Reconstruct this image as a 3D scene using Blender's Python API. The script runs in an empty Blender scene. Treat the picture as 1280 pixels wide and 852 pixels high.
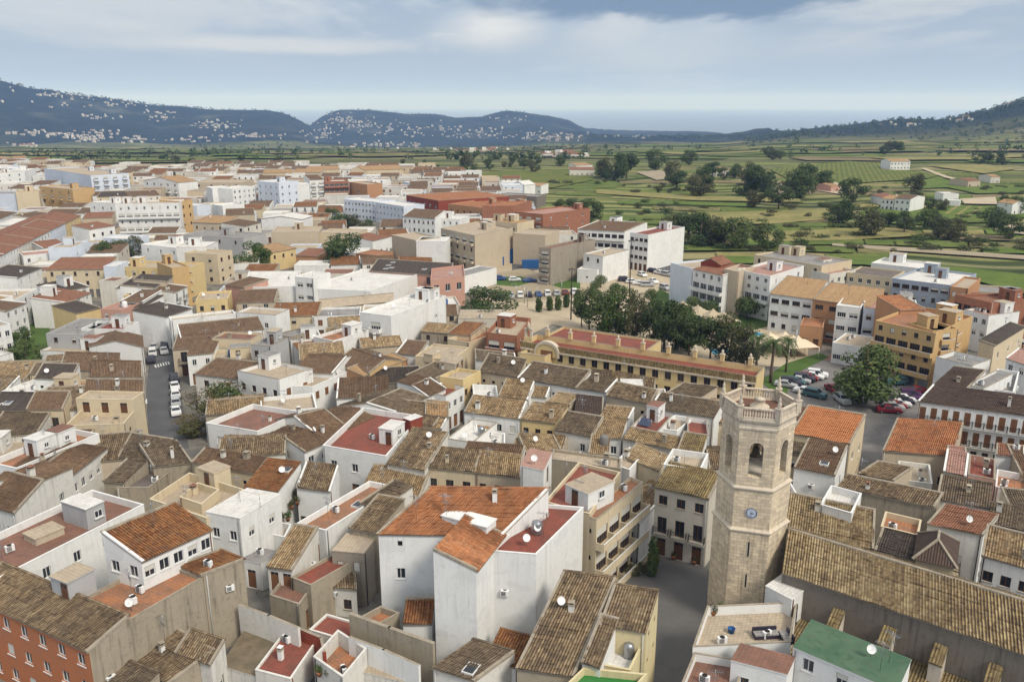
import bpy, math, random
import numpy as np
from mathutils import Vector, Matrix, noise
R = math.radians
# ------------------------------------------------------------ camera, sky, sun, exposure
SC = bpy.context.scene
COL = SC.collection
FPX, CX, CY, CAMZ = 1050.0, 640.0, 426.0, 55.0
PITCH = math.atan(296 / 1050.0)
cam_d = bpy.data.cameras.new('camera'); cam = bpy.data.objects.new('camera', cam_d); COL.objects.link(cam)
cam.location = (0, 0, CAMZ); cam.rotation_euler = (math.pi / 2 - PITCH, 0, 0)
cam_d.sensor_width = 36; cam_d.lens = 36 * FPX / 1280; cam_d.clip_start = 1; cam_d.clip_end = 150000
SC.camera = cam
SUN_EL, SUN_AZ = R(46), R(136)          # azimuth measured clockwise from +Y (camera looks along +Y)
W = bpy.data.worlds.new('World'); SC.world = W; W.use_nodes = True
SC.view_settings.view_transform = 'Standard'; SC.view_settings.look = 'None'
SC.view_settings.exposure = 0.25; SC.view_settings.gamma = 1.0; SC.view_settings.use_curve_mapping = False
SC.cycles.max_bounces = 5; SC.cycles.diffuse_bounces = 2; SC.cycles.glossy_bounces = 2
SC.cycles.transmission_bounces = 2; SC.cycles.volume_bounces = 3; SC.cycles.use_denoising = True
SC.cycles.sample_clamp_indirect = 4

class NT:
    """tiny node-graph helper"""
    def __init__(s, tree): s.t = tree; s.n = tree.nodes; s.l = tree.links
    def node(s, typ, **kw):
        n = s.n.new(typ)
        for k, v in kw.items():
            if k.startswith('_'): setattr(n, k[1:], v)
        for k, v in kw.items():
            if not k.startswith('_'): s.put(n.inputs[k.replace('__', ' ')], v)
        return n
    def put(s, inp, v):
        if hasattr(v, 'is_output') or hasattr(v, 'links'): s.l.new(v, inp)
        else:
            if isinstance(v, (tuple, list)) and len(v) == 3 and inp.type == 'RGBA': v = (*v, 1)
            inp.default_value = v
    def math(s, op, a, b=0.0, c=None, clamp=False):
        n = s.n.new('ShaderNodeMath'); n.operation = op; n.use_clamp = clamp
        s.put(n.inputs[0], a); s.put(n.inputs[1], b)
        if c is not None: s.put(n.inputs[2], c)
        return n.outputs[0]
    def mix(s, f, a, b, mode='MIX'):
        n = s.n.new('ShaderNodeMix'); n.data_type = 'RGBA'; n.blend_type = mode; n.clamp_factor = True
        s.put(n.inputs[0], f); s.put(n.inputs[6], a); s.put(n.inputs[7], b); return n.outputs[2]
    def mapv(s, v, sc, lo=(0, 0, 0)):
        n = s.n.new('ShaderNodeMapping'); s.put(n.inputs[0], v); n.inputs[3].default_value = sc; n.inputs[1].default_value = lo
        return n.outputs[0]
    def noise(s, v, scale, detail=3, rough=.55, dist=0):
        n = s.n.new('ShaderNodeTexNoise'); s.put(n.inputs['Vector'], v); n.inputs['Scale'].default_value = scale
        n.inputs['Detail'].default_value = detail; n.inputs['Roughness'].default_value = rough; n.inputs['Distortion'].default_value = dist
        return n.outputs['Fac']
    def ramp(s, f, stops, interp='LINEAR'):
        n = s.n.new('ShaderNodeValToRGB'); s.put(n.inputs[0], f); cr = n.color_ramp; cr.interpolation = interp
        while len(cr.elements) < len(stops): cr.elements.new(.5)
        for e, (p, c) in zip(cr.elements, stops):
            e.position = p; e.color = (*c, 1) if isinstance(c, (tuple, list)) else (c, c, c, 1)
        return n.outputs[0]
    def step(s, f, a, b):   # smoothstep to 0..1
        n = s.n.new('ShaderNodeMapRange'); n.interpolation_type = 'SMOOTHSTEP'
        s.put(n.inputs[0], f); n.inputs[1].default_value = a; n.inputs[2].default_value = b
        return n.outputs[0]

def build_world():
    t = NT(W.node_tree); t.n.clear()
    out = t.node('ShaderNodeOutputWorld')
    sky = t.node('ShaderNodeTexSky', _sky_type='NISHITA', _sun_disc=False)
    sky.sun_elevation = SUN_EL; sky.sun_rotation = SUN_AZ; sky.air_density = 1.0; sky.dust_density = 2.0
    b1 = t.node('ShaderNodeBackground', Strength=0.06); t.l.new(sky.outputs[0], b1.inputs[0])
    g = t.node('ShaderNodeTexCoord').outputs['Generated']
    sp = t.node('ShaderNodeSeparateXYZ'); t.l.new(g, sp.inputs[0])
    z = sp.outputs[2]
    # planar cloud-deck coordinates: direction divided by elevation, so clouds flatten towards the horizon
    zz = t.math('ADD', t.math('MAXIMUM', z, 0.0), 0.055)
    cx = t.math('DIVIDE', sp.outputs[0], zz); cy = t.math('DIVIDE', sp.outputs[1], zz)
    cv = t.node('ShaderNodeCombineXYZ'); t.l.new(cx, cv.inputs[0]); t.l.new(cy, cv.inputs[1])
    n1 = t.noise(t.mapv(cv.outputs[0], (.55, .22, 1), (3.1, 1.7, 0)), 1.0, 7, .58, .6)
    n2 = t.noise(t.mapv(cv.outputs[0], (.16, .12, 1), (7.3, 4.2, 2)), 1.0, 5, .55, .4)
    n3 = t.noise(t.mapv(cv.outputs[0], (1.3, .5, 1), (1.3, 9.2, 4)), 1.0, 6, .6, .3)
    base = t.ramp(z, [(0.0, (.37, .45, .58)), (.03, (.37, .455, .60)), (.07, (.355, .435, .56)), (.12, (.32, .40, .53)), (.3, (.52, .57, .63)), (.6, (.80, .82, .84)), (1, (.88, .88, .88))])
    white = t.math('MULTIPLY', t.step(n1, .44, .62), t.step(z, .025, .10))
    c = t.mix(t.math('MULTIPLY', white, .85), base, (.55, .59, .64))
    fine = t.math('MULTIPLY', t.step(n3, .45, .66), t.step(z, .03, .09))
    c = t.mix(t.math('MULTIPLY', fine, .65), c, (.56, .60, .655))
    def blob(dx, dz, sx, sz, soft=.55):   # a cloud in one part of the sky (azimuth tangent, elevation), broken up by the noise
        a = t.math('DIVIDE', sp.outputs[0], t.math('MAXIMUM', sp.outputs[1], .05))
        ex = t.math('POWER', t.math('DIVIDE', t.math('SUBTRACT', a, dx), sx), 2)
        ez = t.math('POWER', t.math('DIVIDE', t.math('SUBTRACT', z, dz), sz), 2)
        d = t.math('SQRT', t.math('ADD', ex, ez))
        d = t.math('ADD', d, t.math('MULTIPLY', t.math('SUBTRACT', n3, .5), 1.5))
        d = t.math('ADD', d, t.math('MULTIPLY', t.math('SUBTRACT', n1, .5), 1.1))
        return t.step(d, 1.0, 1.0 - soft)
    c = t.mix(t.math('MULTIPLY', blob(-.02, .080, .075, .032, 1.1), .95), c, (.70, .72, .74))
    c = t.mix(t.math('MULTIPLY', blob(.16, .055, .16, .05, .9), .5), c, (.56, .63, .70))
    c = t.mix(t.math('MULTIPLY', blob(-.32, .062, .24, .011, .9), .8), c, (.60, .63, .67))
    c = t.mix(t.math('MULTIPLY', blob(.42, .105, .26, .018, .8), .6), c, (.58, .62, .67))
    c = t.mix(t.math('MULTIPLY', blob(.19, .112, .26, .030, .5), 1.0), c, (.165, .235, .35))
    c = t.mix(t.math('MULTIPLY', blob(.47, .096, .12, .010, .8), .4), c, (.30, .38, .48))
    c = t.mix(t.math('MULTIPLY', t.step(n2, .56, .74), t.math('MULTIPLY', t.step(z, .05, .16), .35)), c, (.36, .46, .60))
    b2 = t.node('ShaderNodeBackground', Strength=1.0); t.l.new(c, b2.inputs[0])
    m = t.node('ShaderNodeMixShader', Fac=.94); t.l.new(b1.outputs[0], m.inputs[1]); t.l.new(b2.outputs[0], m.inputs[2])
    t.l.new(m.outputs[0], out.inputs[0])
build_world()
sd = bpy.data.lights.new('sun', 'SUN'); sun = bpy.data.objects.new('sun', sd); COL.objects.link(sun)
sd.energy = 2.5; sd.angle = R(16); sd.color = (1, .93, .82)
sun.rotation_euler = (math.pi / 2 - SUN_EL, 0, math.pi - SUN_AZ)

# ------------------------------------------------------------ picking points of the place
CP, SP = math.cos(PITCH), math.sin(PITCH)
def ray(u, v):
    a = (u - CX) / FPX; b = -(v - CY) / FPX
    return Vector((a, CP + SP * b, -SP + CP * b))
def at(u, v, z=0.0):
    d = ray(u, v); t = (z - CAMZ) / d.z
    return Vector((d.x * t, d.y * t, z))
def at_y(u, v, y):
    d = ray(u, v); t = y / d.y
    return Vector((d.x * t, y, CAMZ + d.z * t))
def uvof(x, y, z):
    dz = z - CAMZ; f = y * CP - dz * SP; up = y * SP + dz * CP
    return CX + FPX * x / f, CY - FPX * up / f
TL = dict(a=(0, 560, 2.919), b=(300, 560, 2.919), c=(600, 560, 2.919), d=(820, 460, 2.661), e=(960, 560, 2.919),
          f=(0, 360, 3.704), g=(200, 360, 3.704), h=(400, 360, 3.704), i=(600, 360, 3.704), j=(1020, 360, 3.704),
          k=(0, 180, 3.872), l=(220, 180, 3.872), m=(440, 180, 3.872), n=(640, 180, 3.872), o=(840, 180, 3.872), p=(1040, 180, 3.872),
          q=(820, 360, 3.704), r=(480, 440, 3.704), s=(660, 440, 3.704), u=(1060, 380, 4.486), v=(140, 520, 3.704), w=(0, 0, 1))
def T(t, x, y):
    o = TL[t]; return o[0] + x / o[2], o[1] + y / o[2]
def P(t, x, y, z=0.0): return at(*T(t, x, y), z)

# ------------------------------------------------------------ materials
MAT = {}
def new_mat(name):
    m = bpy.data.materials.new(name); m.use_nodes = True; t = NT(m.node_tree); t.n.clear()
    out = t.node('ShaderNodeOutputMaterial'); b = t.node('ShaderNodeBsdfPrincipled'); t.l.new(b.outputs[0], out.inputs[0])
    MAT[name] = m
    return m, t, b
def position(t): return t.node('ShaderNodeNewGeometry').outputs['Position']
def plain(name, rgb, rough=.6, metal=0, var=.12, scale=1.5, spec=.3):
    m, t, b = new_mat(name); p = position(t)
    n = t.noise(p, scale, 3)
    c = t.mix(n, tuple(x * (1 - var) for x in rgb), tuple(min(1, x * (1 + var)) for x in rgb))
    t.put(b.inputs['Base Color'], c); b.inputs['Roughness'].default_value = rough; b.inputs['Metallic'].default_value = metal
    b.inputs['Specular IOR Level'].default_value = spec
def wall(name, rgb, dirt=.35, dcol=(.20, .17, .13), bump=.15, block=None):
    m, t, b = new_mat(name); p = position(t)
    big = t.noise(p, .22, 4, .6)
    c = t.mix(big, tuple(x * .88 for x in rgb), tuple(min(.92, x * 1.06) for x in rgb))
    fine = t.noise(p, 2.2, 5, .65)
    c = t.mix(t.math('MULTIPLY', t.step(fine, .50, .78), dirt * .45), c, dcol)
    st = t.noise(t.mapv(p, (2.4, 2.4, .15)), 1.0, 5, .65)
    patch = t.step(t.noise(p, .12, 2), .38, .66)
    c = t.mix(t.math('MULTIPLY', t.math('MULTIPLY', t.step(st, .46, .72), patch), dirt), c, dcol)
    rp = t.noise(t.mapv(p, (.7, .7, 1.1), (3, 8, 1)), .55, 2, .4)
    c = t.mix(t.math('MULTIPLY', t.step(rp, .600, .615), .55), c, tuple(q * .80 + .03 for q in rgb))
    c = t.mix(t.math('MULTIPLY', t.step(t.noise(t.mapv(p, (1, 1, 1), (5, 5, 9)), .9, 5, .75), .56, .66), dirt * .7), c, tuple(q * .62 for q in rgb))
    if block:
        w_, h_, mc, var = block
        uv = t.node('ShaderNodeUVMap').outputs[0]
        br = t.node('ShaderNodeTexBrick', _offset=.5); t.put(br.inputs['Vector'], uv)
        br.inputs['Scale'].default_value = 1; br.inputs['Brick Width'].default_value = w_; br.inputs['Row Height'].default_value = h_
        br.inputs['Mortar Size'].default_value = h_ * .055; br.inputs['Mortar Smooth'].default_value = .4; br.inputs['Bias'].default_value = 0
        br.inputs['Color1'].default_value = (1 - var, 1 - var, 1 - var * .9, 1); br.inputs['Color2'].default_value = (1 + var, 1 + var * .95, 1 + var * .8, 1)
        br.inputs['Mortar'].default_value = (*mc, 1)
        c = t.mix(1.0, c, br.outputs['Color'], 'MULTIPLY')
    t.put(b.inputs['Base Color'], c); b.inputs['Roughness'].default_value = .88; b.inputs['Specular IOR Level'].default_value = .25
    bp = t.node('ShaderNodeBump', Strength=bump, Distance=.05); t.l.new(fine, bp.inputs['Height']); t.l.new(bp.outputs[0], b.inputs['Normal'])
def tile(name, cols, grime=.5, gcol=(.055, .048, .04), lich=(.30, .25, .15), lamt=.3):
    """clay roof tiles: one colour per tile (uv in metres), grime and lichen in patches"""
    m, t, b = new_mat(name); p = position(t)
    uv = t.node('ShaderNodeUVMap').outputs[0]
    fl = t.node('ShaderNodeVectorMath', _operation='FLOOR'); t.l.new(t.mapv(uv, (1 / .28, 1 / .45, 1)), fl.inputs[0])
    wn = t.node('ShaderNodeTexWhiteNoise', _noise_dimensions='2D'); t.l.new(fl.outputs[0], wn.inputs['Vector'])
    big = t.noise(p, .35, 4, .65)
    sx = t.node('ShaderNodeSeparateXYZ'); t.l.new(uv, sx.inputs[0])
    wc = t.node('ShaderNodeTexWhiteNoise', _noise_dimensions='1D'); t.put(wc.inputs['W'], t.math('FLOOR', t.math('DIVIDE', sx.outputs[0], .28)))
    f = t.math('ADD', t.math('ADD', t.math('MULTIPLY', wn.outputs['Value'], .34), t.math('MULTIPLY', wc.outputs['Value'], .22)), t.math('MULTIPLY', big, .44))
    c = t.ramp(f, [(i / (len(cols) - 1) * .7 + .15, k) for i, k in enumerate(cols)])
    n2 = t.noise(p, .8, 5, .7)
    c = t.mix(t.math('MULTIPLY', t.step(n2, .40, .66), grime), c, gcol)
    ch = t.math('ABSOLUTE', t.math('SUBTRACT', t.math('FRACT', t.math('DIVIDE', sx.outputs[0], .28)), .5))
    c = t.mix(t.math('MULTIPLY', t.step(ch, .20, .42), .72), c, tuple(q * .42 for q in cols[0]))
    n3 = t.noise(t.mapv(p, (1, 1, 1), (9, 3, 5)), 1.4, 4, .7)
    c = t.mix(t.math('MULTIPLY', t.step(n3, .52, .72), lamt), c, lich)
    t.put(b.inputs['Base Color'], c); b.inputs['Roughness'].default_value = .9; b.inputs['Specular IOR Level'].default_value = .2
    hh = t.math('ADD', t.math('MULTIPLY', t.math('SINE', t.math('MULTIPLY', sx.outputs[0], 2 * math.pi / .28)), .5), t.math('MULTIPLY', n2, 1.2))
    bp = t.node('ShaderNodeBump', Strength=.6, Distance=.07); t.l.new(hh, bp.inputs['Height']); t.l.new(bp.outputs[0], b.inputs['Normal'])
def floor_m(name, rgb, rgb2, dirt=.35, sc=.35, joints=None):
    if joints is None and name.startswith('floor_') and name not in ('floor_green', 'floor_dark'): joints = .42
    m, t, b = new_mat(name); p = position(t)
    n1 = t.noise(p, sc, 5, .7); n2 = t.noise(p, 1.7, 5, .7, .5)
    c = t.mix(t.step(n1, .35, .65), rgb, rgb2)
    c = t.mix(t.math('MULTIPLY', t.step(n2, .48, .74), dirt), c, (.11, .10, .085))
    if joints:
        br = t.node('ShaderNodeTexBrick', _offset=.0); t.put(br.inputs['Vector'], t.node('ShaderNodeUVMap').outputs[0])
        br.inputs['Scale'].default_value = 1; br.inputs['Brick Width'].default_value = joints; br.inputs['Row Height'].default_value = joints; br.inputs['Mortar Size'].default_value = .02
        br.inputs['Color1'].default_value = (1.06, 1.05, 1.04, 1); br.inputs['Color2'].default_value = (.90, .89, .88, 1); br.inputs['Mortar'].default_value = (.6, .58, .55, 1)
        c = t.mix(.8, c, br.outputs['Color'], 'MULTIPLY')
    n3 = t.noise(p, .7, 4, .7, 1.5)
    c = t.mix(t.math('MULTIPLY', t.step(n3, .55, .63), dirt * .6), c, tuple(q * .55 for q in rgb))
    t.put(b.inputs['Base Color'], c); b.inputs['Roughness'].default_value = .85; b.inputs['Specular IOR Level'].default_value = .3

wall('pale_yellow', (.64, .55, .33), .35); wall('white', (.76, .76, .74), .30); wall('white_worn', (.68, .66, .61), .6); wall('white_blue', (.64, .69, .77), .15)
wall('offwhite', (.66, .63, .56), .4); wall('cream', (.62, .52, .36), .35); wall('yellow', (.66, .51, .26), .3)
wall('ochre', (.56, .38, .18), .3); wall('orange', (.46, .25, .13), .4); wall('terracotta', (.44, .16, .07), .3)
wall('pink', (.52, .30, .23), .35); wall('grey', (.42, .42, .42), .4); wall('bluegrey', (.34, .39, .46), .3)
wall('facade_stone', (.56, .52, .45), .4); wall('concrete', (.32, .28, .225), .8, (.10, .09, .07), .4)
wall('rough_concrete', (.36, .31, .235), .9, (.13, .11, .085), .6); wall('beige', (.52, .44, .33), .35)
wall('brick', (.34, .15, .09), .3, block=(.5, .2, (.8, .8, .75), .15)); wall('dark_red', (.26, .06, .035), .3)
wall('church_grey', (.20, .175, .145), .8, (.075, .065, .055), .5)
wall('tower_stone', (.63, .53, .39), .85, (.24, .19, .13), .5, block=(.78, .36, (.66, .61, .52), .19))
wall('tower_trim', (.60, .52, .41), .7, (.20, .16, .11), .4)
wall('tower_plaster', (.58, .52, .44), .7, (.26, .22, .17), .4)
tile('old', [(.09, .062, .04), (.20, .138, .082), (.31, .225, .135), (.46, .36, .23)], .55)
tile('grey_old', [(.10, .075, .052), (.145, .105, .07), (.20, .15, .10), (.27, .21, .145)], .55)
tile('tan', [(.15, .10, .055), (.29, .195, .105), (.44, .315, .175), (.58, .46, .29)], .42, lamt=.4)
tile('pale', [(.26, .18, .10), (.38, .27, .155), (.47, .36, .22), (.54, .44, .30)], .3)
tile('moss', [(.14, .10, .055), (.24, .175, .085), (.33, .25, .12), (.42, .34, .19)], .45, lich=(.36, .30, .12), lamt=.4)
tile('church_tile', [(.12, .085, .05), (.27, .19, .105), (.42, .32, .18), (.56, .45, .28)], .40, lich=(.38, .29, .12), lamt=.35)
tile('brown', [(.115, .072, .045), (.165, .10, .06), (.205, .13, .08), (.26, .175, .11)], .35, lamt=.15)
tile('rust', [(.15, .06, .025), (.24, .10, .04), (.32, .15, .06), (.22, .12, .06)], .5, lamt=.15)
tile('orange_tile', [(.28, .11, .05), (.41, .165, .07), (.50, .23, .11), (.33, .15, .08)], .42, lamt=.12)
tile('new_orange', [(.42, .16, .065), (.47, .19, .08), (.51, .215, .095), (.46, .19, .085)], .12, lamt=.05)
tile('red_brown', [(.22, .10, .06), (.28, .13, .08), (.33, .16, .10), (.26, .13, .085)], .3, lamt=.1)
tile('dark_tile', [(.055, .045, .04), (.075, .06, .05), (.10, .08, .065), (.13, .105, .085)], .3, lamt=.1)
tile('dark_brown', [(.075, .052, .042), (.09, .062, .05), (.105, .073, .058), (.12, .085, .07)], .15, lamt=.05)
tile('sand_tile', [(.36, .22, .11), (.43, .27, .14), (.48, .31, .16), (.52, .35, .20)], .25, lamt=.1)
floor_m('floor_red', (.26, .075, .05), (.19, .068, .05), .45); floor_m('floor_redbrown', (.26, .13, .095), (.19, .105, .075), .5)
floor_m('floor_orange', (.42, .18, .085), (.27, .15, .095), .55); floor_m('floor_tan', (.46, .38, .28), (.40, .33, .25))
floor_m('floor_white', (.70, .69, .66), (.62, .60, .57), .3); floor_m('floor_grey', (.30, .29, .28), (.23, .22, .215), .4)
floor_m('floor_pink', (.42, .25, .20), (.36, .21, .17)); floor_m('floor_green', (.052, .115, .066), (.085, .15, .09), .6)
floor_m('turf', (.03, .17, .035), (.045, .20, .05), .05); floor_m('floor_dark', (.12, .10, .09), (.17, .14, .12))
floor_m('mortar', (.36, .31, .24), (.28, .24, .185), .5, 1.0)
floor_m('asphalt', (.105, .105, .108), (.085, .085, .09), .15, .2); floor_m('paving', (.27, .245, .215), (.22, .20, .18), .3)
floor_m('plaza', (.13, .125, .12), (.11, .108, .105), .25, .15)
floor_m('sand', (.46, .385, .27), (.40, .33, .23), .15, .1); floor_m('dirt', (.28, .23, .15), (.34, .285, .20), .2, .15)
floor_m('paint', (.70, .70, .68), (.55, .55, .53), .3, 1.5); floor_m('earth', (.20, .155, .105), (.13, .11, .07), .4, .5)
plain('frame_white', (.66, .66, .64), .6); plain('frame_brown', (.13, .062, .032), .6); plain('frame_green', (.05, .12, .09), .6)
plain('glass', (.028, .034, .042), .12, var=.5, scale=.4, spec=.5); plain('iron', (.03, .03, .032), .5, .3)
plain('shutter', (.20, .095, .045), .7); plain('blind', (.58, .56, .50), .7); plain('dark', (.02, .019, .018), .9)
plain('metal', (.35, .36, .37), .35, .8); plain('white_paint', (.76, .76, .75), .5); plain('plastic_blue', (.025, .10, .27), .5)
plain('wood', (.22, .12, .06), .75); plain('canvas', (.66, .55, .40), .85); plain('canvas_white', (.74, .70, .63), .85)
plain('blue_paint', (.05, .11, .34), .6); plain('clock_face', (.50, .55, .62), .4); plain('clock_blue', (.03, .07, .22), .4)
plain('bronze', (.09, .075, .045), .45, .7); plain('solar', (.03, .045, .09), .2, spec=.6); plain('rubber', (.02, .02, .02), .8)
plain('trunk', (.13, .095, .065), .9); plain('terracotta_pot', (.38, .16, .08), .8); plain('pool', (.05, .30, .48), .1)
plain('yellow_paint', (.62, .42, .05), .5); plain('lawn', (.065, .115, .022), .95, var=.45, scale=.25)
def field(name, c1, c2, c3, stripe=0, ang=0.0):
    m, t, b = new_mat(name); p = position(t)
    c = t.mix(t.step(t.noise(p, .06, 5, .7), .38, .62), c1, c2); c = t.mix(t.math('MULTIPLY', t.step(t.noise(p, .30, 5, .75), .50, .66), .6), c, c3)
    if stripe:
        w = t.node('ShaderNodeTexWave', _wave_type='BANDS', _bands_direction='X'); mp = t.node('ShaderNodeMapping'); t.l.new(p, mp.inputs[0]); mp.inputs[2].default_value = (0, 0, ang)
        t.l.new(mp.outputs[0], w.inputs['Vector']); w.inputs['Scale'].default_value = .314 / stripe * 1.0; w.inputs['Distortion'].default_value = .6; w.inputs['Detail'].default_value = 2
        c = t.mix(t.math('MULTIPLY', t.step(w.outputs['Fac'], .45, .8), .45), c, c3)
    t.put(b.inputs['Base Color'], c); b.inputs['Roughness'].default_value = .95; b.inputs['Specular IOR Level'].default_value = .1
field('field_bright', (.125, .17, .038), (.095, .14, .032), (.06, .09, .024)); field('field_dry', (.27, .235, .10), (.20, .19, .07), (.11, .11, .04))
field('vineyard', (.17, .17, .05), (.12, .15, .035), (.045, .07, .018), 4.0, .35); field('orchard', (.24, .20, .10), (.17, .16, .06), (.045, .06, .022), 7.0, -.5)
field('scrub', (.135, .165, .042), (.09, .125, .03), (.04, .055, .02)); field('plough', (.23, .18, .10), (.19, .155, .085), (.13, .12, .06), 3.0, 1.2)
def foliage(name, c1, c2, c3):
    m, t, b = new_mat(name); p = position(t)
    oi = t.node('ShaderNodeObjectInfo').outputs['Random']
    n = t.noise(p, .55, 3, .6); n2 = t.noise(p, 3.5, 2)
    f = t.math('ADD', t.math('MULTIPLY', n, .75), t.math('MULTIPLY', n2, .35)); f = t.math('ADD', f, t.math('MULTIPLY', t.math('SUBTRACT', oi, .5), .2))
    t.put(b.inputs['Base Color'], t.ramp(f, [(.3, c1), (.55, c2), (.8, c3)])); b.inputs['Roughness'].default_value = .75
    b.inputs['Specular IOR Level'].default_value = .25
foliage('leaf_dark', (.035, .060, .018), (.065, .098, .028), (.12, .15, .045))
foliage('leaf_green', (.035, .065, .014), (.06, .10, .02), (.11, .15, .035))
foliage('leaf_olive', (.045, .05, .022), (.075, .08, .032), (.13, .12, .05))
foliage('leaf_autumn', (.06, .05, .02), (.12, .095, .03), (.20, .14, .05))
foliage('leaf_palm', (.035, .06, .018), (.065, .10, .028), (.12, .15, .05))
foliage('needle', (.032, .055, .020), (.058, .085, .028), (.105, .13, .045))
for nm, c in dict(car_white=(.72, .72, .72), car_red=(.20, .018, .025), car_dark=(.035, .03, .05), car_silver=(.42, .43, .44), car_blue=(.04, .09, .25), car_teal=(.05, .12, .14), car_purple=(.07, .03, .09)).items():
    plain(nm, c, .42, .1, .03, spec=.4)
# ------------------------------------------------------------ mesh building
class MB:
    def __init__(s): s.v = []; s.f = []; s.m = []; s.uv = []; s.mats = []; s.smooth = set()
    def mi(s, mat):
        if mat not in s.mats: s.mats.append(mat)
        return s.mats.index(mat)
    def poly(s, pts, mat, uvs=None):
        n = len(s.v); s.v.extend([tuple(p) for p in pts]); s.f.append(tuple(range(n, n + len(pts)))); s.m.append(s.mi(mat))
        s.uv.extend(uvs if uvs else [(0, 0)] * len(pts))
    def box(s, x0, y0, z0, x1, y1, z1, mat, bottom=True, top=None):
        a = [(x0, y0, z0), (x1, y0, z0), (x1, y1, z0), (x0, y1, z0), (x0, y0, z1), (x1, y0, z1), (x1, y1, z1), (x0, y1, z1)]
        n = len(s.v); s.v.extend(a); k = s.mi(mat); kt = s.mi(top) if top else k
        dx, dy, dz = x1 - x0, y1 - y0, z1 - z0
        for q, mm, (w, h) in (((0, 1, 5, 4), k, (dx, dz)), ((1, 2, 6, 5), k, (dy, dz)), ((2, 3, 7, 6), k, (dx, dz)), ((3, 0, 4, 7), k, (dy, dz)), ((4, 5, 6, 7), kt, (dx, dy))) + ((((3, 2, 1, 0), k, (dx, dy)),) if bottom else ()):
            s.f.append(tuple(n + i for i in q)); s.m.append(mm); s.uv.extend([(0, 0), (w, 0), (w, h), (0, h)])
    def tube(s, pts, rad, mat, n=6, cap=True):
        pts = [Vector(p) for p in pts]; rr = rad if isinstance(rad, (list, tuple)) else [rad] * len(pts)
        base = len(s.v); k = s.mi(mat)
        for i, p in enumerate(pts):
            d = (pts[min(i + 1, len(pts) - 1)] - pts[max(i - 1, 0)]).normalized()
            a = d.orthogonal().normalized() if abs(d.z) < .99 else Vector((1, 0, 0)); a = (a - d * a.dot(d)).normalized(); b = d.cross(a)
            for j in range(n):
                an = 2 * math.pi * j / n; s.v.append(tuple(p + (a * math.cos(an) + b * math.sin(an)) * rr[i]))
        for i in range(len(pts) - 1):
            for j in range(n):
                q = (base + i * n + j, base + i * n + (j + 1) % n, base + (i + 1) * n + (j + 1) % n, base + (i + 1) * n + j)
                s.smooth.add(len(s.f)); s.f.append(q); s.m.append(k); s.uv.extend([(0, 0)] * 4)
        if cap:
            s.f.append(tuple(base + n - 1 - j for j in range(n))); s.m.append(k); s.uv.extend([(0, 0)] * n)
            e = base + (len(pts) - 1) * n; s.f.append(tuple(e + j for j in range(n))); s.m.append(k); s.uv.extend([(0, 0)] * n)
    def lathe(s, prof, mat, c=(0, 0, 0), n=12, cap=True):
        s_pts = [(c[0], c[1], c[2] + z) for r, z in prof]
        base = len(s.v); k = s.mi(mat)
        for r, z in prof:
            for j in range(n):
                an = 2 * math.pi * j / n; s.v.append((c[0] + r * math.cos(an), c[1] + r * math.sin(an), c[2] + z))
        for i in range(len(prof) - 1):
            for j in range(n):
                s.smooth.add(len(s.f)); s.f.append((base + i * n + j, base + i * n + (j + 1) % n, base + (i + 1) * n + (j + 1) % n, base + (i + 1) * n + j)); s.m.append(k); s.uv.extend([(0, 0)] * 4)
        if cap:
            s.f.append(tuple(base + n - 1 - j for j in range(n))); s.m.append(k); s.uv.extend([(0, 0)] * n)
            e = base + (len(prof) - 1) * n; s.f.append(tuple(e + j for j in range(n))); s.m.append(k); s.uv.extend([(0, 0)] * n)
    def mesh(s, name):
        me = bpy.data.meshes.new(name); me.from_pydata(s.v, [], s.f)
        for m in s.mats: me.materials.append(MAT[m])
        me.polygons.foreach_set('material_index', np.array(s.m, dtype=np.int32))
        l = me.uv_layers.new(name='UVMap'); l.data.foreach_set('uv', np.array(s.uv, dtype=np.float32).ravel())
        if s.smooth:
            a = np.zeros(len(s.f), dtype=bool); a[list(s.smooth)] = True; me.polygons.foreach_set('use_smooth', a)
        me.update(); return me
    def build(s, name, parent=None, loc=(0, 0, 0), rz=0):
        return link(name, s.mesh(name), parent, loc, rz)
def link(name, me, parent=None, loc=(0, 0, 0), rz=0, scale=None):
    o = bpy.data.objects.new(name, me); COL.objects.link(o); o.location = loc; o.rotation_euler = (0, 0, rz)
    if parent: o.parent = parent
    if scale: o.scale = scale
    return o
def tag(o, label=None, cat=None, group=None, kind=None):
    if label: o['label'] = label
    if cat: o['category'] = cat
    if group: o['group'] = group
    if kind: o['kind'] = kind
    return o
def empty(name, loc, rz, label, cat, group=None):
    return tag(link(name, None, None, loc, rz), label, cat, group)

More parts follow.
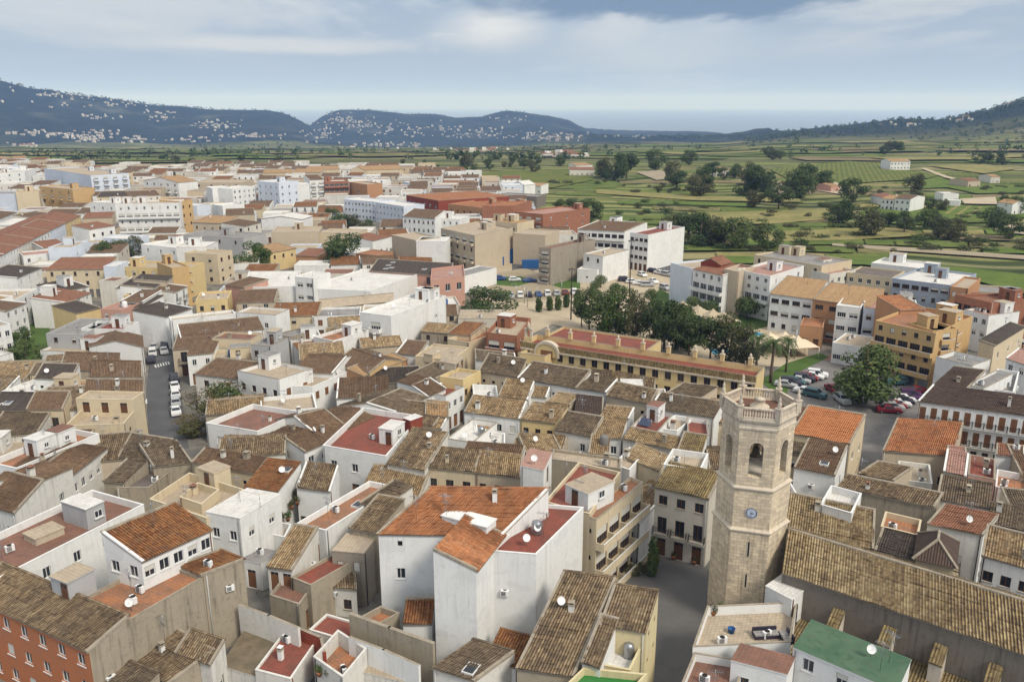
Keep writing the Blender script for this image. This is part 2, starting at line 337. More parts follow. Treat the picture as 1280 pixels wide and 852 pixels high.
# ------------------------------------------------------------ roofs of tiles
def tileplane(mb, O, U, V, mat, geo, thick=.14, rough=1.0):
    O, U, V = Vector(O), Vector(U), Vector(V); lu, lv = U.length, V.length
    nrm = U.cross(V).normalized(); eu, ev = U / lu, V / lv
    k = mb.mi(mat); off = random.random() * 50
    A, B, C, D = O, O + U, O + U + V, O + V; dn = nrm * thick
    if geo:
        nc = max(2, int(lu / .28)); nr = max(2, int(lv / .45)); per = 4
        xs = np.linspace(0, lu, nc * per + 1); prof = np.abs(np.sin(np.arange(nc * per + 1) / per * math.pi)) ** .8 * .115
        prof[1::2] *= .9
        ys = []; zs = []
        for r in range(nr):
            y0 = lv * r / nr; y1 = lv * (r + 1) / nr - .005
            ys += [y0, y1]; zs += [.035, 0.0]
        ys = np.array(ys); zs = np.array(zs); nx, ny = len(xs), len(ys)
        X, Y = np.meshgrid(xs, ys); Z = prof[None, :] + zs[:, None]
        rng = np.random.default_rng(int(off * 1000))
        jit = rng.normal(0, .02 * rough, (nr, nc)); Z[:, :nc * per] += np.repeat(np.repeat(jit, 2, 0), per, 1)
        sag = np.array([[noise.noise(Vector((x * .33 + off, y * .33, 0))) for x in xs[::per]] for y in ys[::4]]) * .17 * rough
        Z += np.repeat(np.repeat(sag, 4, 0)[:ny], per, 1)[:, :nx] if sag.shape[1] * per >= nx else 0
        pts = np.array(O)[None, None] + X[..., None] * np.array(eu) + Y[..., None] * np.array(ev) + Z[..., None] * np.array(nrm)
        n0 = len(mb.v); mb.v.extend(map(tuple, pts.reshape(-1, 3)))
        i = np.arange(nx - 1)[None, :] + nx * np.arange(ny - 1)[:, None] + n0
        q = np.stack([i, i + 1, i + 1 + nx, i + nx], -1).reshape(-1, 4)
        mb.f.extend(map(tuple, q.tolist())); mb.m.extend([k] * len(q))
        ux = X + math.floor(off / .28) * .28; uy = Y + off
        uy = uy.copy(); uy[1::2] -= .02
        UVg = np.stack([ux, uy], -1).reshape(-1, 2)
        mb.uv.extend(map(tuple, UVg[(q - n0).ravel()].tolist()))
    else:
        mb.poly([A + nrm * .04, B + nrm * .04, C + nrm * .04, D + nrm * .04], mat, [(off, off), (off + lu, off), (off + lu, off + lv), (off, off + lv)])
    e = 'mortar'; u4 = nrm * .04
    mb.poly([D - dn, C - dn, B - dn, A - dn], e)
    for a, b in ((A, B), (B, C), (C, D), (D, A)): mb.poly([a - dn, b - dn, b + u4, a + u4], e)
def tritile(mb, pts, mat, nrm_up=True):
    a = Vector(pts[0]); eu = (Vector(pts[1]) - a).normalized(); n = (Vector(pts[1]) - a).cross(Vector(pts[2]) - a).normalized(); ev = n.cross(eu)
    off = random.random() * 50
    mb.poly(pts, mat, [((Vector(p) - a).dot(eu) + off, (Vector(p) - a).dot(ev) + off) for p in pts])
def strip(mb, a, b, w, hh, mat, side=None):
    """a bar along a..b, w wide, hh high (ridge cap, verge)"""
    a, b = Vector(a), Vector(b); d = (b - a).normalized(); s_ = d.cross(Vector((0, 0, 1))).normalized() * (w / 2); u = s_.cross(d).normalized() * hh
    if u.z < 0: u = -u
    q = [a - s_ - u * .4, a - s_ * .8 + u, a + s_ * .8 + u, a + s_ - u * .4]; r_ = [p + (b - a) for p in q]
    for i in range(3): mb.poly([q[i], r_[i], r_[i + 1], q[i + 1]][::-1], mat, [(0, 0), (0, (b - a).length), (.28, (b - a).length), (.28, 0)])
    mb.poly(q, mat); mb.poly(r_[::-1], mat)

# ------------------------------------------------------------ windows, shared by size
WIN = {}
WDEF = dict(w=(1.0, 1.25, .95), b=(1.1, 2.2, .12), d=(1.2, 2.4, .05), p=(1.3, 1.25, .95), o=(.6, .6, 1.7), g=(2.6, 2.5, .03), B=(2.5, 2.1, .12), s=(1.05, 1.45, .8), n=(1.9, 1.15, .95), a=(1.5, 2.0, .9), t=(1.1, 2.2, .12), c=(1.25, 1.5, .8))
REC = .17
def win_mesh(st, w, h, fr):
    key = (st, round(w, 2), round(h, 2), fr)
    if key in WIN: return WIN[key]
    mb = MB(); r = REC
    if st == 'o':
        mb.poly([(0, r, 0), (w, r, 0), (w, r, h), (0, r, h)], 'dark')
        for i in range(1, 4): mb.box(w * i / 4 - .015, .05, 0, w * i / 4 + .015, .08, h, 'iron')
    elif st in 'dg':
        m = 'frame_brown' if st == 'd' else 'metal'
        if st == 'd' and fr == 'frame_white' : m = 'shutter'
        mb.box(0, r - .05, 0, w, r + .02, h, m)
        n = 2 if st == 'd' else 5
        for i in range(n):
            a = w * i / n + .06; b_ = w * (i + 1) / n - .06
            if st == 'd':
                mb.box(a, r - .08, .15, b_, r - .05, h * .45, m); mb.box(a, r - .08, h * .52, b_, r - .05, h - .5, m)
                mb.poly([(a, r - .055, h - .4), (b_, r - .055, h - .4), (b_, r - .055, h - .08), (a, r - .055, h - .08)], 'glass')
            else: mb.box(a - .05, r - .07, 0.03, b_ + .02, r - .05, h - .03, m)
    else:
        f = .07
        mb.poly([(0, r, 0), (w, r, 0), (w, r, h), (0, r, h)], 'glass')
        for x0, z0, x1, z1 in ((0, 0, f, h), (w - f, 0, w, h), (f, 0, w - f, f), (f, h - f, w - f, h), (w / 2 - .035, f, w / 2 + .035, h - f)):
            mb.box(x0, r - .06, z0, x1, r - .005, z1, fr)
        if st in 'Bn' and w > 1.5:
            for q in (.25, .75): mb.box(w * q - .03, r - .06, f, w * q + .03, r - .005, h - f, fr)
        if st == 'r': mb.box(f, r - .10, f, w - f, r - .065, h - f, 'blind')
        if st in 'p' or (st in 'nB' and w > 2.3): mb.box(f, r - .10, h * .55, w - f, r - .065, h - f, 'blind')
        if st in 'st':
            for x0, x1 in ((.02, w / 2 - .02), (w / 2 + .02, w - .02)):
                mb.box(x0, .03, .03, x1, .07, h - .03, 'shutter')
                for i in range(int(h / .22)): mb.box(x0 + .08, .005, .08 + i * .22, x1 - .08, .03, .2 + i * .22, 'shutter')
        if st not in 'bBt':
            mb.box(-.09, -.07, -.09, w + .09, r - .06, -.005, 'mortar' if fr == 'frame_brown' else 'frame_white')
    WIN[key] = mb.mesh('window'); return WIN[key]
BAL = {}
def bal_mesh(st, w, far, wm):
    key = (st, round(w, 2), far, wm)
    if key in BAL: return BAL[key]
    e = .4 if st != 'B' else .3; dpt = .7 if st != 'B' else 1.1
    mb = MB(); mb.box(-e, -dpt, -.16, w + e, -.01, -.02, wm)
    rb = MB()
    if st == 'B':
        rb.box(-e, -dpt, -.02, w + e, -dpt + .1, .8, wm); rb.box(-e, -dpt + .1, -.02, -e + .1, -.01, .8, wm); rb.box(w + e - .1, -dpt + .1, -.02, w + e, -.01, .8, wm)
        rb.box(-e - .02, -dpt - .02, .8, w + e + .02, -dpt + .12, .86, 'frame_white')
    else:
        sp, th = (.14, .014) if not far else (.28, .025)
        rb.box(-e, -dpt, .92, w + e, -dpt + .04, .97, 'iron'); rb.box(-e, -dpt, .03, w + e, -dpt + .03, .07, 'iron')
        for x in np.arange(-e, w + e + .01, sp): rb.box(x - th, -dpt, .05, x + th, -dpt + .025, .93, 'iron')
        for x in (-e, w + e - .03):
            rb.box(x, -dpt + .04, .92, x + .03, -.01, .96, 'iron')
            for y in np.arange(-dpt + sp, 0, sp): rb.box(x, y - th, -.02, x + .025, y + th, .93, 'iron')
    BAL[key] = (mb.mesh('balcony'), rb.mesh('railing')); return BAL[key]

def facade_map(side, L, D):
    return {'F': lambda s, d, z: (s, d, z), 'R': lambda s, d, z: (L - d, s, z), 'B': lambda s, d, z: (L - s, D - d, z), 'L': lambda s, d, z: (d, D - s, z)}[side]
def facade(mb, fm, Wd, z0, z1, holes, mat):
    xs = sorted({0, Wd} | {q for h in holes for q in (h[0], h[1])}); zs = sorted({z0, z1} | {q for h in holes for q in (h[2], h[3])})
    for i in range(len(xs) - 1):
        for j in range(len(zs) - 1):
            a, b, c, d = xs[i], xs[i + 1], zs[j], zs[j + 1]; mx, mz = (a + b) / 2, (c + d) / 2
            if any(h[0] < mx < h[1] and h[2] < mz < h[3] for h in holes): continue
            mb.poly([fm(a, 0, c), fm(b, 0, c), fm(b, 0, d), fm(a, 0, d)], mat, [(a, c), (b, c), (b, d), (a, d)])
    for a, b, c, d in [h[:4] for h in holes]:
        r = REC + .02
        for p, q in (((a, c), (b, c)), ((b, c), (b, d)), ((b, d), (a, d)), ((a, d), (a, c))):
            mb.poly([fm(p[0], 0, p[1]), fm(p[0], r, p[1]), fm(q[0], r, q[1]), fm(q[0], 0, q[1])], mat, [(0, 0), (r, 0), (r, 1), (0, 1)])
def layout_windows(spec, Wd, h, far, sc=1.0):
    """'3:dbw' -> three columns, storeys from the ground up"""
    cols, st = spec.split(':'); drop = cols.startswith('~'); cols = int(cols.strip('~'))
    sh = h / len(st); cols = max(1, min(cols, int(Wd / 1.5))); out = []
    for j, c in enumerate(st):
        if c == '-': continue
        w, hh, sill = WDEF[c]; w = round(w * (sc if c in 'wbspt' else 1), 1)
        w = min(w, Wd / cols - .5); hh = min(hh, sh - sill - .25)
        if hh < .3 or w < .3: continue
        for i in range(cols):
            if drop and random.random() < .3: continue
            x = Wd * (i + .5) / cols + (random.uniform(-.25, .25) if drop else 0)
            x0 = min(max(x - w / 2, .2), Wd - w - .2)
            if x0 < .1: continue
            k = c
            if c in 'wn' and random.random() < .32: k = random.choice('pppr')
            if c == 'n' and random.random() < .2: k = 'n'
            out.append((x0, x0 + w, j * sh + sill, j * sh + sill + hh, k))
    return out

HOUSES = []
def H(t, x0, y0, x1, y1, x2, y2, h, wm, roof, win='', label=None, ex='', name='house', cat='house', group=None, fr=None, geo=None, base=0.0, side=None):
    """one building. p0-p1: eave of the front wall, left to right; p2: the far edge of the visible roof (or y2=None: x2 = depth in metres)"""
    rt = roof.split(); typ = rt[0].rstrip('0123456789.'); rise = float(rt[0][len(typ):] or 0); rm = rt[1]
    za, zb, zc = {'f': (h, h, h), 's': (h, h, h + rise), 'g': (h, h, h + rise), 'G': (h, h, h), 'h': (h, h, h), 'xr': (h + rise, h, h + rise), 'xl': (h, h + rise, h + rise)}[typ]
    A = P(t, x0, y0, za); Bp = P(t, x1, y1, zb); A.z = Bp.z = 0
    ex_ = (Bp - A); L = ex_.length; ex_.normalize(); ey = Vector((-ex_.y, ex_.x, 0))
    if y2 is None: D = float(x2)
    else:
        Cc = P(t, x2, y2, zc); Cc.z = 0; D = (Cc - A).dot(ey)
    k = 0.0
    if y2 is not None:
        for _ in range(12):
            if D > 4.6 or typ not in 'sg' or rise < .5 or (D > 3.6 and far_min(A)): break
            rise *= .86; Cc = P(t, x2, y2, h + rise); Cc.z = 0; D = (Cc - A).dot(ey)
        exx = (Cc - A).dot(ex_) / D if '<' in ex else (Cc - Bp).dot(ex_) / D if '>' in ex else None
        if D > 2: k = exx if exx is not None else min(((Cc - Bp).dot(ex_) / D, (Cc - A).dot(ex_) / D), key=abs)
        if abs(k) > (1.0 if exx is not None else .55) or typ == 'h': k = 0.0
    ex = ex.replace('<', '').replace('>', '')
    if typ == 'g': D *= 2
    if D < 2.5: print('SHALLOW', t, x0, y0, round(D, 1), label); D = 2.5
    if D > 45 or L > 70: print('BIG', t, x0, y0, round(L, 1), round(D, 1), label)
    return house_world(A, math.atan2(ex_.y, ex_.x), L, D, h, wm, typ, rise, rm, win, label, ex, name, cat, group, fr, geo, base, k, side)

def far_min(A): return A.y > 200
def house_world(A, rz, L, D, h, wm, typ, rise, rm, win='', label=None, ex='', name='house', cat='house', group=None, fr=None, geo=None, base=0.0, skew=0.0, side=None):
    e = empty(name, (A.x, A.y, base), rz, label, cat, group)
    random.seed(int(A.x * 71 + A.y * 131) & 0xffff); fill_ = label is None
    dist = math.hypot(A.x, A.y); near = dist < 115; far = dist > 190
    if geo is None: geo = dist < 150
    fr = fr or random.choice(['frame_white', 'frame_brown', 'frame_brown'] if wm not in ('white', 'white_blue') else ['frame_white', 'frame_white', 'frame_brown'])
    floors = max(1, round(h / 3.1))
    if win == '':
        st = ''.join(random.choice('ddw') if i == 0 else random.choice('wwbs') for i in range(floors))
        win = f'F~{max(1, int(L / 3.4))}:{st} R~{max(1, int(D / 4))}:{"-" + "w" * (floors - 1) if floors > 1 else "o"} L~{max(1, int(D / 5))}:{"-" + "w" * (floors - 1) if floors > 1 else "o"}'
    holes = {'F': [], 'R': [], 'B': [], 'L': []}
    wsc = random.uniform(.82, 1.15)
    if win != 'x':
        for sp in win.split():
            sd_ = sp[0]; Wd = L if sd_ in 'FB' else D
            holes[sd_] += layout_windows(sp[1:], Wd, h if typ != 'f' else h - min(rise, 1.0), far, wsc)
    mb = MB()
    for sd_ in 'FRBL':
        Wd = L if sd_ in 'FB' else D; fm = facade_map(sd_, L, D)
        facade(mb, fm, Wd, -.6, h, holes[sd_], side if side and sd_ != 'F' else wm)
        for (a, b, c, d, k) in holes[sd_]:
            w_, h_ = b - a, d - c
            pos = fm(a, 0, c); pos = (pos[0] + skew * pos[1], pos[1], pos[2]); rot = {'F': 0, 'R': math.pi / 2 - math.atan(skew), 'B': math.pi, 'L': -math.pi / 2 - math.atan(skew)}[sd_]
            nm = {'d': 'door', 'g': 'garage_door'}.get(k, 'window')
            link(nm, win_mesh(k, w_, h_, fr), e, pos, rot)
            if k in 'bBt':
                bm_, rm_ = bal_mesh(k, w_, far, wm); bo = link('balcony', bm_, e, pos, rot); link('railing', rm_, bo)
    def zroof(x, y):
        if typ == 'f': return h - rise
        if typ == 's': return h + rise * y / D
        if typ == 'g': return h + rise * (1 - abs(2 * y / D - 1))
        if typ == 'G': return h + rise * (1 - abs(2 * x / L - 1))
        if typ == 'xr': return h + rise * (1 - x / L)
        if typ == 'xl': return h + rise * x / L
        return h + rise * min(1, 2 * min(x, L - x, y, D - y) / min(L, D))
    rb = MB(); o = .22
    if typ == 'f':
        pa = rise; tck = .2
        k = 'floor' if pa > .5 else 'roof'
        rb.box(.01, .01, h - pa - .25, L - .01, D - .01, h - pa, rm) if pa < .12 else rb.box(tck - .02, tck - .02, h - pa - .25, L - tck + .02, D - tck + .02, h - pa, rm)
        if pa >= .12:
            for q in ((tck, tck, L - tck, tck), ):
                pass
            i0, i1, j0, j1 = tck, L - tck, tck, D - tck
            for a, b in (((i0, j0), (i1, j0)), ((i1, j0), (i1, j1)), ((i1, j1), (i0, j1)), ((i0, j1), (i0, j0))):
                mb.poly([(b[0], b[1], h - pa), (a[0], a[1], h - pa), (a[0], a[1], h), (b[0], b[1], h)], wm, [(0, 0), (3, 0), (3, pa), (0, pa)])
            c = 'mortar' if wm in ('concrete', 'rough_concrete', 'church_grey') or random.random() < .25 else wm
            for (a, b, cc, d) in ((-.03, -.03, L + .03, tck), (-.03, D - tck, L + .03, D + .03), (-.03, tck, tck, D - tck), (L - tck, tck, L + .03, D - tck)):
                mb.box(a, b, h - .002, cc, d, h + .06, c)
        else:
            mb.box(-.05, -.05, h - .12, L + .05, D + .05, h - .01, wm, top=rm)
    elif typ in 'sg':
        yr = D if typ == 's' else D / 2; zr = h + rise
        for sd_ in 'RL':
            fm = facade_map(sd_, L, D); X = (lambda y: y) if sd_ == 'R' else (lambda y: D - y)
            pts = [(0, h), (D, h), (D, zr)] if (typ == 's' and sd_ == 'R') else [(0, h), (D, h), (0, zr)] if typ == 's' else [(0, h), (D, h), (D / 2, zr)]
            mb.poly([fm(s, 0, z) for s, z in pts], side or wm, pts)
        if typ == 's':
            fm = facade_map('B', L, D); mb.poly([fm(0, 0, h), fm(L, 0, h), fm(L, 0, zr), fm(0, 0, zr)], wm, [(0, h), (L, h), (L, zr), (0, zr)])
        sl = rise / yr; oe = o
        tileplane(rb, (-.05, -oe, h - oe * sl + .12), (L + .1, 0, 0), (0, yr + oe + .02, rise + oe * sl), rm, geo)
        if typ == 'g':
            tileplane(rb, (L + .05, D + oe, h - oe * sl + .12), (-L - .1, 0, 0), (0, -(yr + oe + .02), rise + oe * sl), rm, geo)
        strip(rb, (-.06, yr, zr + .16), (L + .06, yr, zr + .16), .36, .12, 'mortar' if random.random() < .5 else rm)
        for xx in (0.08, L - .08):
            if random.random() < .7: strip(rb, (xx, -oe, h - oe * sl + .2), (xx, yr, zr + .2), .3, .1, 'mortar' if wm not in ('white',) or random.random() < .5 else 'white')
    elif typ == 'G':
        zr = h + rise; sl = rise / (L / 2)
        for sd_ in 'FB':
            fm = facade_map(sd_, L, D); mb.poly([fm(0, 0, h), fm(L, 0, h), fm(L / 2, 0, zr)], wm, [(0, h), (L, h), (L / 2, zr)])
        tileplane(rb, (-o, D + .15, h - o * sl + .12), (0, -D - .3, 0), (L / 2 + o, 0, rise + o * sl), rm, geo)
        tileplane(rb, (L + o, -.15, h - o * sl + .12), (0, D + .3, 0), (-L / 2 - o, 0, rise + o * sl), rm, geo)
        strip(rb, (L / 2, -.16, zr + .16), (L / 2, D + .16, zr + .16), .36, .12, rm)
    elif typ in ('xr', 'xl'):
        zr = h + rise; sl = rise / L
        for sd_ in 'FB':
            fm = facade_map(sd_, L, D); hi0 = (typ == 'xr') == (sd_ == 'F')
            q = [(0, h), (L, h), (0, zr)] if hi0 else [(0, h), (L, h), (L, zr)]
            mb.poly([fm(s, 0, z) for s, z in q], wm, q)
        fm = facade_map('L' if typ == 'xr' else 'R', L, D); mb.poly([fm(0, 0, h), fm(D, 0, h), fm(D, 0, zr), fm(0, 0, zr)], wm, [(0, h), (D, h), (D, zr), (0, zr)])
        if typ == 'xr': tileplane(rb, (L + o, -.05, h - o * sl + .12), (0, D + .1, 0), (-L - o, 0, rise + o * sl), rm, geo)
        else: tileplane(rb, (-o, D + .05, h - o * sl + .12), (0, -D - .1, 0), (L + o, 0, rise + o * sl), rm, geo)
        for yy in (.08, D - .08): strip(rb, (-.05, yy, zroof(0, 0) + .2), (L + .05, yy, zroof(L, 0) + .2), .3, .1, 'mortar')
    elif typ == 'h':
        zr = h + rise; k = min(L, D) / 2; z0 = h + .05; o2 = .35
        if L >= D: a, b = (k, D / 2, zr), (L - k, D / 2, zr)
        else: a, b = (L / 2, k, zr), (L / 2, D - k, zr)
        c = [(-o2, -o2, z0), (L + o2, -o2, z0), (L + o2, D + o2, z0), (-o2, D + o2, z0)]
        if L >= D: fs = [[c[0], c[1], b, a], [c[1], c[2], b], [c[2], c[3], a, b], [c[3], c[0], a]]
        else: fs = [[c[0], c[1], a], [c[1], c[2], b, a], [c[2], c[3], b], [c[3], c[0], a, b]]
        for q in fs: tritile(rb, q, rm)
        rb.poly(c[::-1], 'mortar')
        for p_, q_ in ((c[0], a), (c[1], b if L >= D else a), (c[2], b), (c[3], a if L >= D else b), (a, b)):
            if (Vector(p_) - Vector(q_)).length > .4: strip(rb, Vector(p_) + Vector((0, 0, .03)), Vector(q_) + Vector((0, 0, .03)), .28, .1, 'mortar')
    if skew:
        for q in (mb, rb): q.v = [(p[0] + skew * p[1], p[1], p[2]) for p in q.v]
    mb.build('wall', e); rb.build('roof' if not (typ == 'f' and rise > .5) else 'terrace_floor', e)
    # what stands on the roof and belongs to the building
    if ex == '' and not label and dist < 260:
        if typ in 'sgGh': ex = random.choice(['c', 'a', 'ca', '', 'a', ''])
        elif typ == 'f': ex = random.choice(['k', 'ku', 'a', 'u', 'kt', 'cu', 'av', 'ua'])
    ex = ex.replace(' ', '')
    if label and dist < 230 and L * D > 24 and cat == 'house':
        ex += random.choice(['', '', 'a', 'a', 'a', 'v', 'ac'] if typ != 'f' else ['', 'a', 'u', 'l', 'av', 'uc', 'a'])
    if dist < 230 and min(L, D) > 3:
        for q in range(random.choice([0, 1, 1, 2])):
            sd_ = random.choice('FFR'); Wd = L if sd_ == 'F' else D; s_ = random.choice([.25, Wd - .25]); m2 = MB(); p0 = facade_map(sd_, L, D)(s_, -.07, 0); px_ = p0[0] + skew * p0[1]
            m2.tube([(0, 0, 0), (0, 0, h - .25), ((.0, .05, h - .05) if sd_ == 'F' else (-.05, 0, h - .05))], .055, random.choice(['frame_white', 'shutter', 'metal', 'rubber']), 6); m2.build('drainpipe', e, (px_, p0[1], 0))
        if random.random() < .35:
            sd_ = random.choice('FR'); Wd = L if sd_ == 'F' else D; s_ = random.uniform(.6, Wd - .6)
            if not any(a - .6 < s_ < b + .6 for a, b, *_ in holes[sd_]):
                m2 = MB(); m2.box(-.42, -.32, 0, .42, -.02, .58, 'white_paint'); m2.lathe([(.2, 0), (.2, .01)], 'dark', (0, 0, .58), 10); [m2.box(-.36, -.335, .08 + .09 * i, .1, -.32, .13 + .09 * i, 'dark') for i in range(5)]
                p0 = facade_map(sd_, L, D)(s_, 0, 0); m2.build('air_conditioner', e, (p0[0] + skew * p0[1], p0[1], random.uniform(.55, .85) * (h - 1.0)), 0 if sd_ == 'F' else math.pi / 2 - math.atan(skew))
    for c in ex:
        extra(e, c, L, D, zroof, wm, far, skew)
    c0 = Vector((A.x, A.y, 0)); v1 = Vector((math.cos(rz), math.sin(rz), 0)); v2 = Vector((-v1.y, v1.x, 0))
    HOUSES.append(dict(o=e, c=c0 + v1 * L / 2 + v2 * D / 2, wm=wm, typ=typ, rm=rm, h=h, L=L, D=D, A=c0, v1=v1, v2=v2, dist=dist, ex=ex, floors=floors, nw=len(holes['F']), cat=cat))
    return e

def extra(e, c, L, D, zr, wm, far=False, skew=0.0):
    x = random.uniform(.15, .85) * L; y = random.uniform(.2, .8) * D; z = zr(x, y); x += skew * y
    rot = random.uniform(-.4, .4)
    if c == 'c':     # chimney
        mb = MB(); m = random.choice([wm, 'white', 'white_worn', 'beige', 'rough_concrete']); s = random.uniform(.2, .36); hh = random.uniform(.6, 1.35)
        mb.box(-s, -s, -.5, s, s, hh, m); mb.box(-s - .06, -s - .06, hh, s + .06, s + .06, hh + .09, 'mortar')
        mb.box(-s + .1, -s + .1, hh + .09, s - .1, s - .1, hh + .3, 'dark'); mb.box(-s - .04, -s - .04, hh + .3, s + .04, s + .04, hh + .36, random.choice(['red_brown', 'mortar', 'mortar', m, 'rough_concrete']))
        mb.build('chimney', e, (x, y, z))
    elif c == 'a':   # television aerial
        mb = MB(); th = .025 if not far else .04; hh = random.uniform(2.2, 3.6)
        mb.tube([(0, 0, -.2), (0, 0, hh)], th, 'metal', 5); mb.box(-.7, -.015, hh - .3, .7, .015, hh - .27, 'metal')
        for i in range(-3, 4): mb.box(i * .2 - .012, -.35, hh - .285, i * .2 + .012, .35, hh - .265, 'metal')
        mb.box(-.4, -.015, hh - 1.0, .4, .015, hh - .97, 'metal')
        for i in range(-2, 3): mb.box(i * .16 - .012, -.02, hh - 1.2, i * .16 + .012, .02, hh - .75, 'metal')
        mb.build('antenna', e, (x, y, z), rot)
    elif c == 'v':   # satellite dish
        mb = MB(); mb.tube([(0, 0, -.1), (0, 0, .9)], .03, 'metal', 6)
        k = mb.mi('white_paint'); prof = [(.02, 0), (.2, .02), (.34, .07), (.42, .13)]
        d = Vector((.5, -.7, .5)).normalized(); a = d.orthogonal().normalized(); b = d.cross(a); base = len(mb.v); n = 12
        for r, q in prof:
            for j in range(n):
                an = 2 * math.pi * j / n; mb.v.append(tuple(Vector((0, -.08, .95)) + a * (math.cos(an) * r) + b * (math.sin(an) * r) + d * q))
        for i in range(3):
            for j in range(n): mb.f.append((base + i * n + j, base + i * n + (j + 1) % n, base + (i + 1) * n + (j + 1) % n, base + (i + 1) * n + j)); mb.m.append(k); mb.uv.extend([(0, 0)] * 4)
        mb.tube([(0, -.08, .7), tuple(Vector((0, -.08, .95)) + d * .45)], .015, 'metal', 5)
        mb.build('satellite_dish', e, (x, y, z))
    elif c == 'u':   # air-conditioning unit
        mb = MB(); mb.box(-.45, -.2, .12, .45, .2, .8, 'white_paint'); mb.box(-.4, -.25, -.02, -.3, .25, .12, 'metal'); mb.box(.3, -.25, -.02, .4, .25, .12, 'metal')
        mb.lathe([(.26, 0), (.26, .02)], 'dark', (0, 0, .8), 12)
        for q in range(5): mb.box(-.35, -.215, .2 + q * .11, .15, -.2, .26 + q * .11, 'dark')
        mb.build('air_conditioner', e, (x, y, z), rot)
    elif c == 't':   # water tank
        mb = MB(); r = random.uniform(.45, .7); mb.lathe([(r, 0), (r * 1.03, .1), (r * 1.03, 1.1), (r * .9, 1.35), (r * .4, 1.5), (.12, 1.52)], random.choice(['white_paint', 'metal', 'plastic_blue', 'floor_grey']), (0, 0, 0), 14)
        mb.box(-r, -.1, -.3, r, .1, 0.0, 'concrete'); mb.build('water_tank', e, (x, y, z))
    elif c in 'kK':  # stair tower giving onto the roof
        if min(L, D) < 4: return
        w = min(L * .45, random.uniform(2.6, 4)); d = min(D * .45, random.uniform(2.4, 3.4)); hh = 2.5
        x0 = random.uniform(.3, L - w - .3); y0 = max(.3, D - d - random.uniform(.25, .4 * D)) if c == 'k' else .3
        z = zr(x0 + w / 2, y0 + d / 2); x0 = max(skew * y0, skew * (y0 + d)) * .5 + skew * y0 * .5 + x0
        mb = MB(); mb.box(0, 0, -.1, w, d, hh, wm); mb.box(-.1, -.1, hh, w + .1, d + .1, hh + .14, wm, top=random.choice(['floor_tan', 'floor_white', 'floor_redbrown', 'floor_grey']))
        o = mb.build('stair_tower', e, (x0, y0, z))
        link('door', win_mesh('d', .85, 2.0, 'frame_brown'), o, (w * .3, -.185, .02))
        link('window', win_mesh('w', .7, .7, 'frame_white'), o, (w + .185, d * .35, 1.1), math.pi / 2)
    elif c == 'y':   # skylight
        mb = MB(); mb.box(-.6, -.8, -.2, .6, .8, .28, 'frame_white'); mb.poly([(-.5, -.7, .285), (.5, -.7, .285), (.5, .7, .285), (-.5, .7, .285)], 'glass')
        mb.build('skylight', e, (x, y, z))
    elif c == 'z':   # solar panel
        mb = MB(); mb.poly([(-.9, -.6, .3), (.9, -.6, .3), (.9, .6, 1.1), (-.9, .6, 1.1)], 'solar'); mb.poly([(-.9, .6, 1.05), (.9, .6, 1.05), (.9, -.6, .25), (-.9, -.6, .25)], 'metal')
        for q in (-.8, .8): mb.tube([(q, .55, 0), (q, .55, 1.05)], .03, 'metal', 5); mb.tube([(q, -.55, 0), (q, -.55, .25)], .03, 'metal', 5)
        mb.build('solar_panel', e, (x, y, z))
    elif c == 'l':   # washing line
        mb = MB()
        for q in (-1.5, 1.5): mb.tube([(q, 0, -.05), (q, 0, 1.8)], .03, 'metal', 5)
        mb.tube([(-1.5, 0, 1.7), (0, 0, 1.6), (1.5, 0, 1.7)], .012, 'metal', 4)
        mb.build('washing_line', e, (x, y, z), rot)
# ------------------------------------------------------------ ground, hills, sea, air
RIDGE = [(-700, 96), (-300, 92), (0, 99), (30, 107), (60, 112), (125, 121), (200, 131), (270, 136), (330, 138), (352, 141), (372, 150), (384, 156), (396, 150), (405, 142), (425, 137), (460, 136), (500, 140), (545, 143), (570, 148), (600, 147), (615, 142), (632, 138), (650, 140), (690, 146), (712, 151), (728, 160), (745, 172), (900, 172), (930, 171), (960, 166), (1000, 162), (1060, 156), (1100, 151), (1130, 148), (1170, 150), (1200, 146), (1240, 137), (1260, 130), (1280, 124), (1500, 110), (2000, 100)]
def rv(u): return float(np.interp(u, [r[0] for r in RIDGE], [r[1] for r in RIDGE]))
def ztan(v, d, u): # height of a point seen at picture row v, distance d
    r_ = ray(u, v); return CAMZ + r_.z / math.hypot(r_.x, r_.y) * d
def profile(a):
    u = CX + FPX * a / CP
    u = max(-700, min(2000, u))
    w = lambda L_, M_, R_: float(np.interp(u, [-200, 600, 740, 900, 1000, 1250], [L_, L_, M_, M_, R_, R_]))
    d_r = float(np.interp(u, [0, 380, 390, 740, 760, 900, 1000, 1280], [5200, 5600, 6400, 6300, 6000, 5200, 3600, 3000]))
    pts = [(0, 0), (880, 0)]
    pts.append((1350, ztan(w(193, 191, 187), 1350, u))); pts.append((2100, ztan(w(188, 184, 176), 2100, u)))
    f = d_r * .72
    if f > 2300: pts.append((f, ztan(w(183, 176, 170), f, u)))
    pts.append((d_r, ztan(rv(u), d_r, u))); pts.append((d_r + 1400, -150)); pts.append((d_r + 2200, -260))
    return pts
_pc = {}
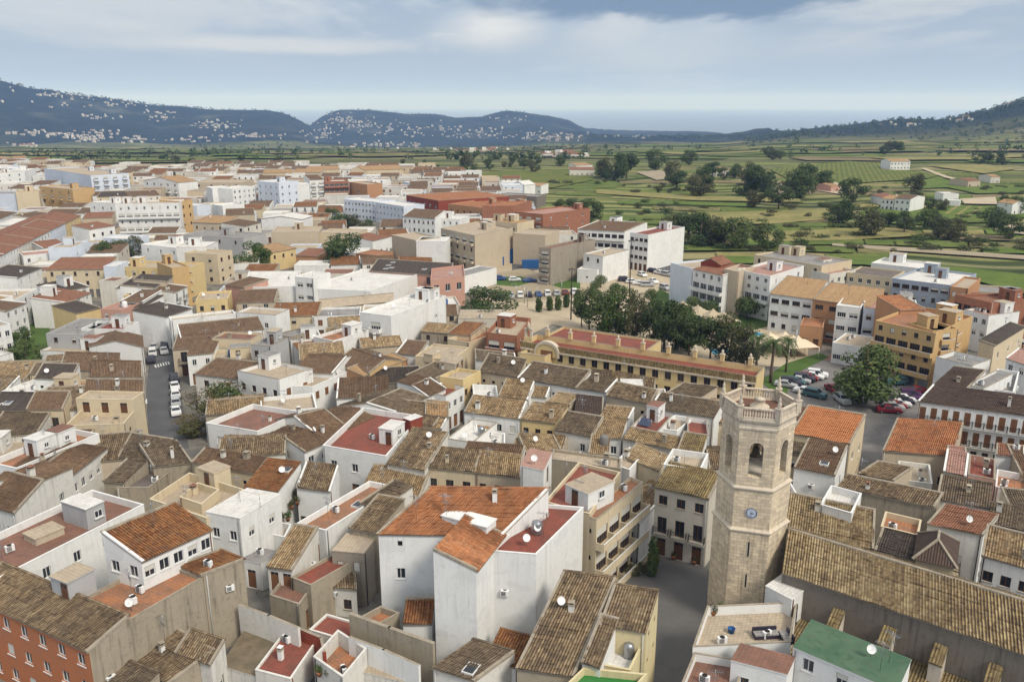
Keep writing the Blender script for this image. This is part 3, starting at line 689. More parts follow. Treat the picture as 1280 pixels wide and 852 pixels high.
def zt(x, y):
    d = math.hypot(x, y)
    if d < 880: return 0.0
    a = x / max(y, 1); k = round(a, 3)
    if k not in _pc: _pc[k] = profile(k)
    pts = _pc[k]; ds = [p[0] for p in pts]; zs = [p[1] for p in pts]
    z = float(np.interp(d, ds, zs))
    f = max(0, min(1, (d - 2500) / 1500))
    if d < pts[-2][0]:
        z += f * (noise.fractal(Vector((x * .0016, y * .0016, 3)), .9, 2.1, 5) * 44) * (1 if d < pts[-3][0] * .96 else .25)
        z += min(1, (d - 880) / 300) * noise.fractal(Vector((x * .006, y * .006, 1)), .9, 2, 3) * 2.5
    return z
def ground_mat():
    m, t, b = new_mat('ground'); p = position(t)
    at_t = t.node('ShaderNodeAttribute', _attribute_name='town').outputs['Fac']; at_f = t.node('ShaderNodeAttribute', _attribute_name='forest').outputs['Fac']
    wob = t.noise(p, .006, 3)
    cv = t.node('ShaderNodeVectorMath', _operation='ADD'); t.l.new(p, cv.inputs[0])
    ws = t.node('ShaderNodeVectorMath', _operation='SCALE'); wc = t.node('ShaderNodeTexNoise'); t.l.new(p, wc.inputs['Vector']); wc.inputs['Scale'].default_value = .008
    t.l.new(wc.outputs['Color'], ws.inputs[0]); ws.inputs['Scale'].default_value = 110; t.l.new(ws.outputs[0], cv.inputs[1])
    vo = t.node('ShaderNodeTexVoronoi'); t.put(vo.inputs['Vector'], t.mapv(cv.outputs[0], (.0055, .021, 0))); vo.inputs['Scale'].default_value = 1
    sp = t.node('ShaderNodeSeparateColor'); t.l.new(vo.outputs['Color'], sp.inputs[0])
    c = t.ramp(sp.outputs[0], [(0, (.075, .10, .032)), (.2, (.11, .15, .036)), (.38, (.17, .19, .06)), (.55, (.14, .185, .036)), (.7, (.26, .23, .11)), (.85, (.17, .20, .05)), (1, (.33, .28, .15))], 'CONSTANT')
    # terrace banks: thin dark and pale lines that follow the slope
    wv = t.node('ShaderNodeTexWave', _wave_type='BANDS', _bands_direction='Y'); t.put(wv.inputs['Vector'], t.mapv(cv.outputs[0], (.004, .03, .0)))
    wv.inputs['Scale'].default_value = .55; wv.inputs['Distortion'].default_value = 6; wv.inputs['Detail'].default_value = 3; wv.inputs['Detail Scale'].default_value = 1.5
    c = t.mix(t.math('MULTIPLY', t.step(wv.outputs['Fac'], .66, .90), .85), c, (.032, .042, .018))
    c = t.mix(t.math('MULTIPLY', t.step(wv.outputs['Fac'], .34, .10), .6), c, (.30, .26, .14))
    n = t.noise(p, .05, 6, .7); n4 = t.noise(p, .35, 4, .7)
    c = t.mix(t.math('MULTIPLY', t.step(n, .50, .68), .65), c, (.04, .052, .022))
    c = t.mix(t.math('MULTIPLY', t.step(n4, .52, .72), .5), c, (.035, .042, .02))
    n5 = t.noise(p, .12, 5, .7)
    c = t.mix(t.math('MULTIPLY', t.step(n5, .55, .75), .3), c, (.28, .24, .14))
    fo = t.noise(t.mapv(p, (1, 1, 2.5)), .0032, 7, .7); fo2 = t.noise(p, .03, 4, .7)
    fc = t.mix(t.step(fo2, .4, .65), (.008, .014, .010), (.020, .030, .018))
    fc = t.mix(t.math('MULTIPLY', t.step(fo, .52, .70), .7), fc, (.10, .105, .08))
    c = t.mix(at_f, c, fc)
    ur = t.mix(t.step(t.noise(p, .09, 4), .4, .6), (.22, .20, .17), (.14, .135, .125)); ur = t.mix(t.step(t.noise(p, .4, 5, .7), .5, .7), ur, (.11, .095, .06))
    c = t.mix(at_t, c, ur)
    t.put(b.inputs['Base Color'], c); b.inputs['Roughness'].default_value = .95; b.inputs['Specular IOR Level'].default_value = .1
    bp = t.node('ShaderNodeBump', Strength=.5, Distance=3); t.l.new(n, bp.inputs['Height']); t.l.new(bp.outputs[0], b.inputs['Normal'])
ground_mat()
def inside(x, y, poly):
    r_ = False; n = len(poly)
    for i in range(n):
        x1, y1 = poly[i]; x2, y2 = poly[(i + 1) % n]
        if (y1 > y) != (y2 > y) and x < (x2 - x1) * (y - y1) / (y2 - y1) + x1: r_ = not r_
    return r_
TOWN = [tuple(at(u, v).xy) for u, v in ((-300, 250), (-300, 209), (60, 210), (130, 217), (500, 214), (560, 219), (640, 238), (690, 280), (790, 322), (860, 356), (950, 346), (1060, 340), (1190, 352), (1290, 410), (1700, 520))] + [(160, 0), (-160, 0)]
def build_ground():
    na, ds = 300, [0.5] + [30 * (900 / 30) ** (i / 30) for i in range(31)] + [900 * (9200 / 900) ** (i / 150) for i in range(1, 151)]
    v = []; f = []; tw = []; fo = []
    aa = np.linspace(-1.15, 1.15, na)
    for d in ds:
        for a in aa:
            h = math.hypot(1, a); x, y = d * a / h, d / h
            z = zt(x, y); v.append((x, y, z)); tw.append(1.0 if inside(x, y, TOWN) else 0.0)
            u = CX + FPX * a / CP; slope = float(np.interp(d, [2000, 3400, 3900], [0, .3, 1])) if u < 730 else float(np.interp(d, [1500, 2200, 2700], [0, .4, 1])) if u > 940 else float(np.interp(d, [2200, 3200], [0, 1]))
            sl = max(0, min(1, slope + (noise.noise(Vector((x * .004, y * .004, 5))) * .9 if .02 < slope < .98 else 0)))
            fo.append(sl)
    for i in range(len(ds) - 1):
        for j in range(na - 1): f.append((i * na + j, i * na + j + 1, (i + 1) * na + j + 1, (i + 1) * na + j))
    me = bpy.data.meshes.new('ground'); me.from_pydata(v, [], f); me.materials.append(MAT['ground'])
    for nm, arr in (('town', tw), ('forest', fo)):
        a = me.attributes.new(nm, 'FLOAT', 'POINT'); a.data.foreach_set('value', np.array(arr, dtype=np.float32))
    me.polygons.foreach_set('use_smooth', np.ones(len(f), dtype=bool)); me.update()
    # behind the camera and to the sides
    tag(link('ground', me), kind='structure')
build_ground()
def build_sea():
    m, t, b = new_mat('sea'); p = position(t)
    b.inputs['Base Color'].default_value = (.17, .22, .29, 1); b.inputs['Roughness'].default_value = .55; b.inputs['Specular IOR Level'].default_value = .4
    n = t.noise(t.mapv(p, (.004, .02, .01)), 1, 4); bp = t.node('ShaderNodeBump', Strength=.6, Distance=8); t.l.new(n, bp.inputs['Height']); t.l.new(bp.outputs[0], b.inputs['Normal'])
    mb = MB(); mb.poly([(-42000, 2000, -190), (42000, 2000, -190), (42000, 42000, -190), (-42000, 42000, -190)], 'sea'); tag(mb.build('sea'), kind='structure')
build_sea()
def build_haze():
    m = bpy.data.materials.new('haze'); m.use_nodes = True; t = NT(m.node_tree); t.n.clear(); MAT['haze'] = m
    out = t.node('ShaderNodeOutputMaterial'); v = t.node('ShaderNodeVolumePrincipled'); v.inputs['Color'].default_value = (.30, .50, 1.0, 1); v.inputs['Absorption Color'].default_value = (1, 1, 1, 1)
    v.inputs['Density'].default_value = HAZE; v.inputs['Anisotropy'].default_value = -0.1; t.l.new(v.outputs[0], out.inputs['Volume'])
    m.cycles.homogeneous_volume = True if hasattr(m.cycles, 'homogeneous_volume') else None
    mb = MB(); mb.box(-43000, -400, -275, 43000, 43500, 420, 'haze'); tag(mb.build('haze'), kind='stuff')
HAZE = 0.000082

# ------------------------------------------------------------ streets, squares, fields: flat sheets
SHEET_Z = [.02]
def sheet(name, t, pts, mat, dz=None):
    SHEET_Z[0] += .006; z = dz or SHEET_Z[0]
    mb = MB(); q = [P(t, *p, 0) for p in pts]
    a = sum((q[i].x * q[(i + 1) % len(q)].y - q[(i + 1) % len(q)].x * q[i].y) for i in range(len(q)))
    if a < 0: q = q[::-1]
    mb.poly([(p.x, p.y, z) for p in q], mat); return tag(mb.build(name), kind='structure')
sheet('street', 'w', [(176, 560), (184, 480), (188, 430), (196, 395), (222, 355), (262, 318), (300, 290), (330, 262), (342, 262), (322, 290), (290, 318), (245, 355), (214, 395), (214, 420), (222, 460), (236, 560)], 'asphalt')
sheet('street', 'w', [(700, 725), (780, 600), (800, 560), (830, 560), (808, 620), (800, 690), (880, 700), (900, 905), (770, 905), (740, 760)], 'plaza')
sheet('car_park', 'w', [(950, 470), (1000, 445), (1230, 455), (1150, 560), (1080, 580), (960, 520)], 'floor_grey')
sheet('paving', 'w', [(1040, 440), (1260, 480), (1230, 500), (1030, 450)], 'floor_pink')
sheet('park', 'w', [(590, 395), (600, 330), (760, 320), (850, 345), (1010, 400), (1010, 460), (900, 455), (690, 405), (640, 430)], 'sand')
sheet('street', 'w', [(640, 330), (760, 312), (900, 345), (900, 352), (765, 325), (640, 342)], 'asphalt')
sheet('car_park', 'n', [(-160, 640), (60, 600), (330, 690), (420, 720), (330, 740), (0, 770), (-160, 740)], 'dirt')
sheet('car_park', 'n', [(430, 690), (600, 640), (740, 690), (740, 725), (560, 735)], 'sand')
sheet('lawn', 'n', [(-100, 645), (40, 640), (110, 665), (20, 690), (-110, 680)], 'lawn'); sheet('lawn', 'n', [(160, 670), (330, 640), (330, 700), (240, 700)], 'lawn')
sheet('lawn', 'o', [(-120, 780), (-60, 700), (60, 770), (300, 800), (450, 850), (560, 860), (400, 900), (60, 860)], 'lawn')
sheet('grass_field', 'f', [(60, 170), (140, 60), (235, 60), (225, 280), (160, 400), (40, 390)], 'lawn')
sheet('lawn', 'q', [(480, 430), (600, 350), (760, 300), (800, 320), (640, 400), (600, 500), (540, 480)], 'lawn')
frng = random.Random(77)
def parcels():
    v = 211.0
    while v < 318:
        hgt = 2.2 + (v - 205) * .055; u = 690 + max(0, (v - 262)) * 3.2 + frng.uniform(0, 30)
        while u < 1285:
            w_ = frng.uniform(35, 120); sl = .012; w2 = u + w_ - 3
            f = lambda uu: v + (uu - 900) * sl + 1.2 * math.sin(uu * .02 + v * .3)
            if frng.random() < .72: sheet('field', 'w', [(u, f(u)), (u + w_ / 2, f(u + w_ / 2)), (w2, f(w2)), (w2 + 2, f(w2) + hgt * .86), (u + w_ / 2, f(u + w_ / 2) + hgt * .9), (u + 2, f(u) + hgt * .86)], frng.choice(['scrub', 'scrub', 'scrub', 'scrub', 'field_dry', 'field_bright', 'field_bright', 'vineyard', 'orchard', 'plough']))
            u += w_
        v += hgt * 1.12
parcels()
def far_parcels():
    mats = ['scrub', 'scrub', 'field_dry', 'field_bright', 'field_bright', 'vineyard', 'orchard', 'plough', 'field_dry']
    for i in range(190):
        d = frng.uniform(930, 2500); a = frng.uniform(-.62, .62); u = CX + FPX * a / CP
        if u > 900 and d > 2000: continue
        h_ = math.hypot(1, a); cx_, cy_ = a * d / h_, d / h_; L = frng.uniform(50, 190) * (d / 1500 + .4); D = frng.uniform(24, 60) * (d / 1500 + .5); an = frng.gauss(.05, .15); ca, sa = math.cos(an), math.sin(an)
        mb = MB(); m_ = frng.choice(mats); g = lambda p_, q_: (cx_ + (p_ * ca - q_ * sa), cy_ + (p_ * sa + q_ * ca))
        dz_ = .5 + .012 * i
        n1, n2 = 8, 4
        def w_(i_, j_):
            x, y = g(L * (i_ / n1 - .5) + (j_ - 2) * 2, D * (j_ / n2 - .5) + 3 * math.sin(i_ * .8)); return (x, y, zt(x, y) + dz_)
        for i_ in range(n1):
            for j_ in range(n2): mb.poly([w_(i_, j_), w_(i_ + 1, j_), w_(i_ + 1, j_ + 1), w_(i_, j_ + 1)], m_)
        tag(mb.build('field'), kind='structure')
far_parcels()
sheet('farm_track', 'w', [(1040, 306), (1130, 311), (1290, 322), (1290, 327), (1130, 316), (1040, 309)], 'dirt')
sheet('field', 'w', [(900, 322), (1100, 326), (1290, 346), (1290, 372), (1200, 348), (1080, 333), (900, 331)], 'field_bright')
sheet('field', 'p', [(110, 340), (240, 305), (480, 315), (560, 300), (929, 330), (929, 360), (700, 365), (640, 380), (360, 365), (200, 360)], 'field_bright')
sheet('field', 'p', [(140, 375), (360, 375), (640, 392), (640, 402), (350, 392), (150, 390)], 'field_bright')
sheet('field', 'p', [(400, 190), (500, 165), (640, 195), (929, 215), (929, 240), (700, 245), (560, 215), (420, 220)], 'field_bright')
sheet('vineyard', 'w', [(960, 212), (1060, 202), (1100, 205), (1100, 212), (1180, 218), (1160, 224), (1040, 232), (1000, 232)], 'vineyard')
sheet('vineyard', 'w', [(560, 222), (640, 213), (742, 214), (742, 226), (690, 236), (600, 232)], 'vineyard')
sheet('field', 'w', [(1160, 208), (1230, 206), (1270, 212), (1230, 218)], 'field_dry')
sheet('field', 'w', [(745, 238), (880, 246), (1000, 250), (1000, 254), (870, 252), (745, 243)], 'field_dry')
sheet('field', 'w', [(860, 268), (1060, 262), (1080, 272), (960, 282), (870, 280)], 'field_dry')
sheet('field', 'w', [(940, 292), (1120, 285), (1160, 296), (1060, 302), (960, 304)], 'field_dry')
sheet('farm_track', 'p', [(430, 122), (450, 120), (560, 160), (690, 196), (670, 198), (540, 165)], 'sand')
sheet('farm_track', 'p', [(780, 415), (929, 435), (929, 445), (780, 425)], 'dirt')
sheet('farm_track', 'p', [(820, 400), (929, 395), (929, 415), (840, 412)], 'sand')
for i in range(3): sheet('field', 'p', [(540 + i * 55, 345 + i * 3), (562 + i * 55, 345 + i * 3), (620 + i * 55, 303 + i * 4), (606 + i * 55, 302 + i * 4)], 'field_dry')
sheet('sand_patch', 'o', [(700, 230), (790, 190), (860, 215), (820, 250)], 'sand'); sheet('sand_patch', 'o', [(480, 215), (560, 190), (590, 225), (520, 245)], 'dirt')
sheet('sand_patch', 'n', [(600, 140), (720, 130), (790, 170), (700, 180)], 'dirt'); sheet('sand_patch', 'p', [(620, 270), (790, 262), (800, 298), (640, 295)], 'sand')
sheet('zebra_crossing', 'f', [(712, 362), (722, 372), (728, 372), (718, 362)], 'paint', .2)
for i in range(6): sheet('zebra_crossing', 'f', [(716 + i * 12, 358 - i * 3), (722 + i * 12, 358 - i * 3), (727 + i * 12, 372 - i * 3), (720 + i * 12, 372 - i * 3)], 'paint', .19)
sheet('pool', 'q', [(440, 225), (460, 205), (550, 230), (530, 250), (450, 248)], 'pool', .2); sheet('pool', 'q', [(250, 290), (330, 280), (345, 300), (270, 310)], 'pool', .2)

# ------------------------------------------------------------ trees
def leafcloud(mb, centers, n, size, mat, rng, flat=.0):
    k = mb.mi(mat)
    tot = sum(c[3] * c[4] * c[5] for c in centers)
    for (x, y, z, rx, ry, rz) in centers:
        m = max(20, int(n * (rx * ry * rz) / tot))
        d = rng.normal(size=(m, 3)); d /= np.linalg.norm(d, axis=1)[:, None]; r = rng.uniform(.55, 1.05, m) ** .6
        p = np.array([x, y, z]) + d * np.array([rx, ry, rz]) * r[:, None]
        nn = d * .8 + rng.normal(size=(m, 3)) * .55 + np.array([0, 0, .25 + flat]); nn /= np.linalg.norm(nn, axis=1)[:, None]
        a = np.cross(nn, rng.normal(size=(m, 3))); a /= np.linalg.norm(a, axis=1)[:, None]; b = np.cross(nn, a)
        s = size * rng.uniform(.6, 1.4, m)[:, None]
        q = np.stack([p - a * s, p - b * s * .6, p + a * s, p + b * s * .6], 1).reshape(-1, 3)
        base = len(mb.v); mb.v.extend(map(tuple, q.tolist()))
        i = (np.arange(m) * 4 + base)[:, None] + np.arange(4)[None]
        mb.f.extend(map(tuple, i.tolist())); mb.m.extend([k] * m); mb.uv.extend([(0, 0)] * (4 * m))
TREE = {}
def tree_proto(kind, var):
    """unit-sized meshes: height 1, so a tree is scaled to its own height"""
    if (kind, var) in TREE: return TREE[(kind, var)]
    rng = np.random.default_rng(hash((len(kind) * 7 + ord(kind[0]) * 3 + ord(kind[-1]), var)) % 10000); cb, tb = MB(), MB()
    U = rng.uniform
    if kind in ('broadleaf', 'dark', 'olive', 'autumn', 'pine'):
        mat = dict(broadleaf='leaf_green', dark='leaf_dark', olive='leaf_olive', autumn='leaf_autumn', pine='needle')[kind]
        lo = .36 if kind == 'pine' else .14
        cs = []; n = 22
        for i in range(n):
            an = U(0, 6.28); rr = U(.2, .40) if i else 0; zz = lo + (.87 - lo) * (i + .5) / n
            f = math.sqrt(max(.1, 1 - ((zz - (lo + .87) / 2) / ((.92 - lo) / 2)) ** 2))
            s = U(.10, .17) * (1.1 if kind == 'pine' else 1)
            cs.append((math.cos(an) * rr * f, math.sin(an) * rr * f, zz, s * 1.2, s * 1.2, s * (.7 if kind == 'pine' else .95)))
        leafcloud(cb, cs, 3800 if kind != 'autumn' else 1300, .023 if kind != 'autumn' else .02, mat, rng)
        tb.tube([(0, 0, -.02), (.01, 0, .2), (0, .01, .45), (.01, 0, .7)], [.032, .024, .017, .006], 'trunk', 7)
        for c in cs[1:9]:
            z0 = max(.15, c[2] * .55); tb.tube([(0, 0, z0), (c[0] * .5, c[1] * .5, (z0 + c[2]) / 2 + .02), (c[0], c[1], c[2])], [.014, .010, .004], 'trunk', 5)
    elif kind == 'cypress':
        cs = [(U(-.02, .02), U(-.02, .02), z, .17 * (1 - abs(z - .42) ** 1.5) * .9, .17 * (1 - abs(z - .42) ** 1.5) * .9, .13) for z in np.linspace(.12, .88, 9)]
        leafcloud(cb, cs, 1500, .03, 'leaf_dark', rng); tb.tube([(0, 0, -.02), (0, 0, .6)], [.03, .01], 'trunk', 6)
    elif kind == 'topiary':
        cs = [(0, 0, .6, .52, .52, .38)] + [(U(-.2, .2), U(-.2, .2), .6 + U(-.1, .15), .32, .32, .25) for _ in range(4)]
        leafcloud(cb, cs, 1600, .035, 'leaf_dark', rng); tb.tube([(0, 0, -.02), (0, 0, .5)], [.05, .04], 'trunk', 6)
    elif kind == 'bush':
        cs = [(U(-.5, .5), U(-.35, .35), U(.2, .6), U(.3, .5), U(.3, .5), U(.22, .38)) for _ in range(7)]
        leafcloud(cb, cs, 700, .06, 'leaf_dark' if var % 2 else 'leaf_olive', rng); tb.tube([(0, 0, -.05), (.05, 0, .4)], [.05, .02], 'trunk', 5)
    elif kind == 'palm':
        k = cb.mi('leaf_palm')
        for i in range(30):
            an = i * 2.4 + U(-.2, .2); el = U(-.35, 1.2); ln = U(.30, .42); d = Vector((math.cos(an), math.sin(an), 0)); sd_ = Vector((-d.y, d.x, 0))
            pts = []
            for j in range(7):
                s = j / 6; pts.append(Vector((0, 0, .80)) + d * (ln * s * math.cos(el * .7)) + Vector((0, 0, ln * (math.sin(el) * s - .75 * s * s))))
            for j in range(6):
                for sg in (-1, 1):
                    for q in (0, .5):
                        p = pts[j].lerp(pts[j + 1], q); l_ = .085 * (1 - abs(j / 6 - .4))
                        tip = p + sd_ * sg * l_ + d * l_ * .6 - Vector((0, 0, l_ * .45)); nx_ = pts[j].lerp(pts[j + 1], q + .35)
                        cb.poly([p, nx_, tip], 'leaf_palm')
        tb.tube([(0, 0, -.02), (.01, .0, .3), (0, .01, .6), (0, 0, .8)], [.04, .03, .026, .034], 'trunk', 8)
    TREE[(kind, var)] = (cb.mesh('crown'), tb.mesh('trunk')); return TREE[(kind, var)]
TREES = []
def tree(kind, pos, h, label=None, wide=1.0, group=None, name=None, cat=None, var=None):
    var = random.randint(0, 2) if var is None else var
    cr, tr = tree_proto(kind, var)
    nm = name or {'bush': 'bush', 'palm': 'palm_tree', 'pine': 'pine_tree', 'cypress': 'cypress', 'topiary': 'clipped_tree'}.get(kind, 'tree')
    e = empty(nm, pos, random.uniform(0, 6.28), label, cat or {'bush': 'bush', 'palm': 'palm tree'}.get(kind, 'tree'), group); e.scale = (h * wide, h * wide, h)
    link('crown', cr, e); link('trunk', tr, e); return e
def on_ground(u, v):
    z = 0.0
    for _ in range(6): p = at(u, v, z); z = zt(p.x, p.y)
    return Vector((p.x, p.y, z))
def tpx(kind, t, x, y, h, label=None, wide=1.0, group=None, **k):
    u, v = T(t, x, y); return tree(kind, on_ground(u, v), h, label, wide, group, **k)
random.seed(11)
# near trees and trees between the houses
tpx('dark', 'u', 68, 555, 13, 'large dark round tree standing over the car park', 1.25, var=0)
tpx('dark', 'm', 665, 855, 9.5, 'wide green tree in front of the pink arcaded hall', 1.7, var=1)
tpx('broadleaf', 'm', 580, 850, 6, 'smaller bright green tree beside the pink arcaded hall', 1.3, var=2)
tpx('dark', 'l', 812, 610, 13.5, 'broad umbrella-shaped dark tree behind the large white hall', 1.45, var=2)
tpx('broadleaf', 'l', 385, 625, 11, 'bright green tree behind the brown-roofed pink house', 1.0, var=0)
tpx('broadleaf', 'l', 440, 610, 7, 'low green tree between the white hall and the ochre houses', 1.2, var=1)
tpx('palm', 'l', 325, 790, 8, 'tall palm tree beside the white hall wall', 1.0); tpx('palm', 'l', 475, 825, 6.5, 'palm tree in front of the white hall', 1.0)
tpx('palm', 'l', 290, 640, 8, 'palm tree beside the street of yellow houses', .9)
tpx('autumn', 'g', 225, 665, 8.5, 'half-bare tree with yellowing leaves at the end of the street', 1.1, var=0)
tpx('autumn', 'g', 330, 600, 8, 'yellowing tree in front of the ornate grey facade', 1.1, var=1)
tpx('dark', 'g', 285, 635, 8, 'dark green tree among yellowing trees beside the street', .95, var=2)
tpx('autumn', 'g', 120, 672, 4, 'low yellowing tree at the street corner', 1.1, var=2)
tpx('olive', 'g', 150, 690, 3.2, 'low olive-coloured tree by the terrace wall', 1.6, var=0)
for i, (x, y, h, k, lb) in enumerate([(90, 320, 6, 'broadleaf', 'lowest tree of the green strip between white houses'), (130, 380, 7.5, 'dark', 'dark tree at the lower end of the green strip'), (110, 270, 5, 'dark', 'dark rounded tree on the left side of the green strip'), (180, 150, 7, 'broadleaf', 'bright tree at the top of the green strip'), (200, 120, 6.5, 'dark', 'dark tree beside the top of the green strip'), (60, 420, 4.5, 'olive', 'small olive tree below the green strip')]):
    tpx(k, 'f', x, y, h, lb, 1.15, 'trees of the green strip', var=i % 3)
tpx('palm', 'e', 565, 125, 6, 'palm tree between brown roofs behind the church', 1.1); tpx('palm', 'e', 862, 160, 6, 'palm tree beside the ochre wall at the right edge', 1.2)
tpx('palm', 'q', 530, 440, 11, 'tall palm right behind the bell tower', .9); tpx('palm', 'q', 462, 400, 10, 'palm left of the tall palm behind the bell tower', .8); tpx('palm', 'q', 600, 390, 9, 'slender palm beside the cream canopies', .7)
tpx('palm', 'h', 330, 285, 5, 'small palm in front of the big white blank-sided block', 1.2)
for i, (x, y, h, w_) in enumerate([(505, 195, 11.5, .75), (565, 225, 12.5, .8), (640, 235, 13.5, .8), (470, 180, 8, .7), (722, 265, 14, .5), (800, 272, 12, .75), (850, 285, 13, .75), (905, 285, 12.5, .75), (960, 295, 11, .8)]):
    tpx(['pine', 'dark', 'broadleaf', 'pine', 'olive', 'dark', 'pine', 'dark', 'broadleaf'][i], 'i', x, y, h, ['pine at the near end of the row behind the yellow school', 'second pine of the row behind the yellow school', 'dense pine in the first clump behind the yellow school', 'smaller tree at the edge of the first clump of pines', 'thin sparse pine standing alone behind the school roof', 'dark pine left in the second clump behind the school', 'tallest dark pine in the second clump behind the school', 'broad pine in the middle of the second clump', 'low pine towards the swimming pool'][i], w_, 'pines behind the yellow school', var=i % 3)
for i, (x, y, h) in enumerate([(150, 330, 11.5), (250, 345, 11), (340, 352, 12), (400, 375, 11), (60, 300, 11)]):
    tpx('olive' if i in (2, 3) else 'pine', 'q', x, y, h, ['dark pine beside the left end of the school roof terrace', 'spreading pine behind the middle of the school', 'olive-green pine nearest the swimming pool', 'open olive-green pine behind the bell tower', 'pine at the left of the pines near the pool'][i], .78, 'pines behind the yellow school', var=i % 3)
for i, (x, y) in enumerate([(130, 812), (182, 806), (223, 803), (263, 790), (316, 772), (388, 750)]): tpx('cypress', 'n', x, y, 4.2, 'clipped cone tree in the row across the sandy park', 1.6, 'clipped cone trees in the park')
for i, (x, y, h) in enumerate([(430, 695, 4.2), (402, 715, 3.6), (498, 735, 4), (672, 772, 4.4)]): tpx('topiary', 'n', x, y, h, ['round clipped tree beside the white stepped house', 'round clipped tree nearest the row of cone trees', 'round clipped tree alone on the sandy car park', 'round clipped tree by the lamp post'][i], .95, 'round clipped trees in the park')
for i, (x, y, h) in enumerate([(100, 812, 4.5), (180, 838, 5), (360, 850, 6.5), (225, 800, 4)]): tpx('topiary', 'o', x, y, h, ['round dark tree below the white corner block', 'wide dark round tree before the white balconied block', 'largest round tree below the cream tower block', 'round tree half hidden against the white block'][i], 1.0, 'round trees below the white blocks')
# trees of the terraced fields
random.seed(5)
FT = [(768, 226, 19), (758, 224, 15), (783, 223, 18), (752, 222, 12), (820, 213, 17), (842, 231, 15), (845, 238, 12), (861, 206, 13), (880, 240, 15), (873, 246, 13), (890, 222, 11), (905, 225, 9), (918, 222, 10), (935, 232, 15), (945, 246, 18), (930, 245, 12), (955, 240, 13), (941, 260, 9), (973, 262, 12), (1000, 248, 17), (1006, 232, 14), (990, 245, 14), (1028, 238, 12), (1066, 253, 13), (1048, 280, 11), (1080, 296, 12), (1046, 276, 8), (875, 308, 12), (915, 312, 12), (895, 308, 11), (860, 300, 11), (958, 312, 10), (900, 306, 9), (840, 300, 10), (720, 276, 10), (735, 280, 11), (705, 270, 8), (1142, 240, 11), (1110, 285, 7), (1132, 288, 8), (1160, 286, 9), (1172, 295, 8), (1130, 292, 7), (1238, 284, 9), (1262, 300, 10), (1190, 300, 8), (1235, 205, 10), (1224, 206, 10), (1253, 206, 11), (1112, 190, 13), (1121, 190, 13), (1126, 190, 12), (1105, 193, 10), (965, 200, 10), (960, 197, 11), (975, 199, 9), (1161, 262, 6), (1177, 264, 6), (655, 212, 8), (700, 208, 9), (670, 206, 8), (585, 208, 10), (610, 210, 8), (1252, 265, 8), (1268, 268, 9)]
FN = ['beside the dry-stone terraces', 'on the terraced slope', 'at the edge of the vineyard', 'beyond the brick buildings']
for i, (u, v, h) in enumerate(FT):
    tree(['dark', 'olive', 'pine', 'dark'][i % 4], on_ground(u, v), h * 1.15, 'dark bushy tree standing apart on the terraced fields beyond the town', 1.2 if h < 14 else 1.0, 'scattered trees on the terraced fields', var=i % 3)
for i in range(290):
    u = random.uniform(690, 1290); v = random.choice([258, 268, 277, 286, 296, 303, 312, 240, 232]) + random.uniform(-3, 3) + (u - 900) * .012
    p = on_ground(u, v)
    if inside(p.x, p.y, TOWN): continue
    tree('bush', p, random.uniform(1.2, 3.6), 'low scrubby bush growing along a terrace bank', random.uniform(1.0, 1.9), 'scrub bushes along the terrace banks')
for i in range(24):
    u = random.gauss(random.choice([560, 250, 640]), 40); v = random.uniform(196, 207) if u < 480 else random.uniform(204, 216)
    p = on_ground(u, v); tree(random.choice(['dark', 'olive']), p, random.uniform(4, 9), 'far dark tree in the valley beyond the rooftops', 1.2, 'far trees in the valley')
for i, (u, v) in enumerate([(100, 262), (130, 258), (95, 205), (60, 208), (150, 215), (160, 214), (185, 222), (200, 224), (215, 228), (230, 226), (60, 206), (330, 215), (345, 214), (430, 290), (445, 292), (460, 288), (415, 280), (405, 284), (420, 285), (395, 282), (540, 265), (155, 325), (140, 327), (165, 322), (130, 330), (545, 268), (660, 240), (650, 245)]):
    tree(['broadleaf', 'dark', 'olive'][i % 3], on_ground(u, v), random.uniform(5, 9), 'green tree showing between pale buildings in the far town', 1.2, 'trees between the far town buildings', var=i % 3)

def far_woods():
    rng = np.random.default_rng(4); mb = MB(); rr = random.Random(4); cs = []
    def hill(u, v):
        r_ = ray(u, v); k = math.hypot(r_.x, r_.y); d = 900.0
        while d < 6500:
            x, y = r_.x / k * d, r_.y / k * d; z = zt(x, y)
            if z > CAMZ + r_.z / k * d: return (x, y, z, d)
            d += 25
    bands = [(u, rv(u) + 1.5, 900) for u in ()]
    def put(u, v, n, su, sv, h):
        for _ in range(n):
            q = hill(rr.gauss(u, su), rr.gauss(v, sv))
            if q:
                s = h * rr.uniform(.6, 1.3); cs.append((q[0], q[1], q[2] + s * .45, s * .55, s * .55, s * .5))
    for u in range(930, 1300, 5): put(u, rv(u) + 3.5, 7, 4, 2.6, 9)
    for u in range(-20, 745, 4): put(u, rv(u) + 1.6, 3, 3, 1.0, 9)
    for u in range(930, 1300, 9): put(u, rv(u) + 9, 4, 6, 4, 8)
    for u in range(740, 1010, 6): put(u, 172 - max(0, (u - 900)) * .03, 6, 5, 1.3, 9)
    for (u, v, n, su, sv) in ((560, 188, 70, 60, 5), (480, 184, 60, 40, 3), (300, 184, 40, 60, 3), (270, 194, 40, 24, 1.6), (700, 186, 60, 40, 4), (640, 200, 50, 50, 4), (1010, 188, 20, 50, 4), (1180, 172, 40, 60, 6), (1240, 160, 60, 30, 8), (1120, 165, 40, 40, 4), (120, 196, 60, 60, 3), (380, 192, 60, 60, 4), (1230, 190, 25, 40, 4), (870, 186, 14, 40, 3)): put(u, v, n, su, sv, 7)
    for c in cs: leafcloud(mb, [c], 22, c[3] * .42, 'needle', rng)
    tag(mb.build('far_woods'), kind='stuff')
far_woods()
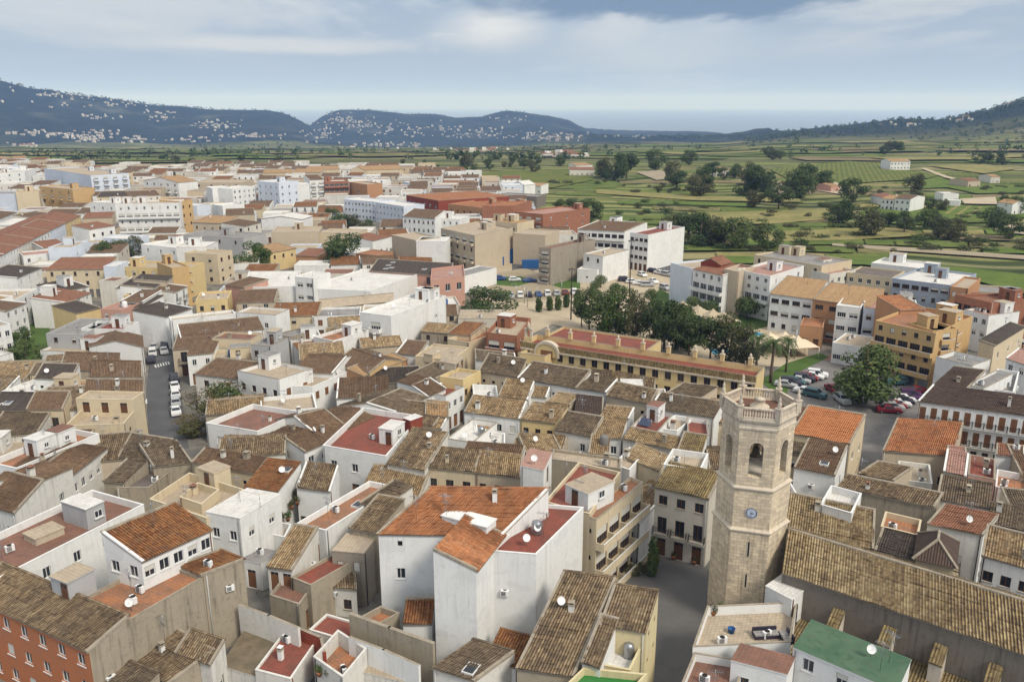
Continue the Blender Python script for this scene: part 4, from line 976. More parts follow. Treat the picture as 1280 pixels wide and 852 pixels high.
# ------------------------------------------------------------ cars
def car_meshes(kind, paint):
    key = ('car', kind, paint)
    if key in TREE: return TREE[key]
    w = .88; st = {'hatch': [(-2.0, .62, .7), (-1.93, .95, .93), (-1.55, 1.45, .74), (.35, 1.47, .74), (1.05, .97, .92), (1.85, .82, .88), (2.02, .60, .75)], 'suv': [(-2.2, .75, .8), (-2.13, 1.1, .93), (-1.85, 1.68, .78), (.45, 1.70, .78), (1.1, 1.15, .94), (2.0, 1.0, .9), (2.2, .7, .8)], 'sedan': [(-2.25, .62, .75), (-2.15, .93, .9), (-1.45, .98, .92), (-.85, 1.42, .72), (.3, 1.43, .72), (1.05, .96, .92), (2.1, .80, .86), (2.25, .58, .72)]}[kind]
    mb = MB(); secs = []
    for x, top, tw in st:
        b = min(top - .02, .92); secs.append([(x, -w * .93, .28), (x, -w, .55), (x, -w * (.98 if top > .95 else tw / .92), b), (x, -w * tw, top), (x, w * tw, top), (x, w * (.98 if top > .95 else tw / .92), b), (x, w, .55), (x, w * .93, .28)])
    for a, b in zip(secs, secs[1:]):
        for j in range(8):
            q = [a[j], b[j], b[(j + 1) % 8], a[(j + 1) % 8]]; mb.poly(q[::-1], paint)
    mb.poly(secs[0], paint); mb.poly(secs[-1][::-1], paint)
    gl = MB(); roof = [s for s in st if s[1] > 1.3]; x0, x1 = roof[0][0], roof[-1][0]; zt_ = roof[0][1]; i1 = st.index(roof[-1]); i0 = st.index(roof[0])
    zb = .97 if kind != 'suv' else 1.12
    def lerp(a, b, f): return tuple(p + (q - p) * f for p, q in zip(a, b))
    o = .012
    for a, b in ((secs[i1], secs[i1 + 1]), (secs[i0], secs[i0 - 1])):
        s_ = 1 if b[0][0] > a[0][0] else -1
        q = [lerp(a[3], b[3], .08), lerp(a[4], b[4], .08), lerp(a[4], b[4], .92), lerp(a[3], b[3], .92)]
        q = [(p[0] + o * s_, p[1] * .93, p[2] + o) for p in q]; gl.poly(q if s_ < 0 else q[::-1], 'glass')
    for sg in (-1, 1):
        ya, yb = w * .985 * sg, w * roof[0][2] * sg
        f = lambda z: ya + (yb - ya) * ((z - .92) / (zt_ - .92))
        q = [(x0 - .15, f(zb) + o * sg, zb), (x1 + .45, f(zb) + o * sg, zb), (x1 + .02, f(zt_ - .1) + o * sg, zt_ - .1), (x0 + .08, f(zt_ - .1) + o * sg, zt_ - .1)]
        gl.poly(q if sg < 0 else q[::-1], 'glass')
    wh = MB(); wh.v = []; 
    for sg in (1,):
        n = 14; base = len(wh.v)
        for y_, r in ((-.1, .31), (-.1, .32), (.1, .32), (.1, .2)):
            for j in range(n): wh.v.append((r * math.cos(6.283 * j / n), y_, r * math.sin(6.283 * j / n)))
        for i in range(3):
            for j in range(n): wh.f.append((base + i * n + j, base + i * n + (j + 1) % n, base + (i + 1) * n + (j + 1) % n, base + (i + 1) * n + j)); wh.m.append(wh.mi('rubber')); wh.uv.extend([(0, 0)] * 4)
        for yy, r, rev in ((-.11, .2, False), (.1, .2, True)):
            q = [(r * math.cos(6.283 * j / n), yy, r * math.sin(6.283 * j / n)) for j in range(n)]; wh.poly(q if not rev else q[::-1], 'metal')
    lt = MB()
    for sg in (-1, 1): lt.box(st[-1][0] - .12, sg * .62 - .14, .6, st[-1][0] - .015, sg * .62 + .14, .74, 'white_paint')
    TREE[key] = (mb.mesh('body'), gl.mesh('windows'), wh.mesh('wheel'), lt.mesh('headlights'), st[-1][0] * .64); return TREE[key]
CN = dict(car_white='white', car_red='dark red', car_dark='black', car_silver='silver', car_blue='blue', car_teal='teal', car_purple='dark purple')
def car(pos, rz, kind, paint, label, group):
    b, g, wl, lt, ax = car_meshes(kind, paint); e = empty('parked_car', pos, rz, label, 'car', group)
    link('body', b, e); link('windows', g, e); link('headlights', lt, e)
    for x in (-ax, ax * .98):
        for y in (-.8, .8): link('wheel', wl, e, (x, y, .32))
def car_row(t, pts, n, cols, rz_off, where, group, z=0.06):
    a, b = P(t, *pts[0]), P(t, *pts[1]); d = b - a; rz = math.atan2(d.y, d.x) + rz_off
    names = {}
    for i in range(n):
        p = a.lerp(b, i / max(1, n - 1)); kind = ['hatch', 'suv', 'sedan'][(i * 5 + n) % 3]; c = cols[i % len(cols)]
        l = f"{CN[c]} {dict(hatch='hatchback', suv='tall car', sedan='saloon')[kind]} {where}"; names[l] = names.get(l, 0) + 1
        if names[l] > 1: l = f"farther {l}" if names[l] == 2 else f"farthest {l}"
        car((p.x, p.y, z), rz + random.uniform(-.04, .04), kind, c, l, group)
random.seed(3)
car_row('q', [(600, 458), (745, 412)], 8, ['car_silver', 'car_dark', 'car_teal', 'car_silver', 'car_dark', 'car_red', 'car_white', 'car_white'], -1.1, 'in the car park behind the bell tower', 'cars parked behind the bell tower')
car_row('q', [(690, 490), (735, 505)], 2, ['car_white', 'car_teal'], .3, 'by the hedge of the car park', 'cars parked behind the bell tower')
car_row('q', [(820, 480), (860, 530)], 2, ['car_red', 'car_silver'], .2, 'under the large dark tree', 'cars parked behind the bell tower')
car_row('u', [(228, 608), (350, 526)], 8, ['car_red', 'car_silver', 'car_red', 'car_white', 'car_dark', 'car_white', 'car_purple', 'car_purple'], -1.0, 'in the slanted row before the white inn', 'cars parked in the slanted row')
car_row('u', [(375, 500), (270, 452)], 2, ['car_red', 'car_teal'], 1.5, 'near the ochre apartment block', 'cars parked in the slanted row')
car_row('n', [(-50, 745), (300, 725)], 9, ['car_dark', 'car_silver', 'car_white', 'car_dark', 'car_blue', 'car_white', 'car_silver', 'car_red', 'car_white'], 1.4, 'in the long row beside the sandy park', 'cars beside the sandy park')
car_row('n', [(-60, 660), (160, 672)], 4, ['car_blue', 'car_white', 'car_blue', 'car_white'], .4, 'on the dirt lot by the blue containers', 'cars on the dirt lot')
car_row('n', [(545, 665), (655, 690)], 4, ['car_dark', 'car_white', 'car_white', 'car_silver'], .9, 'on the sandy lot beside the stepped white house', 'cars on the sandy lot')
car_row('n', [(620, 605), (750, 640)], 5, ['car_white', 'car_silver', 'car_dark', 'car_white', 'car_silver'], .2, 'along the road by the blank white block', 'cars along the park road')
car_row('n', [(630, 640), (740, 705)], 3, ['car_white', 'car_white', 'car_silver'], .2, 'on the near side of the park road', 'cars along the park road')
car_row('f', [(815, 580), (808, 430)], 5, ['car_white', 'car_silver', 'car_white', 'car_white', 'car_dark'], .05, 'along the wall of the sloping street', 'cars parked along the street')
car_row('f', [(700, 340), (725, 225)], 5, ['car_dark', 'car_white', 'car_silver', 'car_blue', 'car_white'], .05, 'far up the sloping street', 'cars parked along the street')
car_row('f', [(760, 300), (765, 215)], 5, ['car_silver', 'car_dark', 'car_white', 'car_silver', 'car_dark'], .05, 'on the far kerb of the street', 'cars parked along the street')
car_row('l', [(460, 315), (650, 320)], 11, ['car_dark', 'car_dark', 'car_silver', 'car_white', 'car_dark'], 1.5, 'in the far car park before the white blocks', 'cars in the far car park', 0.06)
# ------------------------------------------------------------ bell tower
def bell_tower():
    F0 = at(926, 785, 0); d = Vector((F0.x, F0.y, 0)).normalized(); s0 = 3.92; ap = lambda s: s * math.sqrt(3) / 2
    C = F0 + d * ap(s0); rz = math.atan2(d.y, d.x) - math.pi / 2 + R(1.5)
    e = empty('bell_tower', (C.x, C.y, 0), rz, 'tall six-sided stone bell tower with a clock and a balustrade', 'bell tower')
    Z = lambda v: at_y(926, v, F0.y).z
    zc, zs2, zs1, zk = Z(530), Z(663), Z(611), Z(641)
    def frame(k, s):
        an = R(-90 + 60 * k); n = Vector((math.cos(an), math.sin(an), 0)); tdir = Vector((-n.y, n.x, 0)); o = n * ap(s) - tdir * s / 2
        return lambda x, dep, z: tuple(o + tdir * x - n * dep + Vector((0, 0, z)))
    def stage(name, s, z0, z1, mat, arch=False):
        mb = MB()
        for k in range(6):
            fm = frame(k, s)
            if not arch: facade(mb, fm, s, z0, z1, [], mat); continue
            w = 1.35; x0, x1 = s / 2 - w / 2, s / 2 + w / 2; b0, b1 = Z(597), Z(562); top = b1 + w / 2
            for (a, b, c, dd) in ((0, x0, z0, z1), (x1, s, z0, z1), (x0, x1, z0, b0), (x0, x1, top, z1)):
                mb.poly([fm(a, 0, c), fm(b, 0, c), fm(b, 0, dd), fm(a, 0, dd)], mat, [(a, c), (b, c), (b, dd), (a, dd)])
            cur = [(s / 2 + math.cos(t_) * w / 2, b1 + math.sin(t_) * w / 2) for t_ in np.linspace(0, math.pi, 13)]
            for i in range(12):
                p, q = cur[i], cur[i + 1]
                mb.poly([fm(p[0], 0, p[1]), fm(p[0], 0, top), fm(q[0], 0, top), fm(q[0], 0, q[1])], mat, [(p[0], p[1]), (p[0], top), (q[0], top), q])
            loop = [(x1, b0)] + cur + [(x0, b0)]
            for p, q in zip(loop, loop[1:] + loop[:1]):
                mb.poly([fm(p[0], 0, p[1]), fm(q[0], 0, q[1]), fm(q[0], .8, q[1]), fm(p[0], .8, p[1])], mat, [(0, p[1]), (0, q[1]), (.8, q[1]), (.8, p[1])])
            # raised archivolt and sill
            for i in range(12):
                p, q = cur[i], cur[i + 1]; sc = lambda r_, f: (s / 2 + (r_[0] - s / 2) * f, b1 + (r_[1] - b1) * f)
                a, b = sc(p, 1.04), sc(q, 1.04); c2, d2 = sc(q, 1.32), sc(p, 1.32)
                mb.poly([fm(*[a[0], -.05, a[1]]), fm(d2[0], -.05, d2[1]), fm(c2[0], -.05, c2[1]), fm(b[0], -.05, b[1])], 'tower_trim')
            # inner wall faces
            for (a, b, c, dd) in ((.46, x0, z0, z1), (x1, s - .46, z0, z1), (x0, x1, z0, b0), (x0, x1, top, z1)):
                mb.poly([fm(b, .8, c), fm(a, .8, c), fm(a, .8, dd), fm(b, .8, dd)], 'tower_plaster')
        if arch:
            hexp = [Vector(frame(k, s)(0, 0, b0 - .4)) for k in range(6)]; mb.poly(hexp, 'tower_plaster')
            mb.poly([Vector(frame(k, s)(0, 0, z1 - .3)) for k in range(6)][::-1], 'tower_plaster')
        return mb.build(name, e)
    s_low, s_mid, s_top = s0 * 1.0, s0 * .965, s0 * .94
    low = stage('shaft', s_low, -.5, zs2, 'tower_stone'); mid = stage('clock_stage', s_mid, zs2, zs1, 'tower_stone'); bel = stage('belfry', s_top, zs1, zc, 'tower_stone', True)
    def ringm(prof, mat, name, par=e):   # moulding that runs round the hexagon: (side, z) pairs
        mb = MB()
        for (sa, za), (sb, zb) in zip(prof, prof[1:]):
            for k in range(6):
                fa, fb = frame(k, sa), frame(k, sb); mb.poly([fa(0, 0, za), fa(sa, 0, za), fb(sb, 0, zb), fb(0, 0, zb)], mat)
        return mb.build(name, par)
    for zz, s in ((zs2, s_low), (zs1, s_mid)):
        ringm([(s - .05, zz - .3), (s + .1, zz - .25), (s + .22, zz - .08), (s + .22, zz + .03), (s - .16, zz + .22)], 'tower_trim', 'string_course')
    sc = s_top
    ringm([(sc - .02, zc - .75), (sc + .14, zc - .7), (sc + .14, zc - .5), (sc + .05, zc - .45), (sc + .05, zc - .1), (sc + .2, zc + .05), (sc + .32, zc + .28), (sc + .32, zc + .45), (sc - .3, zc + .5)], 'tower_trim', 'cornice')
    mb = MB(); mb.poly([frame(k, sc)(0, 0, zc + .48) for k in range(6)], 'floor_redbrown'); mb.lathe([(1.0, 0), (1.0, .35), (.55, .4), (.5, 1.0), (.62, 1.05), (.2, 1.25)], 'tower_trim', (0, 0, zc + .49), 10); mb.build('terrace_floor', e)
    # balustrade
    mb = MB(); sb = sc + .16; zb = zc + .5
    for k in range(6):
        fm = frame(k, sb)
        def bx(a, b, d0, d1, z0, z1, m):
            q = [fm(a, d0, z0), fm(b, d0, z0), fm(b, d1, z0), fm(a, d1, z0), fm(a, d0, z1), fm(b, d0, z1), fm(b, d1, z1), fm(a, d1, z1)]
            for f in ((0, 1, 5, 4), (1, 2, 6, 5), (2, 3, 7, 6), (3, 0, 4, 7), (4, 5, 6, 7)): mb.poly([q[i] for i in f], m)
        bx(.2, sb - .2, -.02, .24, zb - .02, zb + .16, 'tower_trim'); bx(.2, sb - .2, -.04, .26, zb + .98, zb + 1.14, 'tower_trim')
        n = 12
        for i in range(n):
            x = .42 + (sb - .84) * i / (n - 1); c = fm(x, .11, zb + .16); mb.lathe([(.11, 0), (.08, .08), (.13, .3), (.08, .55), (.075, .7), (.12, .82)], 'tower_trim', c, 7, cap=False)
    mb.build('balustrade', e)
    for k in range(6):
        p = Vector(frame(k, sb)(0, .1, zb)); mb = MB()
        mb.box(-.27, -.27, 0, .27, .27, 1.25, 'tower_trim'); mb.box(-.34, -.34, 1.25, .34, .34, 1.38, 'tower_trim')
        mb.lathe([(.2, 1.38), (.14, 1.5), (.24, 1.75), (.15, 1.95), (.11, 2.1), (.16, 2.25), (.05, 2.5), (.01, 2.65)], 'tower_trim', (0, 0, 0), 9)
        mb.build('pinnacle', e, p, R(60 * k))
    # clock on the face towards the square
    fm = frame(0, s_mid); c = Vector(fm(s_mid / 2, 0, zk)); mb = MB()
    def disc(r, y, m, n=32, r0=0):
        o = [(r * math.cos(6.2832 * j / n), y, r * math.sin(6.2832 * j / n)) for j in range(n)]
        if r0 == 0: mb.poly(o, m)
        else:
            i_ = [(r0 * math.cos(6.2832 * j / n), y, r0 * math.sin(6.2832 * j / n)) for j in range(n)]
            for j in range(n): mb.poly([o[j], o[(j + 1) % n], i_[(j + 1) % n], i_[j]], m)
    for j in range(32):
        a, b = 6.2832 * j / 32, 6.2832 * (j + 1) / 32
        mb.poly([(.72 * math.cos(a), 0, .72 * math.sin(a)), (.72 * math.cos(b), 0, .72 * math.sin(b)), (.72 * math.cos(b), -.1, .72 * math.sin(b)), (.72 * math.cos(a), -.1, .72 * math.sin(a))], 'tower_trim')
    disc(.86, -.05, 'tower_trim', r0=.68); disc(.70, -.06, 'clock_face'); disc(.70, -.066, 'clock_blue', r0=.60); disc(.24, -.064, 'clock_blue', r0=.20)
    co = mb.build('clock', e, c); co.scale = (.82, 1, .82)
    mb = MB()
    for j in range(12):
        a = math.pi / 2 - 6.2832 * j / 12; u, w_ = Vector((math.cos(a), 0, math.sin(a))), Vector((-math.sin(a), 0, math.cos(a)))
        for q in ([0] if j % 3 else [-.05, .05]): mb.poly([u * .42 + w_ * (q - .022) + Vector((0, -.068, 0)), u * .42 + w_ * (q + .022) + Vector((0, -.068, 0)), u * .57 + w_ * (q + .022) + Vector((0, -.068, 0)), u * .57 + w_ * (q - .022) + Vector((0, -.068, 0))], 'clock_blue')
    mb.build('hour_marks', co)
    for nm, a, l, wd in (('hour_hand', R(90 - 115), .34, .05), ('minute_hand', R(90 - 200), .50, .035)):
        mb = MB(); u, w_ = Vector((math.cos(a), 0, math.sin(a))), Vector((-math.sin(a), 0, math.cos(a))); y = Vector((0, -.09 if nm[0] == 'h' else -.1, 0))
        mb.poly([-u * .1 - w_ * wd + y, -u * .1 + w_ * wd + y, u * l + w_ * wd * .4 + y, u * l - w_ * wd * .4 + y][::-1], 'clock_blue'); mb.build(nm, co)
    mb = MB(); mb.lathe([(.02, 1.15), (.25, 1.12), (.33, .95), (.38, .5), (.5, .12), (.62, 0), (.56, 0), (.3, .5), (.1, .9)], 'bronze', (0, 0, 0), 18, cap=False); mb.tube([(-1.1, 0, 1.35), (1.1, 0, 1.35)], .12, 'wood', 8); mb.box(-.16, -.2, 1.15, .16, .2, 1.9, 'wood')
    bo = mb.build('bell', e, (0, 0, Z(585)))
    for vv0, vv1 in ((695, 677), (733, 717)):
        fm = frame(0, s_low); mb = MB(); x = s_low / 2; z0, z1 = Z(vv0), Z(vv1)
        mb.poly([fm(x - .09, -.012, z0), fm(x + .09, -.012, z0), fm(x + .09, -.012, z1), fm(x - .09, -.012, z1)], 'dark')
        for a, b in ((-.2, -.09), (.09, .2)): mb.poly([fm(x + a, -.03, z0 - .1), fm(x + b, -.03, z0 - .1), fm(x + b, -.03, z1 + .1), fm(x + a, -.03, z1 + .1)], 'tower_trim')
        mb.build('slit_window', e)
    return C
TC = bell_tower()

# ------------------------------------------------------------ church beside the tower
def church():
    e = H('e', 52, 452, 1100, 805, 75, 298, 8.6, 'church_grey', 'g3.6 church_tile', 'F8:o', 'long stone church with a great ribbed tile roof and buttresses', '<', 'church', 'church')
    hh = HOUSES[-1]; L = hh['L']
    for k, fx in enumerate((.24, .43, .61, .79, .96)):
        mb = MB(); x = L * fx; w = .55; zt_, zb = 5.7, 6.7
        q = [(-w, -2.0, 0), (w, -2.0, 0), (w, -.02, 0), (-w, -.02, 0), (-w, -2.0, zt_), (w, -2.0, zt_), (w, -.02, zb), (-w, -.02, zb)]
        for f in ((0, 1, 5, 4), (1, 2, 6, 5), (3, 0, 4, 7), (4, 5, 6, 7)): mb.poly([q[i] for i in f], 'tower_plaster' if f != (4, 5, 6, 7) else 'moss')
        tileplane(mb, (-w - .06, -2.1, zt_ + .05), (2 * w + .12, 0, 0), (0, 2.0, 1.0), 'moss', True, .1)
        mb.build('buttress', e, (x, 0, 0))
    mb = MB(); mb.box(.5, -8.5, -.5, L, -.05, 2.6, 'church_grey'); o = mb.build('side_aisle', e)
    rb = MB(); tileplane(rb, (.3, -8.7, 2.62), (L - .1, 0, 0), (0, 8.6, 1.5), 'moss', True); rb.build('aisle_roof', o)
    return e
church()

# ------------------------------------------------------------ yellow school with roof terrace
def school():
    e = H('w', 652, 427, 945, 471, 6.5, None, 9.4, 'yellow', 'f1.1 floor_red', 'F19:-cc', 'long yellow school with red roof terrace and brown parapet band', '', 'school', 'school', fr='frame_brown')
    hh = HOUSES[-1]; L, D, h = hh['L'], hh['D'], hh['h']
    mb = MB(); mb.box(-.12, -.3, h - 1.35, L + .12, -.02, h - 1.05, 'tower_trim'); mb.box(-.1, -.12, h - 1.05, L + .1, -.02, h + .1, 'moss'); mb.build('cornice', e)
    for i in range(9):
        mb = MB(); mb.box(-.35, -.35, 0, .35, .35, 1.3, 'yellow'); mb.box(-.42, -.42, 1.3, .42, .42, 1.45, 'tower_trim'); mb.lathe([(.25, 1.45), (.14, 1.6), (.28, 1.9), (.05, 2.25)], 'tower_trim', (0, 0, 0), 8)
        mb.build('parapet_pillar', e, (L * (i + .5) / 9, D - .1, h))
    # arched gable over the entrance
    mb = MB(); w = 2.5; x = L * .125; n = 14; base = h - 2.2
    pts = [(-w, 0)] + [(-w * math.cos(t_), 1.0 + 2.0 * math.sin(t_)) for t_ in np.linspace(0, math.pi, n)] + [(w, 0)]
    mb.poly([(p[0], -.35, p[1]) for p in pts], 'yellow'); mb.poly([(p[0], .6, p[1]) for p in pts][::-1], 'yellow')
    for p, q in zip(pts, pts[1:]): mb.poly([(q[0] * 1.06, -.5, q[1] * 1.05), (p[0] * 1.06, -.5, p[1] * 1.05), (p[0] * 1.06, .6, p[1] * 1.05), (q[0] * 1.06, .6, q[1] * 1.05)][::-1], 'tower_trim')
    for p, q in zip(pts, pts[1:]): mb.poly([(p[0] * 1.06, -.5, p[1] * 1.05), (q[0] * 1.06, -.5, q[1] * 1.05), (q[0] * .9, -.5, q[1] * .88), (p[0] * .9, -.5, p[1] * .88)][::-1], 'tower_trim')
    mb.box(-1.3, -.38, -.4, 1.3, -.36, 1.3, 'shutter'); mb.build('entrance_gable', e, (x, 0, base))
    mb = MB(); mb.box(-.9, -.3, 0, .9, .3, .9, 'yellow'); mb.box(-.8, -.25, .9, -.4, .25, 2.4, 'tower_trim'); mb.box(.4, -.25, .9, .8, .25, 2.4, 'tower_trim'); mb.box(-.9, -.3, 2.4, .9, .3, 2.7, 'tower_trim'); mb.lathe([(.5, 2.7), (.3, 3.1), (.35, 3.4), (.05, 4.0)], 'tower_trim', (0, 0, 0), 8); mb.build('bell_gable', e, (L * .01 + .6, 1.0, h))
school()
H('w', 680, 420, 806, 439, 9.0, None, 8.9, 'yellow', 'f0.4 floor_red', 'x', 'broad red-roofed rear part at the left end of the yellow school', '', 'school_wing', 'school')
# ------------------------------------------------------------ houses, read block by block
# ---- bottom left
H('a', -140, 525, 325, 742, 4.2, None, 8.5, 'terracotta', 's1.0 old', 'F7:www R1:---', 'terracotta-coloured three-storey house with white string bands at the bottom left', '', fr='frame_white', side='rough_concrete')
H('a', 240, 580, 422, 655, 742, 470, 8.8, 'rough_concrete', 'f0.35 floor_orange', 'x', 'flat orange roof terrace over a long bare concrete wall', 'auv')
H('a', 655, 428, 742, 466, 890, 410, 9.0, 'rough_concrete', 's1.1 rust', 'x', 'rust-tiled roof at the far end of the bare concrete wall', 'u')
H('a', 515, 415, 772, 297, 372, 310, 11.6, 'white', 's2.4 rust', 'F5:---w L2:---w', 'white top-floor house under a wide rust-brown roof, bottom left', 'a')
H('a', -160, 552, 525, 205, -40, 325, 9.3, 'white', 'f0.8 floor_redbrown', 'F6:--w', 'large red-brown roof terrace with white parapets and a grey stair hut', 'ua')
H('a', 225, 128, 392, -2, 185, 48, 7.2, 'white_worn', 'g1.6 brown', 'F6:-w L3:-w', 'white house with broad brown roof and small windows at the left edge', 'c')
H('a', -60, 205, 55, 238, 160, 120, 8.4, 'white_worn', 'g1.2 brown', 'F2:-w R2:-w', 'worn white house under a brown roof beside the left edge', 'c')
H('a', 545, 185, 752, 255, 890, 150, 7.6, 'cream', 'f1.0 floor_tan', 'x', 'ochre-cream walled roof terrace with a sunken patio', 'c')
H('a', 655, 178, 735, 205, 800, 150, 7.9, 'cream', 'f0.9 floor_tan', 'x', 'small cream walled light well standing on the ochre terrace', '')
H('a', 750, 230, 875, 254, 1022, 165, 8.2, 'white', 'f0.1 floor_white', 'F2:dw R2:-w', 'white cube house with bright white flat roof', 'a')
H('v', 370, 215, 660, 265, 430, 150, 7.2, 'cream', 's1.0 brown', 'F3:-o', 'brown ribbed roof directly behind the ochre walled terrace', 'cc')
H('v', 610, 330, 770, 350, 720, 200, 7.0, 'white', 's1.1 rust', 'x', 'patchy rust roof with a white skylight behind the white cube', 'y')
H('v', 30, 190, 230, 225, 90, 80, 6.2, 'rough_concrete', 's1.3 grey_old', 'x', 'grey-brown roof beside the cream corner house', 'c')
H('v', 190, 235, 370, 215, 300, 115, 6.3, 'rough_concrete', 's1.3 grey_old', 'x', 'mottled grey roof left of the ochre walled terrace', 'c')
H('v', 20, 330, 170, 330, 150, 240, 5.2, 'rough_concrete', 'f0.4 floor_dark', 'x', 'dark flat yard roof left of the ochre terrace', 'u')
H('v', -40, 300, 60, 310, 70, 200, 5.6, 'rough_concrete', 's1.0 grey_old', 'x', 'low grey roof by the white left-edge house', '')
H('v', 720, 695, 835, 712, 955, 520, 6.0, 'white_worn', 's1.8 tan', 'F2:dd', 'steep tan-tiled roof over a small courtyard in the foreground', '')
H('v', 855, 330, 1010, 350, 900, 215, 6.5, 'white', 's1.0 old', 'F4:d', 'small white house with dark doors facing a planted courtyard', '')
H('v', 590, 660, 690, 680, 700, 610, 3.6, 'white', 'f0.1 floor_grey', 'F2:d', 'low blue-grey courtyard roof beside the white cube house', 'u')
H('v', 700, 540, 800, 560, 830, 500, 3.4, 'white', 'f0.9 floor_tan', 'x', 'planted courtyard terrace beside the white cube house', '')
# ---- bottom centre
H('b', 205, 275, 312, 300, 472, 120, 7.2, 'white', 'f0.7 floor_orange', 'x', 'narrow orange roof terrace behind a sloping white party wall', 'yu')
H('b', 335, 372, 452, 382, 502, 316, 6.8, 'concrete', 'f0.1 floor_tan', 'F2:-w', 'small grey house with a tan slab roof and one red window', '')
H('b', 185, 470, 258, 500, 342, 385, 5.4, 'rough_concrete', 'f0.3 floor_red', 'x', 'narrow red terrace stepping down beside the grey slab-roofed house', '')
H('b', 108, 535, 216, 570, 272, 492, 4.2, 'rough_concrete', 'f0.3 floor_redbrown', 'R1:d', 'lower red-brown terrace above a bare grey wall', '')
H('b', 285, 500, 425, 515, 420, 450, 3.6, 'white_worn', 's0.7 old', 'F3:w', 'low worn white house in the courtyards of the foreground', '')
H('b', 55, 808, 185, 842, 288, 692, 3.2, 'white_worn', 'f0.15 floor_red', 'x', 'long low dark red roof in a courtyard', '')
H('b', 252, 662, 395, 704, 400, 628, 3.4, 'white_worn', 'f0.15 floor_red', 'x', 'flat dark red roof below the grey slab-roofed house', '')
H('b', 268, 760, 375, 835, 462, 730, 4.6, 'white_worn', 'f1.6 floor_orange', 'x', 'white walled patio with an orange tiled floor', 'u')
H('b', -70, 790, 120, 850, 210, 690, 2.3, 'white_worn', 'f0.1 earth', 'x', 'overgrown earth yard of a ruined plot', '', 'yard', 'yard')
H('b', 395, 800, 640, 860, 640, 770, 2.6, 'white_worn', 'f0.1 floor_tan', 'x', 'pale paved yard behind a white wall at the bottom', '', 'yard', 'yard')
def wallseg(t, pts, z0, z1, mat, label, th=.3):
    q = [P(t, x, y, z1) for x, y in pts]; e = empty('garden_wall', (q[0].x, q[0].y, 0), 0, label, 'wall'); mb = MB()
    for a_, b_ in zip(q, q[1:]):
        a_, b_ = a_ - q[0], b_ - q[0]; d_ = (b_ - a_); d_.z = 0; n_ = Vector((-d_.y, d_.x, 0)).normalized() * th; d1 = d_.normalized() * .1
        lo = Vector((0, 0, z0)); hi = Vector((0, 0, z1)); a_.z = b_.z = 0; r_ = [a_ - d1, b_ + d1, b_ + d1 + n_, a_ - d1 + n_]; L_ = d_.length; H_ = z1 - z0
        for i in range(4): u_, w_ = r_[i], r_[(i + 1) % 4]; mb.poly([u_ + lo, w_ + lo, w_ + hi, u_ + hi], mat, [(0, 0), (L_, 0), (L_, H_), (0, H_)])
        mb.poly([r_[i] + hi for i in range(4)], 'mortar')
    mb.build('masonry', e)
wallseg('b', [(-5, 572), (100, 610), (208, 655)], 1, 5.2, 'white_worn', 'stained white ruin wall at the back of the overgrown yard')
wallseg('b', [(398, 690), (520, 735), (648, 792)], 1, 5.0, 'white', 'clean white yard wall in the bottom centre')
wallseg('b', [(400, 605), (540, 655), (700, 712)], 1, 6.0, 'rough_concrete', 'long stained concrete wall below the white house with orange roofs', .4)
wallseg('b', [(205, 655), (290, 690), (302, 740)], 1, 4.4, 'dark_red', 'brown-red dividing wall between the red roofs')
H('b', 440, 615, 510, 640, 505, 580, 4.8, 'rough_concrete', 'f0.6 floor_orange', 'x', 'narrow orange yard behind the long stained concrete wall', '')
H('b', 595, 640, 700, 640, 3, None, 5.0, 'white', 's0.8 rust', 'x', 'small rust lean-to roof against the tall white house', '')
H('b', 505, 312, 960, 318, 692, 146, 12.3, 'white', 's2.6 orange_tile', 'F3:--wo', 'tall white house with a broad orange tile roof', 'aa<')
H('b', 705, 372, 862, 450, 820, 247, 12.2, 'white', 'xr1.6 orange_tile', 'x', 'tall white wing with blank walls and its own orange roof', '')
H('c', 36, 374, 205, 388, 378, 215, 12.0, 'white', 'f0.35 floor_red', 'x', 'tall white block with a red terrace and satellite dishes', 'vvtu')
H('c', 235, 195, 400, 240, 512, 88, 10.8, 'cream', 'f0.4 floor_red', 'x', 'red roof terrace with stair huts behind the tall white block', 'aal')
H('c', 148, 62, 232, 80, 262, 15, 12.2, 'white', 'f0.1 floor_pink', 'R1:---d', 'white stair box with a pink flat roof', 'v')
H('c', 375, 240, 425, 262, 548, 105, 10.4, 'cream', 'f0.3 floor_orange', 'R4:BBB F1:ooo', 'cream apartment house with three tiers of railed balconies by the square', 'u')
H('c', 490, 195, 556, 214, 634, 108, 7.2, 'white', 'xr1.3 old', 'R5:dw', 'white house with a blue painted base in the narrow street', 'c')
H('c', 638, 142, 836, 186, 690, 55, 9.2, 'facade_stone', 's2.2 moss', 'F3:dbw L2:-ww', 'three-storey stone-coloured town house facing the square', '', fr='frame_brown')
H('s', 628, 520, 800, 545, 835, 470, 10.6, 'white', 'f0.8 floor_tan', 'x', 'white roof terrace behind the town house on the square', 'u')
H('c', 135, 800, 345, 830, 305, 452, 6.2, 'rough_concrete', 's4.0 old', 'x', 'big sagging brown tile roof in the foreground beside the square', 'c')
H('c', 437, 645, 606, 672, 490, 500, 8.6, 'pale_yellow', 's1.6 old', 'R2:-oo', 'steep brown roof with a white divider above the green terrace', '')
H('c', 372, 780, 438, 800, 440, 610, 7.4, 'white', 's1.6 old', 'x', 'narrow strip of brown roof beside the grey terrace', '')
H('c', 440, 790, 548, 810, 606, 690, 6.8, 'pale_yellow', 'f0.9 floor_white', 'R2:oo', 'pale grey terrace with a white barrel on the yellow house', 't')
H('c', 296, 880, 536, 905, 378, 800, 7.0, 'pale_yellow', 'f0.6 turf', 'R2:ow', 'bright green artificial-turf terrace on the yellow house', '<')
